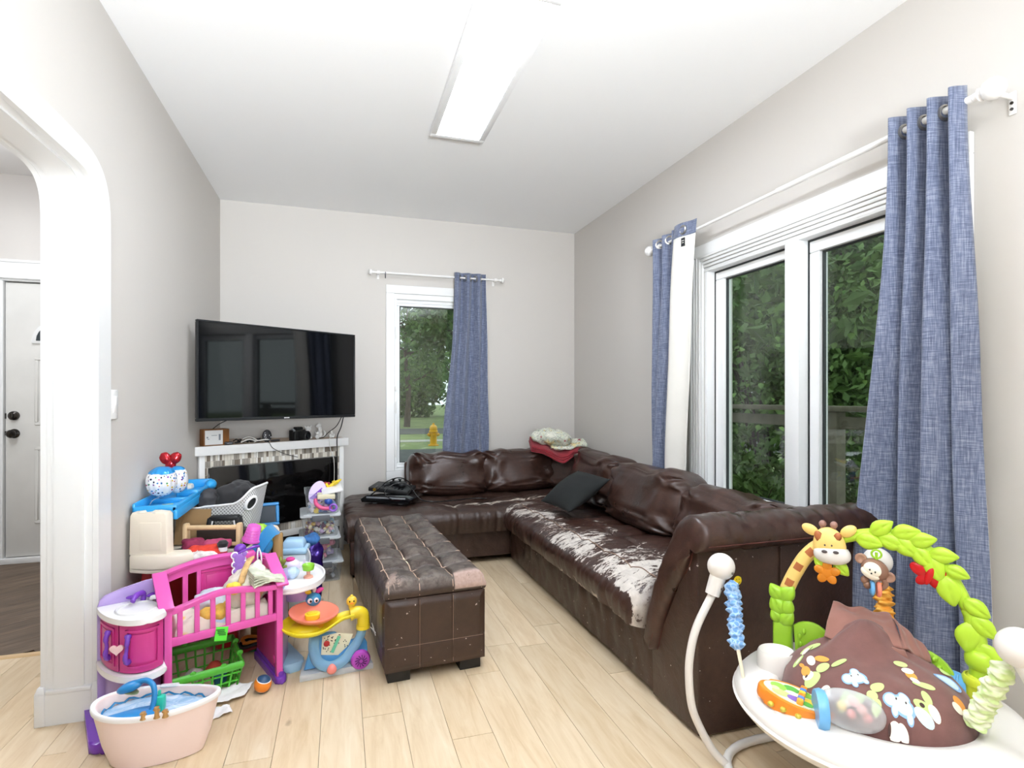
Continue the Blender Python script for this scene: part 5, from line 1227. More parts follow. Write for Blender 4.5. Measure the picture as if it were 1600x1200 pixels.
b = MB(); b.rings([[tubpt(2 * PI * i / N_, k, .150 + .004 * NZ.noise(V((i * .6, k * 6, 0)))) for i in range(N_)] for k in (.905, .7, .45, .2, .01)], True, False); obj('water', b, WATER, bt, ang=180)
b = MB(); b.rings([[tubpt(2 * PI * i / N_, k, .152 + dz + .006 * sin(i * 1.9)) for i in range(N_)] for k, dz in ((.87, 0), (.89, .006), (.905, .0))], True, False); obj('water_edge', b, mat('deep_blue_edge', '2f7fb2', .2), bt, ang=180)
b = MB(); b.prism([(-.085, -.095), (.045, -.095), (.035, -.045), (.0, -.03), (-.03, -.035), (-.11, -.075)], .012, M.Translation((-.02, .012, .163)), .004); b.ell((-.055, -.052, .150), (.075, .032, .02), (0, 0, .25)); sh = obj('shower_base', b, BLU, bt)
b = MB(); b.tube(catmull([(-.005, -.045, .165), (.002, -.035, .20), (-.006, -.02, .238), (-.035, -.005, .252), (-.07, .0, .244)], 7), .0085, 12); b.ell((-.085, .002, .232), (.042, .024, .016), (0, rad(-18), 0)); obj('shower_head', b, BLU, sh)
b = MB(); b.lathe([(0, 0), (.03, 0), (.03, .004), (0, .006)], 18, M.Translation((-.088, .002, .220)) @ rot3(PI, rad(18), 0) @ M.Diagonal((1, .62, 1, 1))); obj('spray_plate', b, mat('olive_spray', '8f9a6a', .5), sh)
b = MB(); b.box((.012, -.02, .18), (.035, .03, .05), None, .008); b.box((.012, -.02, .212), (.008, .01, .02), None, .002); obj('pump', b, mat('teal_plastic', '2fc4a8', .3), bt)
for x in (-.004, .035, .06):
    b = MB(); h_ = .036 if abs(x - .035) < .01 else .024; b.lathe([(0, 0), (.010, 0), (.007, .006), (.006, h_ - .006), (.008, h_ - .002), (0, h_)], 12, M.Translation((x, -.099, .172))); b.box((x, -.099, .170 + h_ * .75), (.02, .006, .006), (0, .2, .3), .002); obj('gold_tap', b, mat('gold_plastic', 'c49a62', .3, .6), bt)
b = MB(); b.prism(rrect(.06, .02, .006, 3), .006, M.Translation((.0, .095, .178)) @ rot3(0, 0, .0), .002); obj('clear_ledge', b, CLEARL, bt)

# crumpled papers, ball, skipping rope
PAPR = mat('scribbled_paper', 'f1f0f0', .8)
def paper(name, label, pts, z, seed):
    b = MB(); q = [V((x, y, 0)) for x, y in pts]
    b.surf(lambda u, v: (lambda p: (p.x, p.y, z + .012 * (NZ.noise(V((u * 3, v * 3, seed))) + .5) + .004 * NZ.noise(V((u * 9, v * 9, seed)))))(q[0].lerp(q[1], u).lerp(q[3].lerp(q[2], u), v)), 20, 20)
    tag(obj(name, b, PAPR, ang=180, solid=.001), label, 'paper')
paper('crumpled_paper', 'crumpled white paper on the floor between the bathtub and the ball', [(-.475, 2.36), (-.365, 2.405), (-.345, 2.505), (-.47, 2.50)], .012, 3)
paper('paper_sheet', 'white paper sheet under the crumpled one beside the bathtub', [(-.50, 2.27), (-.39, 2.30), (-.41, 2.36), (-.49, 2.36)], .004, 6)
t = thing('toy_ball', 'small orange ball with dark blue ends by the purple crib foot', 'ball', (-.302, 2.442, .034), 0, rot=(rad(12), rad(14), 0))
R_ = .034
def band(z0, z1): return [(math.sqrt(max(0, R_ * R_ - z * z)) + .0001, z) for z in [lerp(z0, z1, k / 10) for k in range(11)]]
b = MB(); b.lathe(band(-.018, .020), 28); obj('orange_middle', b, ORG, t, ang=180)
b = MB(); b.lathe(band(.0225, R_), 28); b.lathe(band(-R_, -.0205), 28); obj('blue_cap', b, mat('navy_plastic', '254a6e', .4), t, ang=180)
b = MB(); b.lathe(band(.020, .0225), 28); b.lathe(band(-.0205, -.018), 28); obj('white_stripe', b, WPL, t, ang=180)
t = thing('skipping_rope', 'coiled dark red and black skipping rope on the floor behind the crib', 'skipping rope', (-.395, 2.87, 0))
rnd = random.Random(4)
for nm, col, r0, zz in (('black_coil', '202024', .055, .03), ('red_coil', '7e1f28', .060, .018), ('green_coil', '1f7a5a', .05, .010), ('orange_coil', 'e0892a', .042, .045)):
    b = MB(); b.tube(catmull([(r0 * 1.2 * cos(a) + rnd.uniform(-.01, .01), r0 * sin(a) * .8, zz + rnd.uniform(-.004, .012)) for a in (2 * PI * k / 9 for k in range(9))], 5, True), .008, 8, closed=True); obj(nm, b, mat('rope_' + nm, col, .5), t, ang=180)
t = thing('striped_bag_strap', 'brown striped strap loop on the floor behind the right crib post', 'strap', (-.275, 2.90, 0)); 
b = MB(); b.tube(catmull([(-.01, 0, .008), (.03, .0, .03), (.04, .0, .09), (.03, .01, .15), (.0, .01, .17), (-.03, .0, .10), (-.02, 0, .02)], 6), .01, 8, flat=.5); obj('loop', b, mat('brown_strap', '4a3527', .8, var=.4, vs=40), t, ang=180)

# ---------------------------------------------------------------- ball popper toy
bp = thing('ball_popper', 'blue and yellow ball popper toy with an orange dish beside the ottoman', 'toy', (-.164, 2.474, 0), .105)
b = MB(); b.prism([(.0, 0), (.305, 0), (.295, .15), (.02, .15)], .028, None, .004); obj('clear_base', b, CLEARL, bp)
def tilt(y0=.012): return lambda x, z: (x, y0 + (z - .02) * .35, z)
b = MB(); b.prism([(.018, .03), (.288, .03), (.286, .10), (.268, .135), (.21, .11), (.15, .165), (.055, .175), (.04, .10)], .022, M.Translation((0, .045, .0)) @ rot3(rad(-14)) @ XZ, .006); obj('blue_body', b, mat('toy_mid_blue', '5aa0d8', .3), bp)
b = MB(); b.tube(catmull([(.062, .034, .175), (.058, .022, .12), (.075, .008, .07), (.12, .0, .045), (.17, .004, .055), (.215, .018, .09), (.25, .032, .135), (.262, .04, .165)], 8), [.022, .022, .022, .022, .022, .021, .02, .02], 16); obj('blue_tube', b, CLEARB, bp, ang=180)
b = MB(); b.prism([(.088, .085), (.16, .072), (.205, .105), (.225, .15), (.16, .165), (.095, .16)], .003, M.Translation((0, .026, 0)) @ rot3(rad(-12)) @ XZ, .001); pn = obj('printed_panel', b, mat('panel_cream', 'efe6c8', .4), bp)
rnd = random.Random(8); b = MB()
for k in range(40):
    x, z = rnd.uniform(.097, .20), rnd.uniform(.09, .155); b.ell((x, .0215 + (z) * .21 - .0, z), (.0024, .0012, .0024), None, 6, 4)
obj('dot_print', b, mat('dot_black', '2a2a30', .5), pn)
b = MB(); b.box((.150, .044, .118), (.014, .002, .07), (rad(-12), rad(28), 0)); obj('green_stripe', b, mat('mint_print', '6cc7a0', .5), pn)
b = MB(); b.ell((.112, .042, .128), (.013, .002, .013)); obj('red_print', b, REDP, pn)
b = MB(); b.lathe([(0, .022), (.018, .022), (.036, .018), (.042, .008), (.042, 0), (0, 0)], 32, M.Translation((.250, .004, .052)) @ rot3(PI / 2)); wh = obj('purple_wheel', b, mat('orchid_plastic', 'b347b8', .3), bp)
b = MB()
for k in range(12):
    a = 2 * PI * k / 12; pts = [(.250 + r * cos(a + r * 16), -.0183, .052 + r * sin(a + r * 16)) for r in (.008, .014, .02, .026)]; b.tube(pts, .0022, 5)
obj('speaker_slot', b, mat('dark_purple', '5a1f66', .5), wh)
b = MB(); b.ell((.128, -.012, .04), (.022, .022, .022), None, 20, 14); obj('coral_ball', b, mat('clear_coral', 'ef8a80', .15), bp, ang=180)
# spiral ramp: open trough from the bowl on the left to the elbow on the right
cp = catmull([(.012, .115, .232), (-.028, .085, .222), (-.030, .045, .212), (.005, .012, .203), (.055, .006, .200), (.10, .022, .205), (.145, .034, .222), (.185, .038, .235), (.225, .04, .236)], 8)
rings = []
for i, p in enumerate(cp):
    d = (cp[min(i + 1, len(cp) - 1)] - cp[max(i - 1, 0)]); d.z = 0; d.normalize(); n = V((-d.y, d.x, 0)); R2 = lerp(.044, .031, i / len(cp)); r = []
    for a in [PI + PI * k / 10 for k in range(11)]: r.append(p + n * R2 * cos(a) + V((0, 0, R2 * .72 * sin(a) + .012)))
    for a in [2 * PI - PI * k / 10 for k in range(11)]: r.append(p + n * (R2 - .004) * cos(a) + V((0, 0, (R2 - .004) * .72 * sin(a) + .0135)))
    rings.append(r)
b = MB(); b.rings(rings); b.ell((.028, .068, .20), (.070, .062, .026), None, 28, 12); obj('yellow_ramp', b, pl('bright_yellow_plastic', 'f3e12a', .3), bp, ang=180)
b = MB(); b.lathe([(.05, .0), (.044, .012), (.044, .03), (0, .03)], 24, M.Translation((.060, .075, .205))); obj('dish_stand', b, mat('amber_plastic', 'f3b52c', .3), bp)
b = MB(); b.lathe([(0, .006), (.05, .008), (.08, .017), (.100, .033), (.105, .034), (.102, .026), (.08, .006), (.045, -.006), (0, -.008)], 44, M.Translation((.060, .078, .234)) @ rot3(rad(5), rad(4), 0)); obj('coral_dish', b, COR, bp, ang=180)
b = MB(); b.prism(rrect(.062, .05, .02, 5), .022, M.Translation((.055, .066, .240)) @ rot3(rad(5)), .004); b.prism(rrect(.045, .034, .014, 5), .006, M.Translation((.055, .066, .260)), .002); obj('hub', b, YEL, bp)
b = MB(); b.tube(catmull([(.215, .04, .245), (.24, .04, .247), (.262, .04, .238), (.268, .04, .21), (.267, .04, .178)], 6), .027, 16); b.tube([(.2665, .04, .188), (.2665, .04, .172)], .030, 18); b.tube([(.21, .04, .244), (.222, .04, .245)], .030, 18); obj('elbow', b, YEL, bp)
t_h = MB(); t_h.tube([(.066, .18, .0), (.066, .18, .27)], .012, 10); t_h.ell((.066, .18, .282), (.034, .032, .032), None, 22, 14); hd = obj('blue_head', t_h, mat('teal_blue_plastic', '3d8fc0', .3), bp, ang=180)
b = MB()
for s in (-1, 1): b.ell((.063 + s * .0135, .150, .287), (.0105, .006, .0115), None, 16, 10)
obj('eye', b, WPL, hd)
b = MB()
for s in (-1, 1): b.ell((.065 + s * .0125, .1445, .286), (.005, .003, .006), None, 12, 8)
obj('pupil', b, mat('pupil_black', '101010', .2), hd)
for s, m_ in ((-1, YEL), (1, MAG)): b = MB(); b.ell((.066 + s * .026, .18, .320), (.02, .008, .011), (0, s * rad(-25), 0)); obj('ear', b, m_, hd)
b = MB(); b.ell((.070, .18, .327), (.009, .006, .016)); obj('tuft', b, mat('spotted_white', 'e9dfe6', .5), hd)
b = MB(); b.ell((.218, .045, .298), (.023, .021, .023), None, 20, 14); b.ell((.218, .045, .274), (.014, .013, .012)); b.ell((.218, .045, .320), (.007, .007, .007)); dk = obj('duck_head', b, mat('duck_yellow', 'f5c945', .35), bp, ang=180)
b = MB()
for s in (-1, 1): b.ell((.216 + s * .009, .025, .303), (.003, .002, .004), None, 8, 6)
obj('duck_eye', b, MATS['pupil_black'], dk)
b = MB(); b.ell((.216, .022, .295), (.008, .007, .003)); obj('beak', b, ORG, dk)

# ---------------------------------------------------------------- play workbench against the left wall
wb = thing('play_workbench', 'beige play workbench with blue tray shelf and red legs against the left wall', 'toy workbench', (-.66, 3.1, 0))
tp = [(-.872, 2.765), (-.80, 2.725), (-.685, 2.705), (-.50, 2.80), (-.405, 3.0), (-.40, 3.50), (-.872, 3.60)]
b = MB(); b.prism(tp, .03, M.Translation((0, 0, .44)), .008); b.prism([(-.872, 2.765), (-.80, 2.725), (-.685, 2.705), (-.62, 2.735), (-.64, 2.79), (-.872, 2.84)], .078, M.Translation((0, 0, .444)), .012); obj('table_top', b, BEI, wb, world=True)
b = MB(); o_ = [(-.078, .518), (.083, .518), (.080, .69), (.07, .702), (.03, .706), (.02, .695), (-.03, .695), (-.035, .705), (-.065, .703), (-.074, .69)]
b.prism(o_, .06, M.Translation((-.785, 2.80, 0)) @ M.Rotation(rad(-14), 4, 'Z') @ XZ, .012); b.box((-.785, 2.737, .600), (.09, .006, .12), (0, 0, rad(-14)), .004); obj('end_panel', b, BEI, wb, world=True)
b = MB(); b.bb((-.872, 3.45, .47), (-.79, 3.52, .72), .012); obj('end_panel', b, BEI, wb, world=True)
b = MB(); b.bb((-.875, 2.80, .682), (-.70, 3.52, .696), .004)
for lo, hi in (((-.875, 2.80, .69), (-.70, 2.822, .722)), ((-.722, 2.80, .69), (-.70, 3.52, .716)), ((-.875, 2.80, .69), (-.862, 3.52, .735)), ((-.875, 3.02, .69), (-.70, 3.035, .718)), ((-.875, 3.50, .69), (-.70, 3.52, .74)), ((-.80, 3.18, .69), (-.785, 3.34, .742)), ((-.79, 3.18, .69), (-.70, 3.195, .73))): b.bb(lo, hi, .006)
b.bb((-.715, 2.79, .655), (-.695, 3.50, .70), .008); b.ell((-.70, 3.47, .712), (.03, .05, .03)); obj('tray_shelf', b, SKY, wb, world=True)
b = MB(); b.box((-.77, 2.93, .7005), (.045, .025, .006), (0, 0, .3), .002); obj('yellow_badge', b, mat('lime_yellow', 'd9dc4a', .4), wb, world=True)
for x, y in ((-.80, 2.84), (-.52, 2.95), (-.80, 3.48), (-.50, 3.42)):
    b = MB(); b.box((x, y, .22), (.10, .08, .44), None, .015, taper=(.85, .85)); obj('leg', b, REDP, wb, world=True)
b = MB(); b.bb((-.85, 3.04, .05), (-.44, 3.38, .43), .015); obj('red_body', b, REDP, wb, world=True)
# cardboard under the shelf
b = MB(); b.box((-.735, 3.25, .575), (.012, .34, .20), (0, rad(14), rad(-8)), .001); b.box((-.70, 3.08, .56), (.16, .008, .17), (rad(-12), 0, rad(-10)), .001)
tag(obj('cardboard_flap', b, mat('brown_cardboard', '9a7a52', .85, var=.1, vs=9), ang=0), 'bent brown cardboard piece propped under the blue tray shelf', 'cardboard')
# balloons
t = NT('dotted_foil'); o = t.obj(); v = t.n('TexVoronoi', i_Vector=o, i_Scale=70); s = t.ramp(v.outputs['Distance'], [(.30, 1.0), (.36, 0.0)])
hu = t.ramp(t.sep(v.outputs['Color'])[0], [(0, '2f77b5'), (.18, 'b2335a'), (.34, '3f9a54'), (.5, 'e0b93a'), (.66, '7a4a9a'), (.82, '2c2f4a')], 'CONSTANT')
z_ = t.sep(o)[2]; top = t.ramp(t.math('ADD', z_, t.math('MULTIPLY', t.noise(o, 12, 2), .02)), [(.047, 0.0), (.049, 1.0)])
t.set('Base Color', t.mix(top, t.mix(s, hx('f4f3f4'), hu), hx('2b93d6'))); t.set('Roughness', .16); t.set('Metallic', .15); DOT = t.m
bl_ = thing('foil_balloon', 'white foil balloon with coloured dots and a blue top resting on the workbench shelf', 'balloon', (-.81, 2.99, .805))
def pleat(d, a, e): return d * (1 + .05 * sin(a * 14) * (1 - abs(sin(e))) * (abs(cos(e)) > .3) + .04 * NZ.noise(d * 25))
b = MB(); b.ell((0, 0, 0), (.062, .066, .070), None, 56, 30, .88, pleat); bd = obj('envelope', b, DOT, bl_, ang=180)
b = MB(); b.tube(catmull([(.0, 0, -.066), (-.01, -.02, -.075), (-.03, -.03, -.085), (-.04, -.04, -.105)], 5), [.006, .003, .002, .002], 6); obj('tail', b, mat('silver_foil', 'd8d8dc', .2, .8), bl_)
t = thing('red_balloon', 'shiny red foil heart balloon above the dotted balloon', 'balloon', (-.80, 3.09, .885))
b = MB()
for s in (-1, 1): b.ell((s * .021, 0, .018), (.026, .02, .031), (0, s * rad(28), 0), 26, 16, 1, lambda d, a, e: d * (1 + .10 * NZ.noise(d * 60)))
b.ell((0, 0, -.012), (.024, .016, .035), None, 18, 12); obj('envelope', b, mat('red_foil', 'b3262f', .14, .55), t, ang=180)
b = MB(); b.tube([(0, 0, -.04), (.01, -.03, -.09), (0, -.05, -.13)], .003, 6); obj('neck', b, MATS['silver_foil'], t)
b = MB(); b.ell((.0, .0, 0), (.045, .05, .066), None, 40, 24, .9, pleat); b.bm.transform(M.Translation((-.765, 3.07, .80))); tag(obj('foil_balloon', b, DOT, ang=180, loc=(-.775, 3.07, .81)), 'second dotted foil balloon hidden behind the dotted balloon', 'balloon')
# laundry basket
def m_weave():
    t = NT('white_perforated_plastic'); o = t.obj(); x, y, z = t.sep(o)[:3]
    w = t.math('MULTIPLY', t.math('SINE', t.math('MULTIPLY', t.math('ADD', x, t.math('MULTIPLY', y, 1.0)), 350)), t.math('SINE', t.math('MULTIPLY', z, 350)))
    t.set('Base Color', t.ramp(w, [(.05, 'e2e1e0'), (.35, '8d8b89')])); t.set('Roughness', .4); t.bump(w, -.8, .004); return t.m
lb = thing('laundry_basket', 'white perforated laundry basket with round handle holes on the workbench', 'basket', (-.565, 3.24, .471), rad(-10), rot=(0, 0, rad(-14)))
def bask(u, v, k=1.0):
    a = 2 * PI * u; sx = abs(cos(a)) ** .35 * (1 if cos(a) >= 0 else -1); sy = abs(sin(a)) ** .35 * (1 if sin(a) >= 0 else -1)
    H = .165 + .10 * smooth3(-.3, 1.0, cos(a)); w = lerp(.125, .170, v) * k; d = lerp(.085, .115, v) * k
    return V((w * sx, d * sy, v * H))
b = MB(); b.surf(lambda u, v: bask(u, v), 80, 16, cu=True)
obj('body', b, m_weave(), lb, ang=180, solid=.004)
b = MB(); b.tube([bask(k / 80, 1.0) for k in range(80)], .0065, 8, closed=True); b.bb((-.12, -.08, 0), (.12, .08, .005)); obj('rim', b, WPL, lb, ang=180)
hp_u = (2 * PI - .62) / (2 * PI); pc = bask(hp_u, .72); e1 = (bask(hp_u + .02, .72) - bask(hp_u - .02, .72)).normalized(); e2 = (bask(hp_u, .8) - bask(hp_u, .6)).normalized(); e3 = e1.cross(e2).normalized()
HM = M(((e1.x, e2.x, e3.x, pc.x + e3.x * .004), (e1.y, e2.y, e3.y, pc.y + e3.y * .004), (e1.z, e2.z, e3.z, pc.z + e3.z * .004), (0, 0, 0, 1)))
b = MB(); b.lathe([(.026, -.008), (.026, .008), (.032, .009), (.036, .003), (.036, -.008)], 26, HM); hd_ = obj('handle_ring', b, WPL, lb)
b = MB(); b.lathe([(0, 0), (.027, 0), (.027, .003), (0, .003)], 24, HM); obj('handle_hole', b, BLACKG, lb)
BKF = mat('black_garment', '2b2a2c', .85, var=.2, vs=12, sheen=.15)
b = MB(); b.ell((.03, .0, .195), (.115, .085, .085), (0, rad(-12), 0), 60, 36, .85, lambda d, a, e: d * (1 + .22 * NZ.noise(d * 16 + V((3, 0, 0))) + .09 * NZ.noise(d * 42))); b.bm.transform(RM[lb.name]); tag(obj('black_garment', b, BKF, ang=180), 'black clothes heaped in the right of the white laundry basket', 'clothes')
b = MB(); b.ell((-.085, -.03, .19), (.055, .06, .06), (0, .2, 0), 50, 30, .9, lambda d, a, e: d * (1 + .25 * NZ.noise(d * 26 + V((9, 0, 0))) + .10 * NZ.noise(d * 60))); b.bm.transform(RM[lb.name]); tag(obj('grey_bag', b, mat('dark_grey_bag', '3d3d40', .8), ang=180), 'dark grey soft bag at the left end of the white laundry basket', 'bag')
# black frame toy standing before the basket
t = thing('black_toy_frame', 'black plastic open frame toy case standing in front of the laundry basket', 'toy', (-.555, 3.07, .485), rad(-6))
b = MB(); b.box((0, 0, .112), (.135, .05, .024), None, .006)
for s in (-1, 1): b.box((s * .072, 0, .058), (.026, .05, .118), (0, s * rad(-10), 0), .005)
b.bb((-.08, -.025, 0), (.08, .025, .02), .004); obj('frame', b, MBK_, t)
b = MB()
for s in (-1, 1): b.box((s * .055, -.026, .068), (.007, .004, .07), (0, s * rad(-10), 0))
obj('white_stripe', b, WPL, t)
# wooden rack with felt things
rk = thing('wooden_rack', 'small light wooden toy rack with two round rails on the workbench', 'toy rack', (-.575, 2.90, .471), rad(-14))
for s in (-1, 1): b = MB(); b.prism([(-.02, 0), (.02, 0), (.018, .128), (.012, .138), (-.012, .138), (-.018, .128)], .02, M.Translation((s * .122 - .01, 0, 0)) @ YZ, .004); obj('post', b, WOODL, rk)
for z in (.118, .040): b = MB(); b.cyl((-.12, -.004, z), (.12, -.004, z), .0115 if z > .1 else .009, n=14); obj('rail', b, WOODL, rk)
b = MB(); b.bb((-.115, .03, .0), (.115, .10, .09), .004); tag(obj('dark_box', b, mat('dark_brown_box', '352822', .8), None), 'dark brown box standing behind the wooden rack', 'box'); bx_ = bpy.data.objects['dark_box']; bx_.location = (-.56, 2.93, .471); bx_.rotation_euler = (0, 0, rad(-14))
def cloth(name, label, c, r, col, seed, var=.2):
    b = MB(); b.ell((0, 0, 0), r, None, 44, 26, .9, lambda d, a, e: d * (1 + .35 * NZ.noise(d * 24 + V((seed, 0, 0))) + .15 * NZ.noise(d * 60 + V((0, seed, 0))))); b.bm.transform(M.Translation(c)); tag(obj(name, b, mat(name + '_felt', col, .9, var=var, vs=40), ang=180), label, 'doll clothes')
cloth('red_felt_cloth', 'crumpled bright red felt cloth on the workbench in front of the rack', (-.60, 2.80, .50), (.075, .05, .032), 'd8402f', 1)
cloth('white_red_cloth', 'white cloth with red print spilling over the near edge of the workbench', (-.61, 2.765, .492), (.08, .035, .022), 'f0e6e2', 2, .35)
cloth('maroon_cloth', 'maroon cloth bundled behind the red felt on the workbench', (-.645, 2.87, .515), (.06, .04, .035), '8c2a4d', 3)
cloth('pink_cloth', 'dusty pink cloth hanging through the wooden rack', (-.555, 2.855, .515), (.06, .03, .03), 'b8486f', 4)
t = thing('toy_boot', 'tiny black, white and red toy boot beside the red felt cloth', 'toy', (-.513, 2.79, .471))
b = MB(); b.lathe([(0, .05), (.02, .05), (.024, .066), (.014, .078), (0, .08)], 16); obj('black_cuff', b, BKF, t)
b = MB(); b.cyl((0, 0, .028), (0, 0, .052), .019, n=16); obj('white_band', b, WPL, t)
b = MB(); b.lathe([(0, .0), (.018, .002), (.02, .03), (0, .03)], 16); obj('red_toe', b, REDP, t)
b = MB(); b.box((-.665, 2.80, .482), (.085, .04, .02), (0, 0, rad(-10)), .004); tag(obj('yellow_block', b, mat('amber_block', 'eab02c', .4)), 'yellow block under the red and white cloths on the workbench', 'toy block')
b = MB(); b.cyl((-.74, 2.86, .50), (-.63, 2.82, .523), .006, .004, n=10); b.cyl((-.752, 2.864, .4975), (-.735, 2.858, .501), .009, n=10); tag(obj('black_marker', b, MBK_), 'black and silver marker lying beside the beige end panel', 'marker')
# right end of the workbench: pail, blue book, chair, caddy
t = thing('pink_pail', 'upturned pink dotted toy pail at the right end of the workbench', 'toy pail', (-.405, 2.83, .515), 0, rot=(rad(8), rad(14), 0))
b = MB(); b.lathe([(.039, .02), (.037, .024), (.029, .088), (.026, .091), (0, .091)], 24); b.lathe([(.041, .016), (.041, .025), (.037, .025), (.037, .016), (.041, .016)], 24); obj('pail', b, pl('orchid_pink_plastic', 'e06ac8', .3), t)
b = MB()
for k in range(40): a = rad(200) + (k % 10) * .23; z = .032 + (k // 10) * .014; r = lerp(.0375, .030, (z - .024) / .064); b.ell((r * cos(a), r * sin(a), z), (.0022, .0022, .0022), None, 6, 4)
obj('dot_relief', b, PINK, t)
t = thing('toy_bottle', 'white toy bottle with a purple cap below the pink pail', 'toy', (-.42, 2.73, .472), 0, rot=(0, rad(-14), 0))
b = MB(); b.lathe([(0, 0), (.03, 0), (.032, .02), (.028, .034), (0, .036)], 20); obj('body', b, WPL, t)
b = MB(); b.ell((0, 0, .05), (.026, .026, .022)); obj('cap', b, PUR, t, ang=180)
b = MB(); b.ell((-.395, 3.06, .53), (.05, .035, .03), None, 24, 14, 1, lambda d, a, e: d * (1 + .3 * NZ.noise(d * 40))); tag(obj('green_caterpillar', b, mat('lime_green_mix', '9fd234', .4, var=.4, vs=30), ang=180), 'lime green lumpy toy beside the laundry basket', 'toy')
b = MB(); b.ell((-.33, 3.07, .515), (.03, .03, .03), None, 20, 14); tag(obj('cream_block', b, mat('cream_peach', 'ecd5bd', .5), ang=180), 'round cream toy right of the lime green toy', 'toy')
b = MB(); b.ell((-.36, 2.99, .50), (.05, .03, .025), (0, .3, 0), 20, 14, 1, lambda d, a, e: d * (1 + .3 * NZ.noise(d * 40))); tag(obj('yellow_green_cloth', b, mat('yellow_green_plush', 'd7e24a', .7), ang=180), 'yellow green soft toy under the lime toy', 'plush toy')
t = thing('blue_frame_board', 'flat blue framed toy board leaning behind the laundry basket', 'toy board', (-.40, 3.38, .475), rad(10), rot=(rad(-12), 0, rad(12)))
b = MB(); rectring(b, lambda u, w, z: (u, w, z), (-.07, .07, 0, .13), (-.052, .052, .018, .112), 0, .015, .004); obj('frame', b, BLU, t)
b = MB(); b.bb((-.054, .006, .016), (.054, .012, .114)); obj('board', b, mat('dark_board', '26303a', .5), t)
ch = thing('toddler_chair', 'toddler chair with tan legs and a curved blue back beside the workbench', 'toy chair', (-.335, 2.90, 0), rad(-8))
for x, y, h in ((-.005, -.025, .505), (.045, .0, .545), (-.09, .12, .30), (.04, .14, .30)): b = MB(); b.prism(rrect(.045, .038, .014, 4), h, M.Translation((x, y, 0)), .010); obj('leg', b, TANP, ch)
rg = []
for k in range(17):
    u = k / 16; x = lerp(-.062, .045, u); z = lerp(.46, .575, smooth3(0, 1, u)); y = -.085 + .025 * u
    rg.append([(x + .020, y - .012, z - .022), (x - .018, y - .014, z + .022), (x - .022, y + .03, z + .022), (x + .018, y + .03, z - .024)])
b = MB(); b.rings(rg); b.bb((-.085, -.085, .26), (-.05, -.05, .45), .01); b.bb((-.10, -.02, .24), (.06, .15, .265), .008); obj('blue_back', b, pl('mid_blue_plastic', '2a8cc8', .3), ch, ang=50)
b = MB(); b.ell((.0, -.045, .49), (.03, .02, .045), (0, .5, 0)); obj('blue_knob', b, MATS['mid_blue_plastic'], ch)
cd_ = thing('toy_caddy', 'white toy bin with a pale blue lid beside the toddler chair', 'toy bin', (-.235, 3.16, 0), rad(-6))
b = MB(); b.box((0, 0, .19), (.13, .12, .37), None, .014, taper=(1.04, 1.04)); obj('bin', b, mat('pale_blue_white', 'e3edf6', .4), cd_)
b = MB(); b.box((0, 0, .39), (.145, .13, .03), None, .01); b.box((0, 0, .425), (.12, .10, .05), None, .015, taper=(.8, .8)); obj('lid', b, mat('pale_blue_plastic', 'a9cdea', .35), cd_)
b = MB(); b.tube(catmull([(.073, -.04, .40), (.085, -.04, .37), (.084, -.04, .33), (.07, -.04, .31)], 4), .004, 6); obj('white_handle', b, WPL, cd_)
b = MB(); b.ell((-.155, 3.40, .23), (.062, .05, .14), None, 40, 26, .85, lambda d, a, e: d * (1 + .2 * NZ.noise(d * 22) + .08 * NZ.noise(d * 60))); b.ell((-.155, 3.40, .10), (.055, .05, .10), None, 20, 14, .7); tag(obj('purple_foil_bag', b, mat('purple_foil', '3a1f78', .18, .5), ang=180), 'shiny dark purple foil bag between the toy bin and the storage boxes', 'bag')
b = MB(); b.ell((-.16, 3.40, .375), (.048, .042, .034), None, 24, 14, 1, lambda d, a, e: d * (1 + .25 * NZ.noise(d * 40))); b.ell((-.150, 3.41, .385), (.03, .03, .03)); tag(obj('blue_plush_toy', b, mat('blue_pink_plush', '3c76b8', .8, var=.5, vs=26), ang=180), 'blue and pink soft toy on top of the purple foil bag', 'plush toy')

# ---------------------------------------------------------------- stack of clear storage boxes
BA = rad(4)
def bin_(name, label, loc, w, d, h, lid=True, rz=BA):
    t = thing(name, label, 'storage box', loc, rz, None)
    b = MB(); rg = []
    for z, k in ((0, .86), (.003, .88), (h * .5, .93), (h - .004, .985), (h, 1.02), (h, .985)): rg.append([(x, y, z) for x, y in rrect(w * k, d * k, .02, 4)])
    b.rings(rg, True, False); b.prism(rrect(w * .86, d * .86, .02, 4), .003); obj('box', b, CLEAR, t, ang=50)
    if lid:
        b = MB(); b.prism(rrect(w * 1.05, d * 1.05, .025, 4), .009, M.Translation((0, 0, h)), .003); b.prism(rrect(w * .88, d * .88, .02, 4), .006, M.Translation((0, 0, h + .008)), .002); obj('lid', b, CLEARL, t)
        b = MB(); b.box((0, -d * .53, h - .006), (w * .46, .016, .036), None, .003); obj('latch', b, GRY, t)
    return t
XB, YBn = -.135, 3.93
bin_('storage_box', 'lowest clear storage box, standing on the floor beside the sofa end', (XB + .015, YBn, 0), .25, .33, .122)
bin_('storage_box', 'clear storage box full of pink toys, second from the floor', (XB, YBn - .004, .138), .245, .33, .142)
bin_('storage_box', 'clear storage box of small mixed toy pieces, third from the floor', (XB + .003, YBn, .296), .24, .33, .132)
bin_('storage_box', 'open clear storage box topmost of the stack, overflowing with toys', (XB + .018, YBn + .01, .444), .225, .31, .135, False)
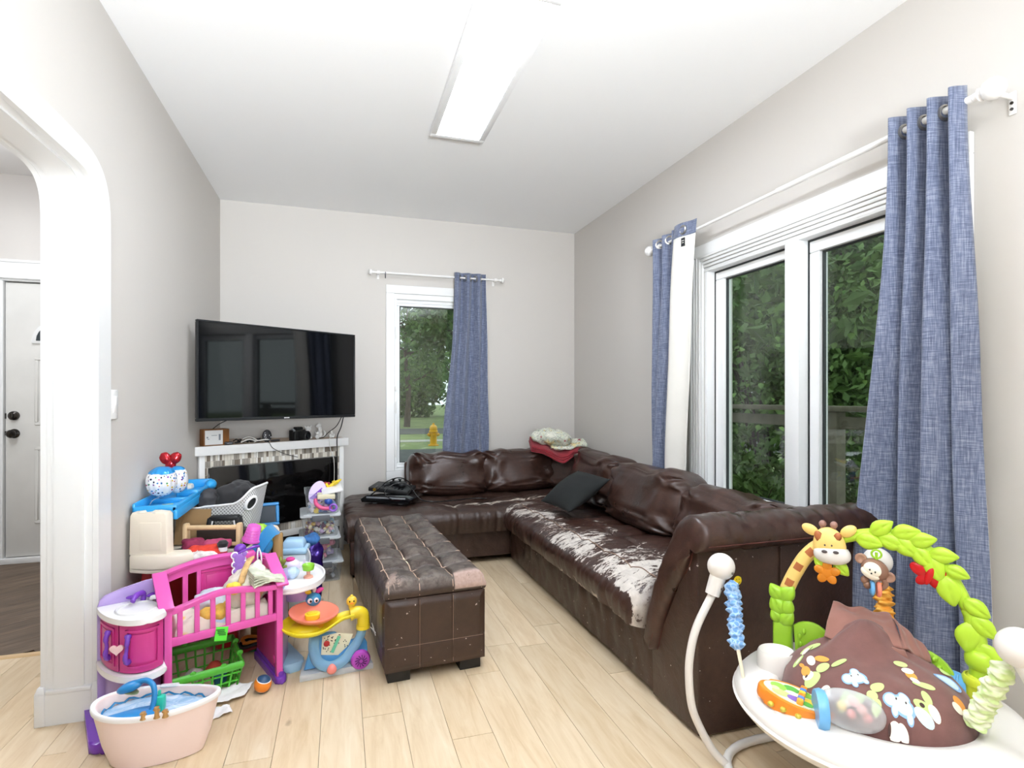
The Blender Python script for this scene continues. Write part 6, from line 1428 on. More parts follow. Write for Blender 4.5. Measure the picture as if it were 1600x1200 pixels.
def bits(name, label, c, ext, n, cols, seed, r0):
    rnd = random.Random(seed); b = MB()
    for k in range(n):
        b.m = rnd.randrange(len(cols)); p = V(c) + V((rnd.uniform(-1, 1) * ext[0], rnd.uniform(-1, 1) * ext[1], rnd.uniform(0, 1) * ext[2])); r = r0 * rnd.uniform(.6, 1.3)
        if rnd.random() < .5: b.ell(p, (r, r * .8, r * .9), None, 8, 6)
        else: b.box(p, (r * 1.8, r * 1.3, r * 1.5), (rnd.random() * 3, rnd.random() * 3, 0), r * .2, 1)
    o = obj(name, b, [mat('bit_' + c_, c_, .4) for c_ in cols], ang=50, kind='stuff'); tag(o, label, 'toy pieces')
bits('toy_pieces', 'white paper and grey odds and ends in the lowest storage box', (XB + .015, YBn, .015), (.09, .12, .085), 60, ['d9d9dc', 'b9bcc4', 'cfc4cc', '9ea2ab'], 1, .018)
bits('toy_pieces', 'pink and yellow toys inside the second storage box', (XB, YBn, .155), (.085, .12, .10), 70, ['f0b7c6', 'e88aa2', 'f2d68a', 'e9dce4', 'f2efe8', 'b9a9cf'], 2, .019)
bits('toy_pieces', 'small multicoloured toy pieces inside the third storage box', (XB + .003, YBn, .31), (.085, .12, .075), 150, ['f2e3b8', 'e5b8c4', 'c7a9d2', 'f4f1ea', 'd9b25a', '9fc4d8', '7a4f6a', 'e8e4dc'], 3, .012)
bits('toy_pieces', 'mixed small toys lying low in the topmost storage box', (XB + .018, YBn, .458), (.075, .11, .04), 50, ['9ab0cf', 'f2d25a', 'e9e4ea', '6a86b8', 'c9b2d8'], 4, .016)
b = MB(); b.tube(catmull([(-.155, 3.80, .545), (-.15, 3.795, .51), (-.12, 3.79, .485), (-.08, 3.79, .478), (-.055, 3.80, .482)], 6), [.012, .013, .013, .012, .010], 10); tag(obj('pink_arch_toy', b, pl('rose_pink_plastic', 'e8588f', .3), ang=180), 'curved pink toy pressed against the front of the topmost storage box', 'toy')
b = MB(); b.tube([(-.045 + .021 * cos(a), 3.785, .482 + .021 * sin(a)) for a in (2 * PI * k / 24 for k in range(24))], .007, 8, closed=True); tag(obj('purple_ring', b, pl('violet_plastic', '9a5fd0', .25), ang=180), 'purple toy ring at the front right of the topmost storage box', 'toy')
b = MB(); b.ell((-.075, 3.80, .522), (.026, .024, .022), None, 18, 12); tag(obj('blue_toy_ball', b, pl('royal_blue_plastic', '2f56b0', .3), ang=180), 'small royal blue ball inside the topmost storage box', 'ball')
b = MB(); b.box((-.09, 3.82, .556), (.11, .07, .03), (.1, .05, .1), .004); tag(obj('cream_card_box', b, mat('cream_card', 'f1e8c9', .7)), 'cream card box near the top of the topmost storage box', 'box')
b = MB(); b.box((-.055, 3.86, .592), (.13, .12, .012), (rad(14), rad(-9), .1), .004); tag(obj('white_lid_piece', b, WPL), 'white plastic panel lying tilted across the topmost storage box', 'toy')
t = thing('lavender_shield_toy', 'lavender oval toy panel with a purple triangle sticking out of the top box', 'toy', (-.17, 3.86, .50), 0, rot=(rad(-14), rad(20), rad(4)))
b = MB(); b.prism([(.052 * cos(a), .07 + .085 * sin(a) * (1.0 if sin(a) > 0 else .9)) for a in (2 * PI * k / 36 for k in range(36))], .014, XZ, .005); obj('panel', b, mat('pale_lavender', 'd8c6ec', .35), t)
b = MB(); b.prism([(-.038, .025), (.030, .025), (.028, .10), (.015, .115)], .003, M.Translation((0, -.0135, 0)) @ XZ, .001); tri = obj('triangle', b, PUR, t)
b = MB(); b.prism([(-.012, .055), (.016, .05), (.012, .085)], .002, M.Translation((0, -.0162, 0)) @ XZ); obj('emblem', b, mat('lilac_mark', 'b79be8', .4), tri)
t = thing('yellow_toy_plane', 'bright yellow toy plane standing on the toys in the topmost box', 'toy plane', (-.035, 3.90, .615), 0, rot=(rad(10), rad(-28), rad(12)))
b = MB(); b.ell((0, 0, .01), (.055, .011, .012), None, 16, 10); obj('fuselage', b, YEL, t, ang=180)
b = MB(); b.box((.005, 0, .014), (.022, .075, .006), None, .002); b.box((-.045, 0, .026), (.016, .006, .03), None, .002); obj('wing', b, YEL, t)
b = MB(); b.ell((-.09, 3.93, .60), (.045, .04, .03), None, 26, 16, 1, lambda d, a, e: d * (1 + .3 * NZ.noise(d * 40))); tag(obj('red_print_cloth', b, mat('red_white_print', 'b5424a', .8, var=.6, vs=60), ang=180), 'red and white patterned cloth behind the yellow toy plane', 'cloth')
# ---------------------------------------------------------------- baby jumper in the near right corner
JC = V((1.41, 1.13, 0))
jp = thing('baby_jumper', 'jungle baby activity jumper with leafy arch, giraffe head and brown animal print seat', 'baby jumper', (JC.x, JC.y, 0))
OFFW = pl('off_white_plastic', 'e2ddd7', .38); LEAFG = pl('leaf_green_plastic', 'b4d936', .35); LEAFD = pl('post_green_plastic', '9ccb33', .35); GIRY = pl('giraffe_yellow_plastic', 'f2cf7a', .4)
BRNS = pl('giraffe_spot_brown', 'b0673a', .45); MBRN = pl('monkey_brown_plastic', '8a6552', .4); CREAM = pl('cream_plastic', 'f3ead7', .4)
J = dict(parent=jp, world=True)
def jo(name, b, m_, **k):
    par = k.pop('par', jp); return obj(name, b, m_, par, world=True, **k)
# frame tubes, each with its ball cap
legs = {'A': [(1.187, 1.507, .65), (1.155, 1.512, .558), (1.107, 1.520, .466), (1.086, 1.524, .395), (1.077, 1.525, .313), (1.086, 1.524, .208), (1.111, 1.519, .138), (1.15, 1.50, .06), (1.19, 1.48, .016)],
        'B': [(1.70, 1.375, .66), (1.75, 1.41, .56), (1.80, 1.44, .45), (1.825, 1.46, .32), (1.82, 1.46, .2), (1.79, 1.44, .09), (1.74, 1.42, .016)],
        'C': [(1.427, .82, .65), (1.44, .775, .55), (1.455, .735, .45), (1.46, .715, .32), (1.455, .72, .2), (1.44, .75, .09), (1.42, .80, .016)]}
for k, p in legs.items():
    p = [V(q) for q in p]; d = (p[0] - p[1]).normalized()
    b = MB(); b.tube(catmull(p[1:], 8), .0128, 14); fr = jo('frame_tube', b, OFFW, ang=180)
    b = MB(); b.ell(p[0], (.043, .043, .043), None, 26, 18); b.tube([p[0] - d * .025, p[0] - d * .095], [.026, .0225], 18); cp_ = jo('ball_cap', b, OFFW, par=fr)
    if k == 'A':
        b = MB()
        for q in ((.012, -.0415, -.012), (-.02, -.030, -.062)): b.ell(p[0] + V(q), (.005, .003, .004), None, 10, 6)
        jo('screw_recess', b, mat('recess_grey', '55504b', .6), par=cp_)
b = MB(); b.tube(catmull([(1.19, 1.48, .016), (1.45, 1.56, .016), (1.74, 1.42, .016), (1.72, 1.05, .016), (1.42, .80, .016), (1.16, 1.05, .016)], 8, True), .014, 10, closed=True); jo('floor_ring', b, OFFW, ang=180)
# springs in crumpled sleeves
def sleeve(p0, p1, r, seed, n=90, amp=.6):
    p0, p1 = V(p0), V(p1); d = (p1 - p0); rg = []; u = d.normalized().orthogonal().normalized(); w = d.normalized().cross(u)
    for i in range(n + 1):
        t = i / n; c = p0 + d * t; e = smooth3(0, .08, t) * smooth3(0, .05, 1 - t); rr = []
        for k in range(22):
            a = 2 * PI * k / 22; q = r * (.35 + .65 * e) * (1 + amp * NZ.noise(V((cos(a) * 1.2, sin(a) * 1.2, t * 19 + seed))) + .09 * sin(t * 46 + 3 * sin(a + seed))) 
            rr.append(c + (u * cos(a) + w * sin(a)) * q)
        rg.append(rr)
    b = MB(); b.rings(rg); return b
t = NT('blue_giraffe_print'); v = t.n('TexVoronoi', feature='DISTANCE_TO_EDGE', i_Vector=t.obj(), i_Scale=60); t.set('Base Color', t.ramp(v.outputs['Distance'], [(.06, 'a9c8ea'), (.16, '6f9fd6')])); t.set('Roughness', .85); BSP = t.m
def sprint(name, c0, c1, sc): 
    t = NT(name); t.set('Base Color', t.ramp(t.noise(t.mapping(t.obj(), (1, 1, 3)), sc, 2), [(.4, c0), (.6, c1)])); t.set('Roughness', .85); return t.m
jo('spring_sleeve', sleeve((1.205, 1.478, .612), (1.150, 1.385, .435), .0205, 2), BSP, ang=180)
b = MB(); b.tube([(1.152, 1.386, .442), (1.128, 1.335, .385), (1.122, 1.318, .365)], [.006, .0045, .003], 8, flat=.5); b.tube([(1.128, 1.335, .385), (1.118, 1.30, .362)], .0018, 6); jo('strap', b, mat('beige_webbing', 'd8cdb2', .85))
jo('spring_sleeve', sleeve((1.675, 1.338, .60), (1.61, 1.275, .445), .0235, 5, amp=.55), sprint('orange_print_cloth', 'ef9f33', 'f7bd55', 40), ang=180)
jo('spring_sleeve', sleeve((1.438, .852, .60), (1.455, .93, .41), .0215, 8, amp=.55), sprint('green_stripe_cloth', 'cfe39a', 'eef2d4', 30), ang=180)
# tray ring
b = MB(); b.lathe([(.226, .352), (.226, .372), (.236, .386), (.26, .392), (.318, .386), (.336, .378), (.350, .362), (.350, .336), (.338, .322), (.30, .318), (.236, .33), (.226, .352)], 72, M.Translation((1.40, 1.15, 0))); 
b.lathe([(.352, .352), (.357, .346), (.352, .338), (.347, .346), (.352, .352)], 72, M.Translation((1.40, 1.15, 0))); trj = jo('tray', b, OFFW, ang=60)
b = MB(); b.lathe([(.052, .36), (.056, .395), (.055, .430), (.051, .438), (.046, .436), (.042, .425), (.030, .418), (0, .416)], 36, M.Translation((1.258, 1.345, 0)) @ M.Diagonal((1.0, .92, 1, 1)) @ M.Shear('XY', 4, (0, 0))); jo('cup_holder', b, OFFW, par=trj, ang=60)
# activity book
bk = M.Translation((1.142, 1.158, .392)) @ rot3(rad(2), rad(10), rad(-52))
def bo(x, y): return [(bk @ V((px, py, 0))) for px, py in zip(x, y)]
ov = [(.088 * cos(a) * (1 + .06 * cos(2 * a)), .052 * sin(a)) for a in (2 * PI * k / 36 for k in range(36))]
b = MB(); b.prism(ov, .036, bk @ M.Translation((0, 0, -.012)), .008); bo1 = jo('activity_book', b, ORG)
b = MB(); b.prism([(x * .86, y * .80) for x, y in ov], .003, bk @ M.Translation((0, 0, .0235)), .001); pg = jo('page', b, [mat('page_pale', 'e8ecd0', .5)], par=bo1)
def disc(b, mt, cx, cy, rx, ry, z, rz=0):
    b.lathe([(0, z + .0006), (1, z + .0005), (1, z)], 18, mt @ M.Translation((cx, cy, 0)) @ M.Rotation(rz, 4, 'Z') @ M.Diagonal((rx, ry, 1, 1)))
b = MB(); cols = []
for k, (cx, cy, rx, ry, c) in enumerate(((.05, .014, .022, .020, '4a9ad0'), (.02, .022, .022, .014, '8cc63f'), (-.015, .02, .02, .014, '5fae4a'), (.035, -.004, .016, .012, 'f4d44a'), (-.045, .008, .02, .016, '9ad055'), (-.035, -.018, .022, .014, 'c9e08a'), (.0, -.020, .020, .012, '8f6fc0'), (-.01, .0, .014, .010, 'f2ead0'), (-.05, -.006, .010, .008, 'f5e8b0'), (.028, -.022, .014, .010, '66b84a'))):
    m_ = 'bookprint_%s' % c; cols.append(mat(m_, c, .45)); b.m = k; disc(b, bk, cx, cy, rx, ry, .0266 + .0001 * k)
jo('page_picture', b, cols, par=pg)
b = MB(); cols = [mat('rung_' + c, c, .3) for c in ('f28c28', '4a7fd0', 'f4c63f', 'f28c28', '6a8fe0', 'f4b03f')]
for k in range(6): b.m = k; q = bk @ V((.012 - .0, .034 - k * .0135, .033)); b.box(q, (.016, .0135, .016), bk.to_3x3().to_4x4(), .004)
jo('rainbow_handle', b, cols, par=bo1)
b = MB()
for x in (.045, .01, -.02): b.ell(bk @ V((x - .03, -.052 + .004 * abs(x), .004)), (.008, .008, .007), None, 12, 8)
jo('yellow_button', b, mat('olive_button', 'c9b640', .3), par=bo1)
# clear rattle
b = MB(); b.ell((1.205, 1.045, .428), (.075, .045, .045), (0, rad(8), rad(-35)), 30, 20, .9); rt_ = jo('rattle_drum', b, m_clear('clear_rattle', (.95, .95, .95, 1), .3, .12), ang=180)
b = MB(); b.lathe([(.0, -.012), (.046, -.012), (.05, 0), (.046, .012), (0, .012)], 26, M.Translation((1.150, 1.083, .418)) @ rot3(0, PI / 2, rad(-35))); jo('blue_end', b, pl('baby_blue_plastic', '6fb0e2', .3), par=rt_)
b = MB(); 
for k, (dx, dy, dz) in enumerate(((.0, 0, -.01), (.02, -.012, .005), (-.02, .01, .008), (.03, -.02, -.015), (.01, .0, .018))): b.m = k % 3; b.ell((1.205 + dx, 1.045 + dy, .428 + dz), (.012, .012, .012), None, 10, 8)
jo('bead', b, [mat('bead_red', 'e88a86', .4), mat('bead_pink', 'f0b0a8', .4), mat('bead_yellow', 'f2d06a', .4)], par=rt_)
# seat fabric
def hs(x, y):
    dx, dy = x - 1.405, y - 1.15; r = math.hypot(dx, dy) / .234
    if r > 1: return .385
    return .385 + .10 * (1 - r ** 4.5) + .085 * math.exp(-(((dx - .035) / .10) ** 2 + ((dy - .05) / .075) ** 2)) * (1 - r ** 2)
def wrk(x, y):
    dx, dy = x - 1.405, y - 1.15; r = math.hypot(dx, dy) / .234; a = math.atan2(dy - .05, dx - .03)
    return (.005 * NZ.noise(V((x * 18, y * 18, 1))) + .004 * sin(a * 11 + 3 * NZ.noise(V((x * 6, y * 6, 2)))) * smooth3(.1, .5, r) ) * smooth3(1.0, .75, r)
BRF = mat('brown_seat_fabric', '77504a', .85, var=.12, vs=30, sheen=.2, bump=.12, bs=400)
def seatf(u, v):
    a = 2 * PI * u; r = .234 * v; x, y = 1.405 + r * cos(a), 1.15 + r * sin(a); z = hs(x, y) + wrk(x, y)
    if v > .93: z -= .05 * (v - .93) / .07
    return (x, y, z)
b = MB(); b.surf(seatf, 110, 60, cu=True); sf = jo('seat_fabric', b, BRF, ang=180)
# plain brown flaps folded over the top of the seat
def flap(P00, P10, P11, P01, lift, seed):
    P00, P10, P11, P01 = map(V, (P00, P10, P11, P01))
    def f(u, v):
        p = P00.lerp(P10, u).lerp(P01.lerp(P11, u), v); return p + V((0, 0, lift * sin(PI * min(1, v * 1.1)) + .008 * NZ.noise(V((u * 3, v * 4, seed))) + .004 * sin(u * 14 + v * 5 + seed)))
    return f
PLB = mat('plain_brown_lining', '916458', .85, sheen=.2, bump=.1, bs=400)
b = MB(); b.surf(flap((1.335, 1.245, .508), (1.475, 1.115, .512), (1.56, 1.225, .555), (1.44, 1.31, .575), .014, 2), 30, 24); b.surf(flap((1.475, 1.115, .512), (1.555, 1.10, .465), (1.60, 1.16, .475), (1.56, 1.225, .555), .022, 6), 20, 20)
b.surf(flap((1.32, 1.215, .485), (1.47, 1.10, .492), (1.475, 1.125, .505), (1.345, 1.24, .500), .012, 8), 26, 10); jo('seat_lining', b, PLB, par=sf, ang=180, solid=.005)
# printed animals lying on the cloth
def patch(b, cx, cy, rx, ry, rz, lift, n=18, rings=5):
    vs = []; fs = []
    for j in range(rings + 1):
        for i in range(n):
            a = 2 * PI * i / n; px, py = rx * j / rings * cos(a), ry * j / rings * sin(a); x = cx + px * cos(rz) - py * sin(rz); y = cy + px * sin(rz) + py * cos(rz)
            vs.append(V((x, y, hs(x, y) + wrk(x, y) + lift)))
    for j in range(rings):
        for i in range(n): a = j * n + i; c = j * n + (i + 1) % n; fs.append((a, c, c + n, a + n))
    b._add(vs, fs)
PB_ = mat('print_blue_edge', '8db4e0', .85); PC = mat('print_pale_blue', 'c9dde0', .85); PG = mat('print_green', 'c3d98a', .85); PO = mat('print_orange', 'eba04a', .85); PW = mat('print_cream', 'f1e4d2', .85); PD = mat('print_dark', '4a332e', .85)
b = MB()
def ph(m_, *a): b.m = m_; patch(b, *a)
def elephant(cx, cy, s, rz):
    c, sn = cos(rz), sin(rz); P = lambda x, y: (cx + s * (x * c - y * sn), cy + s * (x * sn + y * c))
    for m_, g, l in ((0, 1.0, .0022), (1, .78, .0028)):
        for x, y, rx, ry in ((0, 0, 1.0, .72), (-.95, .1, .62, .58), (.1, .62, .5, .42), (-.6, -.55, .3, .42), (.55, -.55, .3, .4)): ph(m_, *P(x, y), rx * s * g, ry * s * g, rz, l)
    for x, y in ((-.5, .25), (.25, .28)): ph(5, *P(x, y), .07 * s, .10 * s, rz, .0034)
elephant(1.278, 1.090, .024, -.3)
ph(2, 1.293, 1.047, .016, .012, -.3, .0022)
elephant(1.305, .990, .026, -.9); ph(1, 1.335, .960, .02, .014, -.9, .0029)
ph(2, 1.258, 1.020, .016, .010, .5, .0022); ph(2, 1.268, 1.040, .012, .012, 0, .0022)
ph(2, 1.214, 1.170, .020, .018, 0, .0022); ph(4, 1.216, 1.186, .012, .014, 0, .0026); ph(3, 1.222, 1.200, .010, .016, -.4, .0028); ph(3, 1.231, 1.222, .004, .012, -.3, .0028); ph(5, 1.212, 1.188, .004, .003, 0, .0032)
ph(2, 1.248, 1.252, .022, .010, .3, .0022); ph(4, 1.250, 1.252, .014, .004, .3, .0026)
ph(2, 1.302, 1.262, .028, .012, -.4, .0022); ph(4, 1.285, 1.262, .016, .009, .4, .0024); ph(5, 1.292, 1.256, .018, .0016, .2, .0028)
ph(3, 1.272, 1.194, .018, .010, -1.0, .0026); ph(4, 1.252, 1.212, .010, .018, -.5, .0024); ph(2, 1.252, 1.172, .018, .014, 0, .0022); ph(2, 1.284, 1.150, .020, .011, -.3, .0022)
ph(3, 1.190, 1.132, .010, .012, 0, .0022); ph(4, 1.203, 1.120, .013, .013, 0, .0024); ph(4, 1.184, 1.150, .005, .006, 0, .0024); ph(5, 1.204, 1.118, .003, .003, 0, .0028); ph(3, 1.196, 1.122, .006, .010, .6, .0028)
ph(2, 1.218, 1.075, .020, .010, .3, .0022); ph(4, 1.226, 1.066, .013, .008, .2, .0026); ph(2, 1.238, 1.056, .018, .010, -.5, .0022)
ph(2, 1.405, 1.012, .024, .010, -.8, .0022); ph(3, 1.408, 1.046, .012, .016, -.4, .0024); ph(4, 1.414, 1.060, .014, .010, -.5, .0026); ph(2, 1.418, 1.082, .016, .009, -.6, .0022); ph(4, 1.40, 1.030, .008, .012, 0, .0028)
ph(2, 1.352, .972, .022, .014, -.8, .0022); ph(4, 1.366, .958, .012, .016, -.6, .0026); ph(5, 1.350, .976, .006, .005, 0, .003); ph(2, 1.378, .985, .018, .010, 1.0, .0022)
ph(4, 1.262, .976, .014, .012, 0, .0024); ph(5, 1.255, .984, .008, .003, .6, .0028); ph(4, 1.275, .966, .010, .012, 0, .0026)
ph(0, 1.50, 1.02, .03, .022, -.6, .0022); ph(1, 1.50, 1.02, .024, .017, -.6, .0028); ph(2, 1.54, 1.05, .022, .014, .3, .0022); ph(3, 1.46, .965, .018, .012, .4, .0022); ph(4, 1.44, .955, .012, .010, 0, .0026)

jo('animal_print', b, [PB_, PC, PG, PO, PW, PD], par=sf, ang=180, kind='stuff')
# green posts and back plates
def plate(name, pts, th, nrm_, par=jp):
    n = V(nrm_).normalized() * th; q = [V(p) for p in pts]; b = MB(); k = len(q)
    b._add(q + [p + n for p in q], [tuple(range(k)), tuple(range(2 * k - 1, k - 1, -1))] + [(i, (i + 1) % k, (i + 1) % k + k, i + k) for i in range(k)])
    ed = [e for e in b.bm.edges if e.calc_length() < 1]; return b
b = MB(); b.box((1.364, 1.430, .425), (.055, .05, .125), (0, 0, rad(-55)), .012, 3); jo('left_post', b, LEAFD)
b = MB(); b.box((1.641, 1.034, .405), (.06, .055, .10), (0, 0, rad(-55)), .014, 3); b.lathe([(.036, .43), (.038, .445), (.034, .452), (.03, .452)], 24, M.Translation((1.641, 1.034, 0))); jo('right_post', b, mat('yellow_green_plastic', 'd6e23c', .35))
LP, RP = V((1.365, 1.427, 0)), V((1.63, 1.05, 0)); ad = (RP - LP).normalized(); an = V((-ad.y, ad.x, 0)); an = an if an.y < 0 else -an    # an: towards the camera side
AM = M(((ad.x, 0, -an.x, LP.x), (ad.y, 0, -an.y, LP.y), (0, 1, 0, 0), (0, 0, 0, 1)))       # (s, z) outline -> arch plane
b = MB(); b.prism([(.035, .385), (.13, .385)] + arc(.075, .43, .065, 0, PI * .75, 10, .068), .016, AM @ M.Translation((0, 0, -.012)), .004); p1 = jo('leaf_plate', b, LEAFD)
b = MB()
for s_, z, r in ((.048, .45, .4), (.060, .468, -.4), (.105, .455, .6), (.118, .445, -.6), (.05, .425, .2)): b.ell(LP + ad * s_ + an * .014 + V((0, 0, z)), (.006, .006, .011), None, 10, 6)
jo('leaf_relief', b, LEAFD, par=p1)
b = MB(); b.prism([(.28, .375), (.455, .375), (.455, .42)] + arc(.345, .41, .09, 0, PI * .9, 12, .085), .016, AM @ M.Translation((0, 0, -.012)), .004); p2 = jo('leaf_plate', b, LEAFD)
b = MB()
for s_, z in ((.385, .475), (.395, .455), (.41, .44)): b.ell(LP + ad * s_ + an * .014 + V((0, 0, z)), (.010, .006, .008), None, 10, 6)
jo('leaf_relief', b, LEAFD, par=p2)
# arch: giraffe neck on the left, leafy branch on the right
ap = [(1.362, 1.432, .47), (1.362, 1.432, .532), (1.370, 1.420, .585), (1.384, 1.400, .645), (1.404, 1.371, .708), (1.433, 1.331, .752), (1.481, 1.262, .789), (1.522, 1.204, .803), (1.553, 1.16, .793), (1.586, 1.113, .757), (1.61, 1.078, .696), (1.629, 1.051, .617), (1.639, 1.037, .545), (1.641, 1.034, .44)]
apc = catmull(ap, 8)
b = MB(); k0, k1 = 8 * 2, 8 * 5 + 2; b.tube(apc[k0:k1], .0215, 16); nk = jo('giraffe_neck', b, GIRY, ang=180)
for k in (20, 27, 34, 40):
    b = MB(); p = apc[k]; d = (apc[k + 1] - apc[k - 1]).normalized(); nn = an; w = d.cross(nn); mt = M(((d.x, w.x, nn.x, p.x), (d.y, w.y, nn.y, p.y), (d.z, w.z, nn.z, p.z), (0, 0, 0, 1)))
    b.surf(lambda u, v: mt @ V(((u - .5) * .024, .0222 * sin((v - .5) * 1.1), .0222 * cos((v - .5) * 1.1))), 4, 6); jo('brown_spot', b, BRNS, par=nk, ang=180)
b = MB(); b.tube(apc[k1 - 2:8 * 11], .0165, 14); b.tube(apc[8 * 11 - 1:], [.0165, .019, .021, .022, .022], 14); br = jo('arch_branch', b, LEAFG, ang=180)
def leaf(b, p, d, L, w, t=.012):
    d = d.normalized(); mt_ = M(((d.x, d.cross(an).x, an.x, p.x), (d.y, d.cross(an).y, an.y, p.y), (d.z, d.cross(an).z, an.z, p.z), (0, 0, 0, 1)))
    b.ell(p, (L / 2, w / 2, t), mt_.to_3x3().to_4x4(), 20, 12, 1, lambda q, a, e: V((q.x, q.y * (1 - .45 * (q.x / (L / 2)) ** 2) * (1.08 - .25 * q.x / (L / 2)), q.z - .0025 * math.exp(-(q.y / (w * .08)) ** 2))))
rnd = random.Random(6)
up = lambda k: (apc[k + 1] - apc[k - 1]).normalized()
lf = [(50, 1, .075, .7), (54, -1, .07, .8), (57, 1, .072, .6), (61, -1, .072, .7), (63, 1, .075, .55), (66, -1, .07, 1.1), (69, 1, .07, .5), (72, -1, .07, 1.3), (74, 1, .075, .5), (77, -1, .06, 1.0), (81, 1, .085, .35), (86, -1, .07, .9), (91, -1, .072, .8), (94, 1, .085, .35), (98, -1, .085, .9)]
for k, sd, L, sp in lf:
    d = up(k); o_ = d.cross(an) * sd; o_ = o_ if True else o_
    b = MB(); dd = (d * (1 if sd > 0 else .8) + o_ * sp * .6); leaf(b, apc[k] + o_ * .020 + an * .014 + d * .008, dd, L, L * .62); jo('leaf', b, LEAFG, par=br, ang=180)
for (dx, z, sx, L) in ((-.012, .575, -.5, .06), (.016, .578, .5, .062), (-.008, .535, -.35, .07), (.014, .535, .2, .06), (-.012, .50, -.4, .05), (.014, .498, .5, .06)):
    b = MB(); leaf(b, V((1.362, 1.432, z)) + ad * dx * 1.2 + an * .016, ad * sx + V((0, 0, .7)), L, L * .72, .016); jo('leaf', b, LEAFD, ang=180)
b = MB(); b.ell((1.643, 1.031, .498), (.036, .034, .032), None, 24, 16, .85); jo('post_knob', b, LEAFG, ang=180)
# giraffe head
G = V((1.44, 1.321, .752)) + an * .022; FM = M(((ad.x, 0, -an.x, 0), (ad.y, 0, -an.y, 0), (0, 1, 0, 0), (0, 0, 0, 1)))
def g(x, z, y=0): return G + ad * x + an * y + V((0, 0, z))
AXR = M(((ad.x, an.x, 0, 0), (ad.y, an.y, 0, 0), (0, 0, 1, 0), (0, 0, 0, 1)))
b = MB(); b.ell(g(.0, .004), (.044, .026, .050), AXR @ rot3(0, rad(-8), 0), 30, 20, .92, lambda d, a, e: V((d.x * (1 + .12 * d.z / -.05), d.y, d.z))); gh = jo('giraffe_head', b, GIRY, ang=180)
b = MB(); b.ell(g(.008, -.026, .004), (.050, .029, .030), AXR, 28, 18, .9); jo('muzzle', b, OFFW, par=gh, ang=180)
b = MB(); b.ell(g(-.008, -.014, .033), (.008, .003, .005), AXR, 12, 8); b.ell(g(.022, -.012, .033), (.008, .003, .005), AXR, 12, 8); b.ell(g(-.008, .004, .0255), (.0025, .002, .003), AXR, 8, 6); b.ell(g(.010, .005, .0255), (.0025, .002, .003), AXR, 8, 6); jo('nostril_and_eye', b, mat('grey_brown_print', '4f4545', .5), par=gh)
for x, rr in ((-.052, .5), (.050, -.75)):
    b = MB(); b.ell(g(x, .040 + (.008 if x > 0 else 0), -.004), (.025, .010, .016), AXR @ rot3(0, rr * .9, 0), 18, 12); jo('ear', b, GIRY, par=gh, ang=180)
for x in (-.018, .012):
    b = MB(); b.ell(g(x, .062, -.004), (.011, .010, .011), None, 14, 10); b.tube([g(x, .04, -.004), g(x, .06, -.004)], .006, 8); jo('horn', b, mat('horn_brown', '9c7468', .45), par=gh, ang=180)
for x, z, rx, rz_ in ((-.026, .022, .013, .018), (.024, .028, .012, .013)):
    y = .026 * math.sqrt(max(0, 1 - (x / .05) ** 2 - (z / .055) ** 2)); b = MB(); b.ell(g(x, z + .004, y - .001), (rx, .004, rz_), AXR @ rot3(0, x * 14, 0), 5, 6); jo('brown_spot', b, BRNS, par=gh, ang=180)
b = MB(); leaf(b, g(-.020, -.062, -.002), ad * -.5 + V((0, 0, .4)), .055, .036); leaf(b, g(.032, -.066, -.002), ad * .5 + V((0, 0, -.5)), .055, .036); jo('leaf_collar', b, LEAFG, par=gh, ang=180)
def star(b, p, r, n=5, y=.012):
    pts = [((r * (1 if k % 2 == 0 else .55)) * cos(2 * PI * k / (2 * n) + .6), (r * (1 if k % 2 == 0 else .55)) * sin(2 * PI * k / (2 * n) + .6)) for k in range(2 * n)]
    pts = [(q.x, q.y) for q in catmull([(x, y_, 0) for x, y_ in pts], 5, True)]
    b.prism(pts, .012, M.Translation(p + an * y) @ FM, .005, 3)
b = MB()
for k in range(5): a_ = 2 * PI * k / 5 + .3; b.ell(g(-.004 + .020 * cos(a_), -.082 + .020 * sin(a_), .012), (.017, .007, .013), AXR @ rot3(0, -a_, 0), 16, 10)
b.ell(g(-.004, -.082, .012), (.018, .008, .018), AXR, 16, 10); jo('orange_splash', b, m_clear('clear_orange', (1, .62, .25, 1), .55, .1, (.95, .36, .03, 1)), par=gh, ang=180)
b = MB(); pb = V((1.579, 1.122, .705)) + an * .012; 
for a_, r_ in ((.5, .026), (2.6, .028), (3.9, .022), (5.4, .024)): b.ell(pb + ad * r_ * .8 * cos(a_) + V((0, 0, r_ * .8 * sin(a_))), (r_, .008, r_ * .62), AXR @ rot3(0, -a_, 0), 18, 10)
b.ell(pb + an * .010, (.009, .009, .026), AXR @ rot3(0, .3, 0), 14, 10); jo('red_butterfly', b, m_clear('clear_red', (1, .15, .12, 1), .6, .08, (.75, .015, .02, 1)), ang=180)
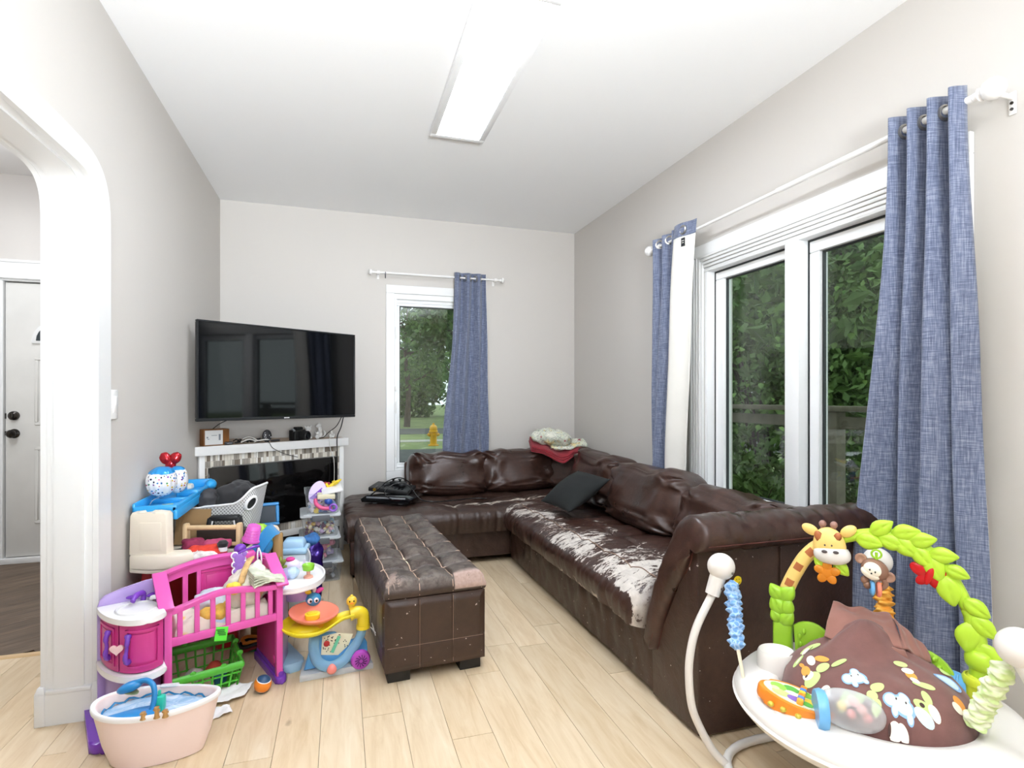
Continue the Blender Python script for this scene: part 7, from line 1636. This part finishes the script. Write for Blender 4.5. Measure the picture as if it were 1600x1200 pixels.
# hanging monkey
K = V((1.507, 1.225, .702)) + an * .03
def kk(x, z, y=0): return K + ad * x + an * y + V((0, 0, z))
b = MB(); b.tube([kk(.004, .05), kk(.004, .024)], .004, 8); b.tube([kk(.004 + .012 * cos(a), .045 + .012 * sin(a)) for a in (2 * PI * q / 16 for q in range(16))], .003, 6, closed=True); mk = jo('monkey_hook', b, LEAFD)
b = MB(); b.ell(kk(.0, .0), (.036, .024, .030), AXR @ rot3(0, rad(28), 0), 26, 18); mh = jo('monkey_head', b, MBRN, ang=180)
b = MB(); b.ell(kk(-.004, .002, .016), (.024, .012, .021), AXR @ rot3(0, rad(28), 0), 22, 14); b.ell(kk(-.010, -.010, .014), (.026, .012, .015), AXR @ rot3(0, rad(28), 0), 20, 12); jo('monkey_face', b, CREAM, par=mh, ang=180)
b = MB(); b.ell(kk(-.010, .004, .0275), (.0022, .002, .003), None, 8, 6); b.ell(kk(.003, -.001, .0275), (.0022, .002, .003), None, 8, 6); b.ell(kk(-.006, -.006, .0275), (.003, .002, .0025), None, 8, 6); jo('monkey_eye', b, MATS['pupil_black'], par=mh)
for x, z in ((-.034, .026), (.034, -.016)):
    b = MB(); b.lathe([(0, .004), (.009, .005), (.014, .008), (.016, .002), (.012, -.004), (0, -.005)], 18, M.Translation(kk(x, z, -.002)) @ AXR @ rot3(-PI / 2)); jo('monkey_ear', b, mat('monkey_ear_brown', 'a57d68', .4), par=mh, ang=180)
b = MB(); b.ell(kk(-.024, -.034), (.013, .010, .012), None, 14, 10); b.ell(kk(-.018, -.048), (.012, .010, .012), None, 14, 10); b.tube(catmull([kk(.02, -.02), kk(.026, -.04), kk(.014, -.052)], 5), .008, 8); jo('monkey_hand', b, MBRN, par=mh, ang=180)
b = MB(); b.tube([kk(-.006 + .003 * cos(a), -.054 + .016 * sin(a), .004 + .010 * cos(a)) for a in (2 * PI * q / 18 for q in range(18))], .006, 8, closed=True); jo('blue_ring', b, MATS['baby_blue_plastic'], par=mh, ang=180)
b = MB(); b.tube([kk(.010 + .003 * cos(a), -.055 + .017 * sin(a), .004 + .010 * cos(a)) for a in (2 * PI * q / 18 for q in range(18))], .006, 8, closed=True); jo('coral_ring', b, COR, par=mh, ang=180)
# tray toys on the right: pink hippo and blue snail
b = MB(); b.ell((1.575, 1.150, .438), (.036, .030, .040), (0, 0, rad(-55)), 24, 16); b.ell((1.590, 1.122, .425), (.032, .028, .024), (0, 0, rad(-55)), 20, 14); hp_ = jo('pink_hippo', b, pl('pale_orchid_plastic', 'dcbcd8', .4), ang=180)
b = MB(); b.ell((1.552, 1.131, .462), (.0025, .0025, .0035), None, 8, 6); b.ell((1.566, 1.120, .459), (.0025, .0025, .0035), None, 8, 6); jo('hippo_eye', b, MATS['pupil_black'], par=hp_)
b = MB(); b.ell((1.615, 1.085, .412), (.055, .034, .034), (0, rad(12), rad(-50)), 26, 16, .95); b.ell((1.575, 1.110, .432), (.020, .018, .018), None, 16, 10); sn = jo('blue_snail', b, mat('snail_blue', '63aee6', .35), ang=180)
b = MB(); b.tube(catmull([(1.60 + .022 * cos(a) * (1 - a / 14), 1.062 + .012 * cos(a) * (1 - a / 14), .425 + .022 * sin(a) * (1 - a / 14)) for a in (k * .6 for k in range(18))], 3), .0025, 6); jo('snail_spiral', b, MATS['baby_blue_plastic'], par=sn, ang=180)
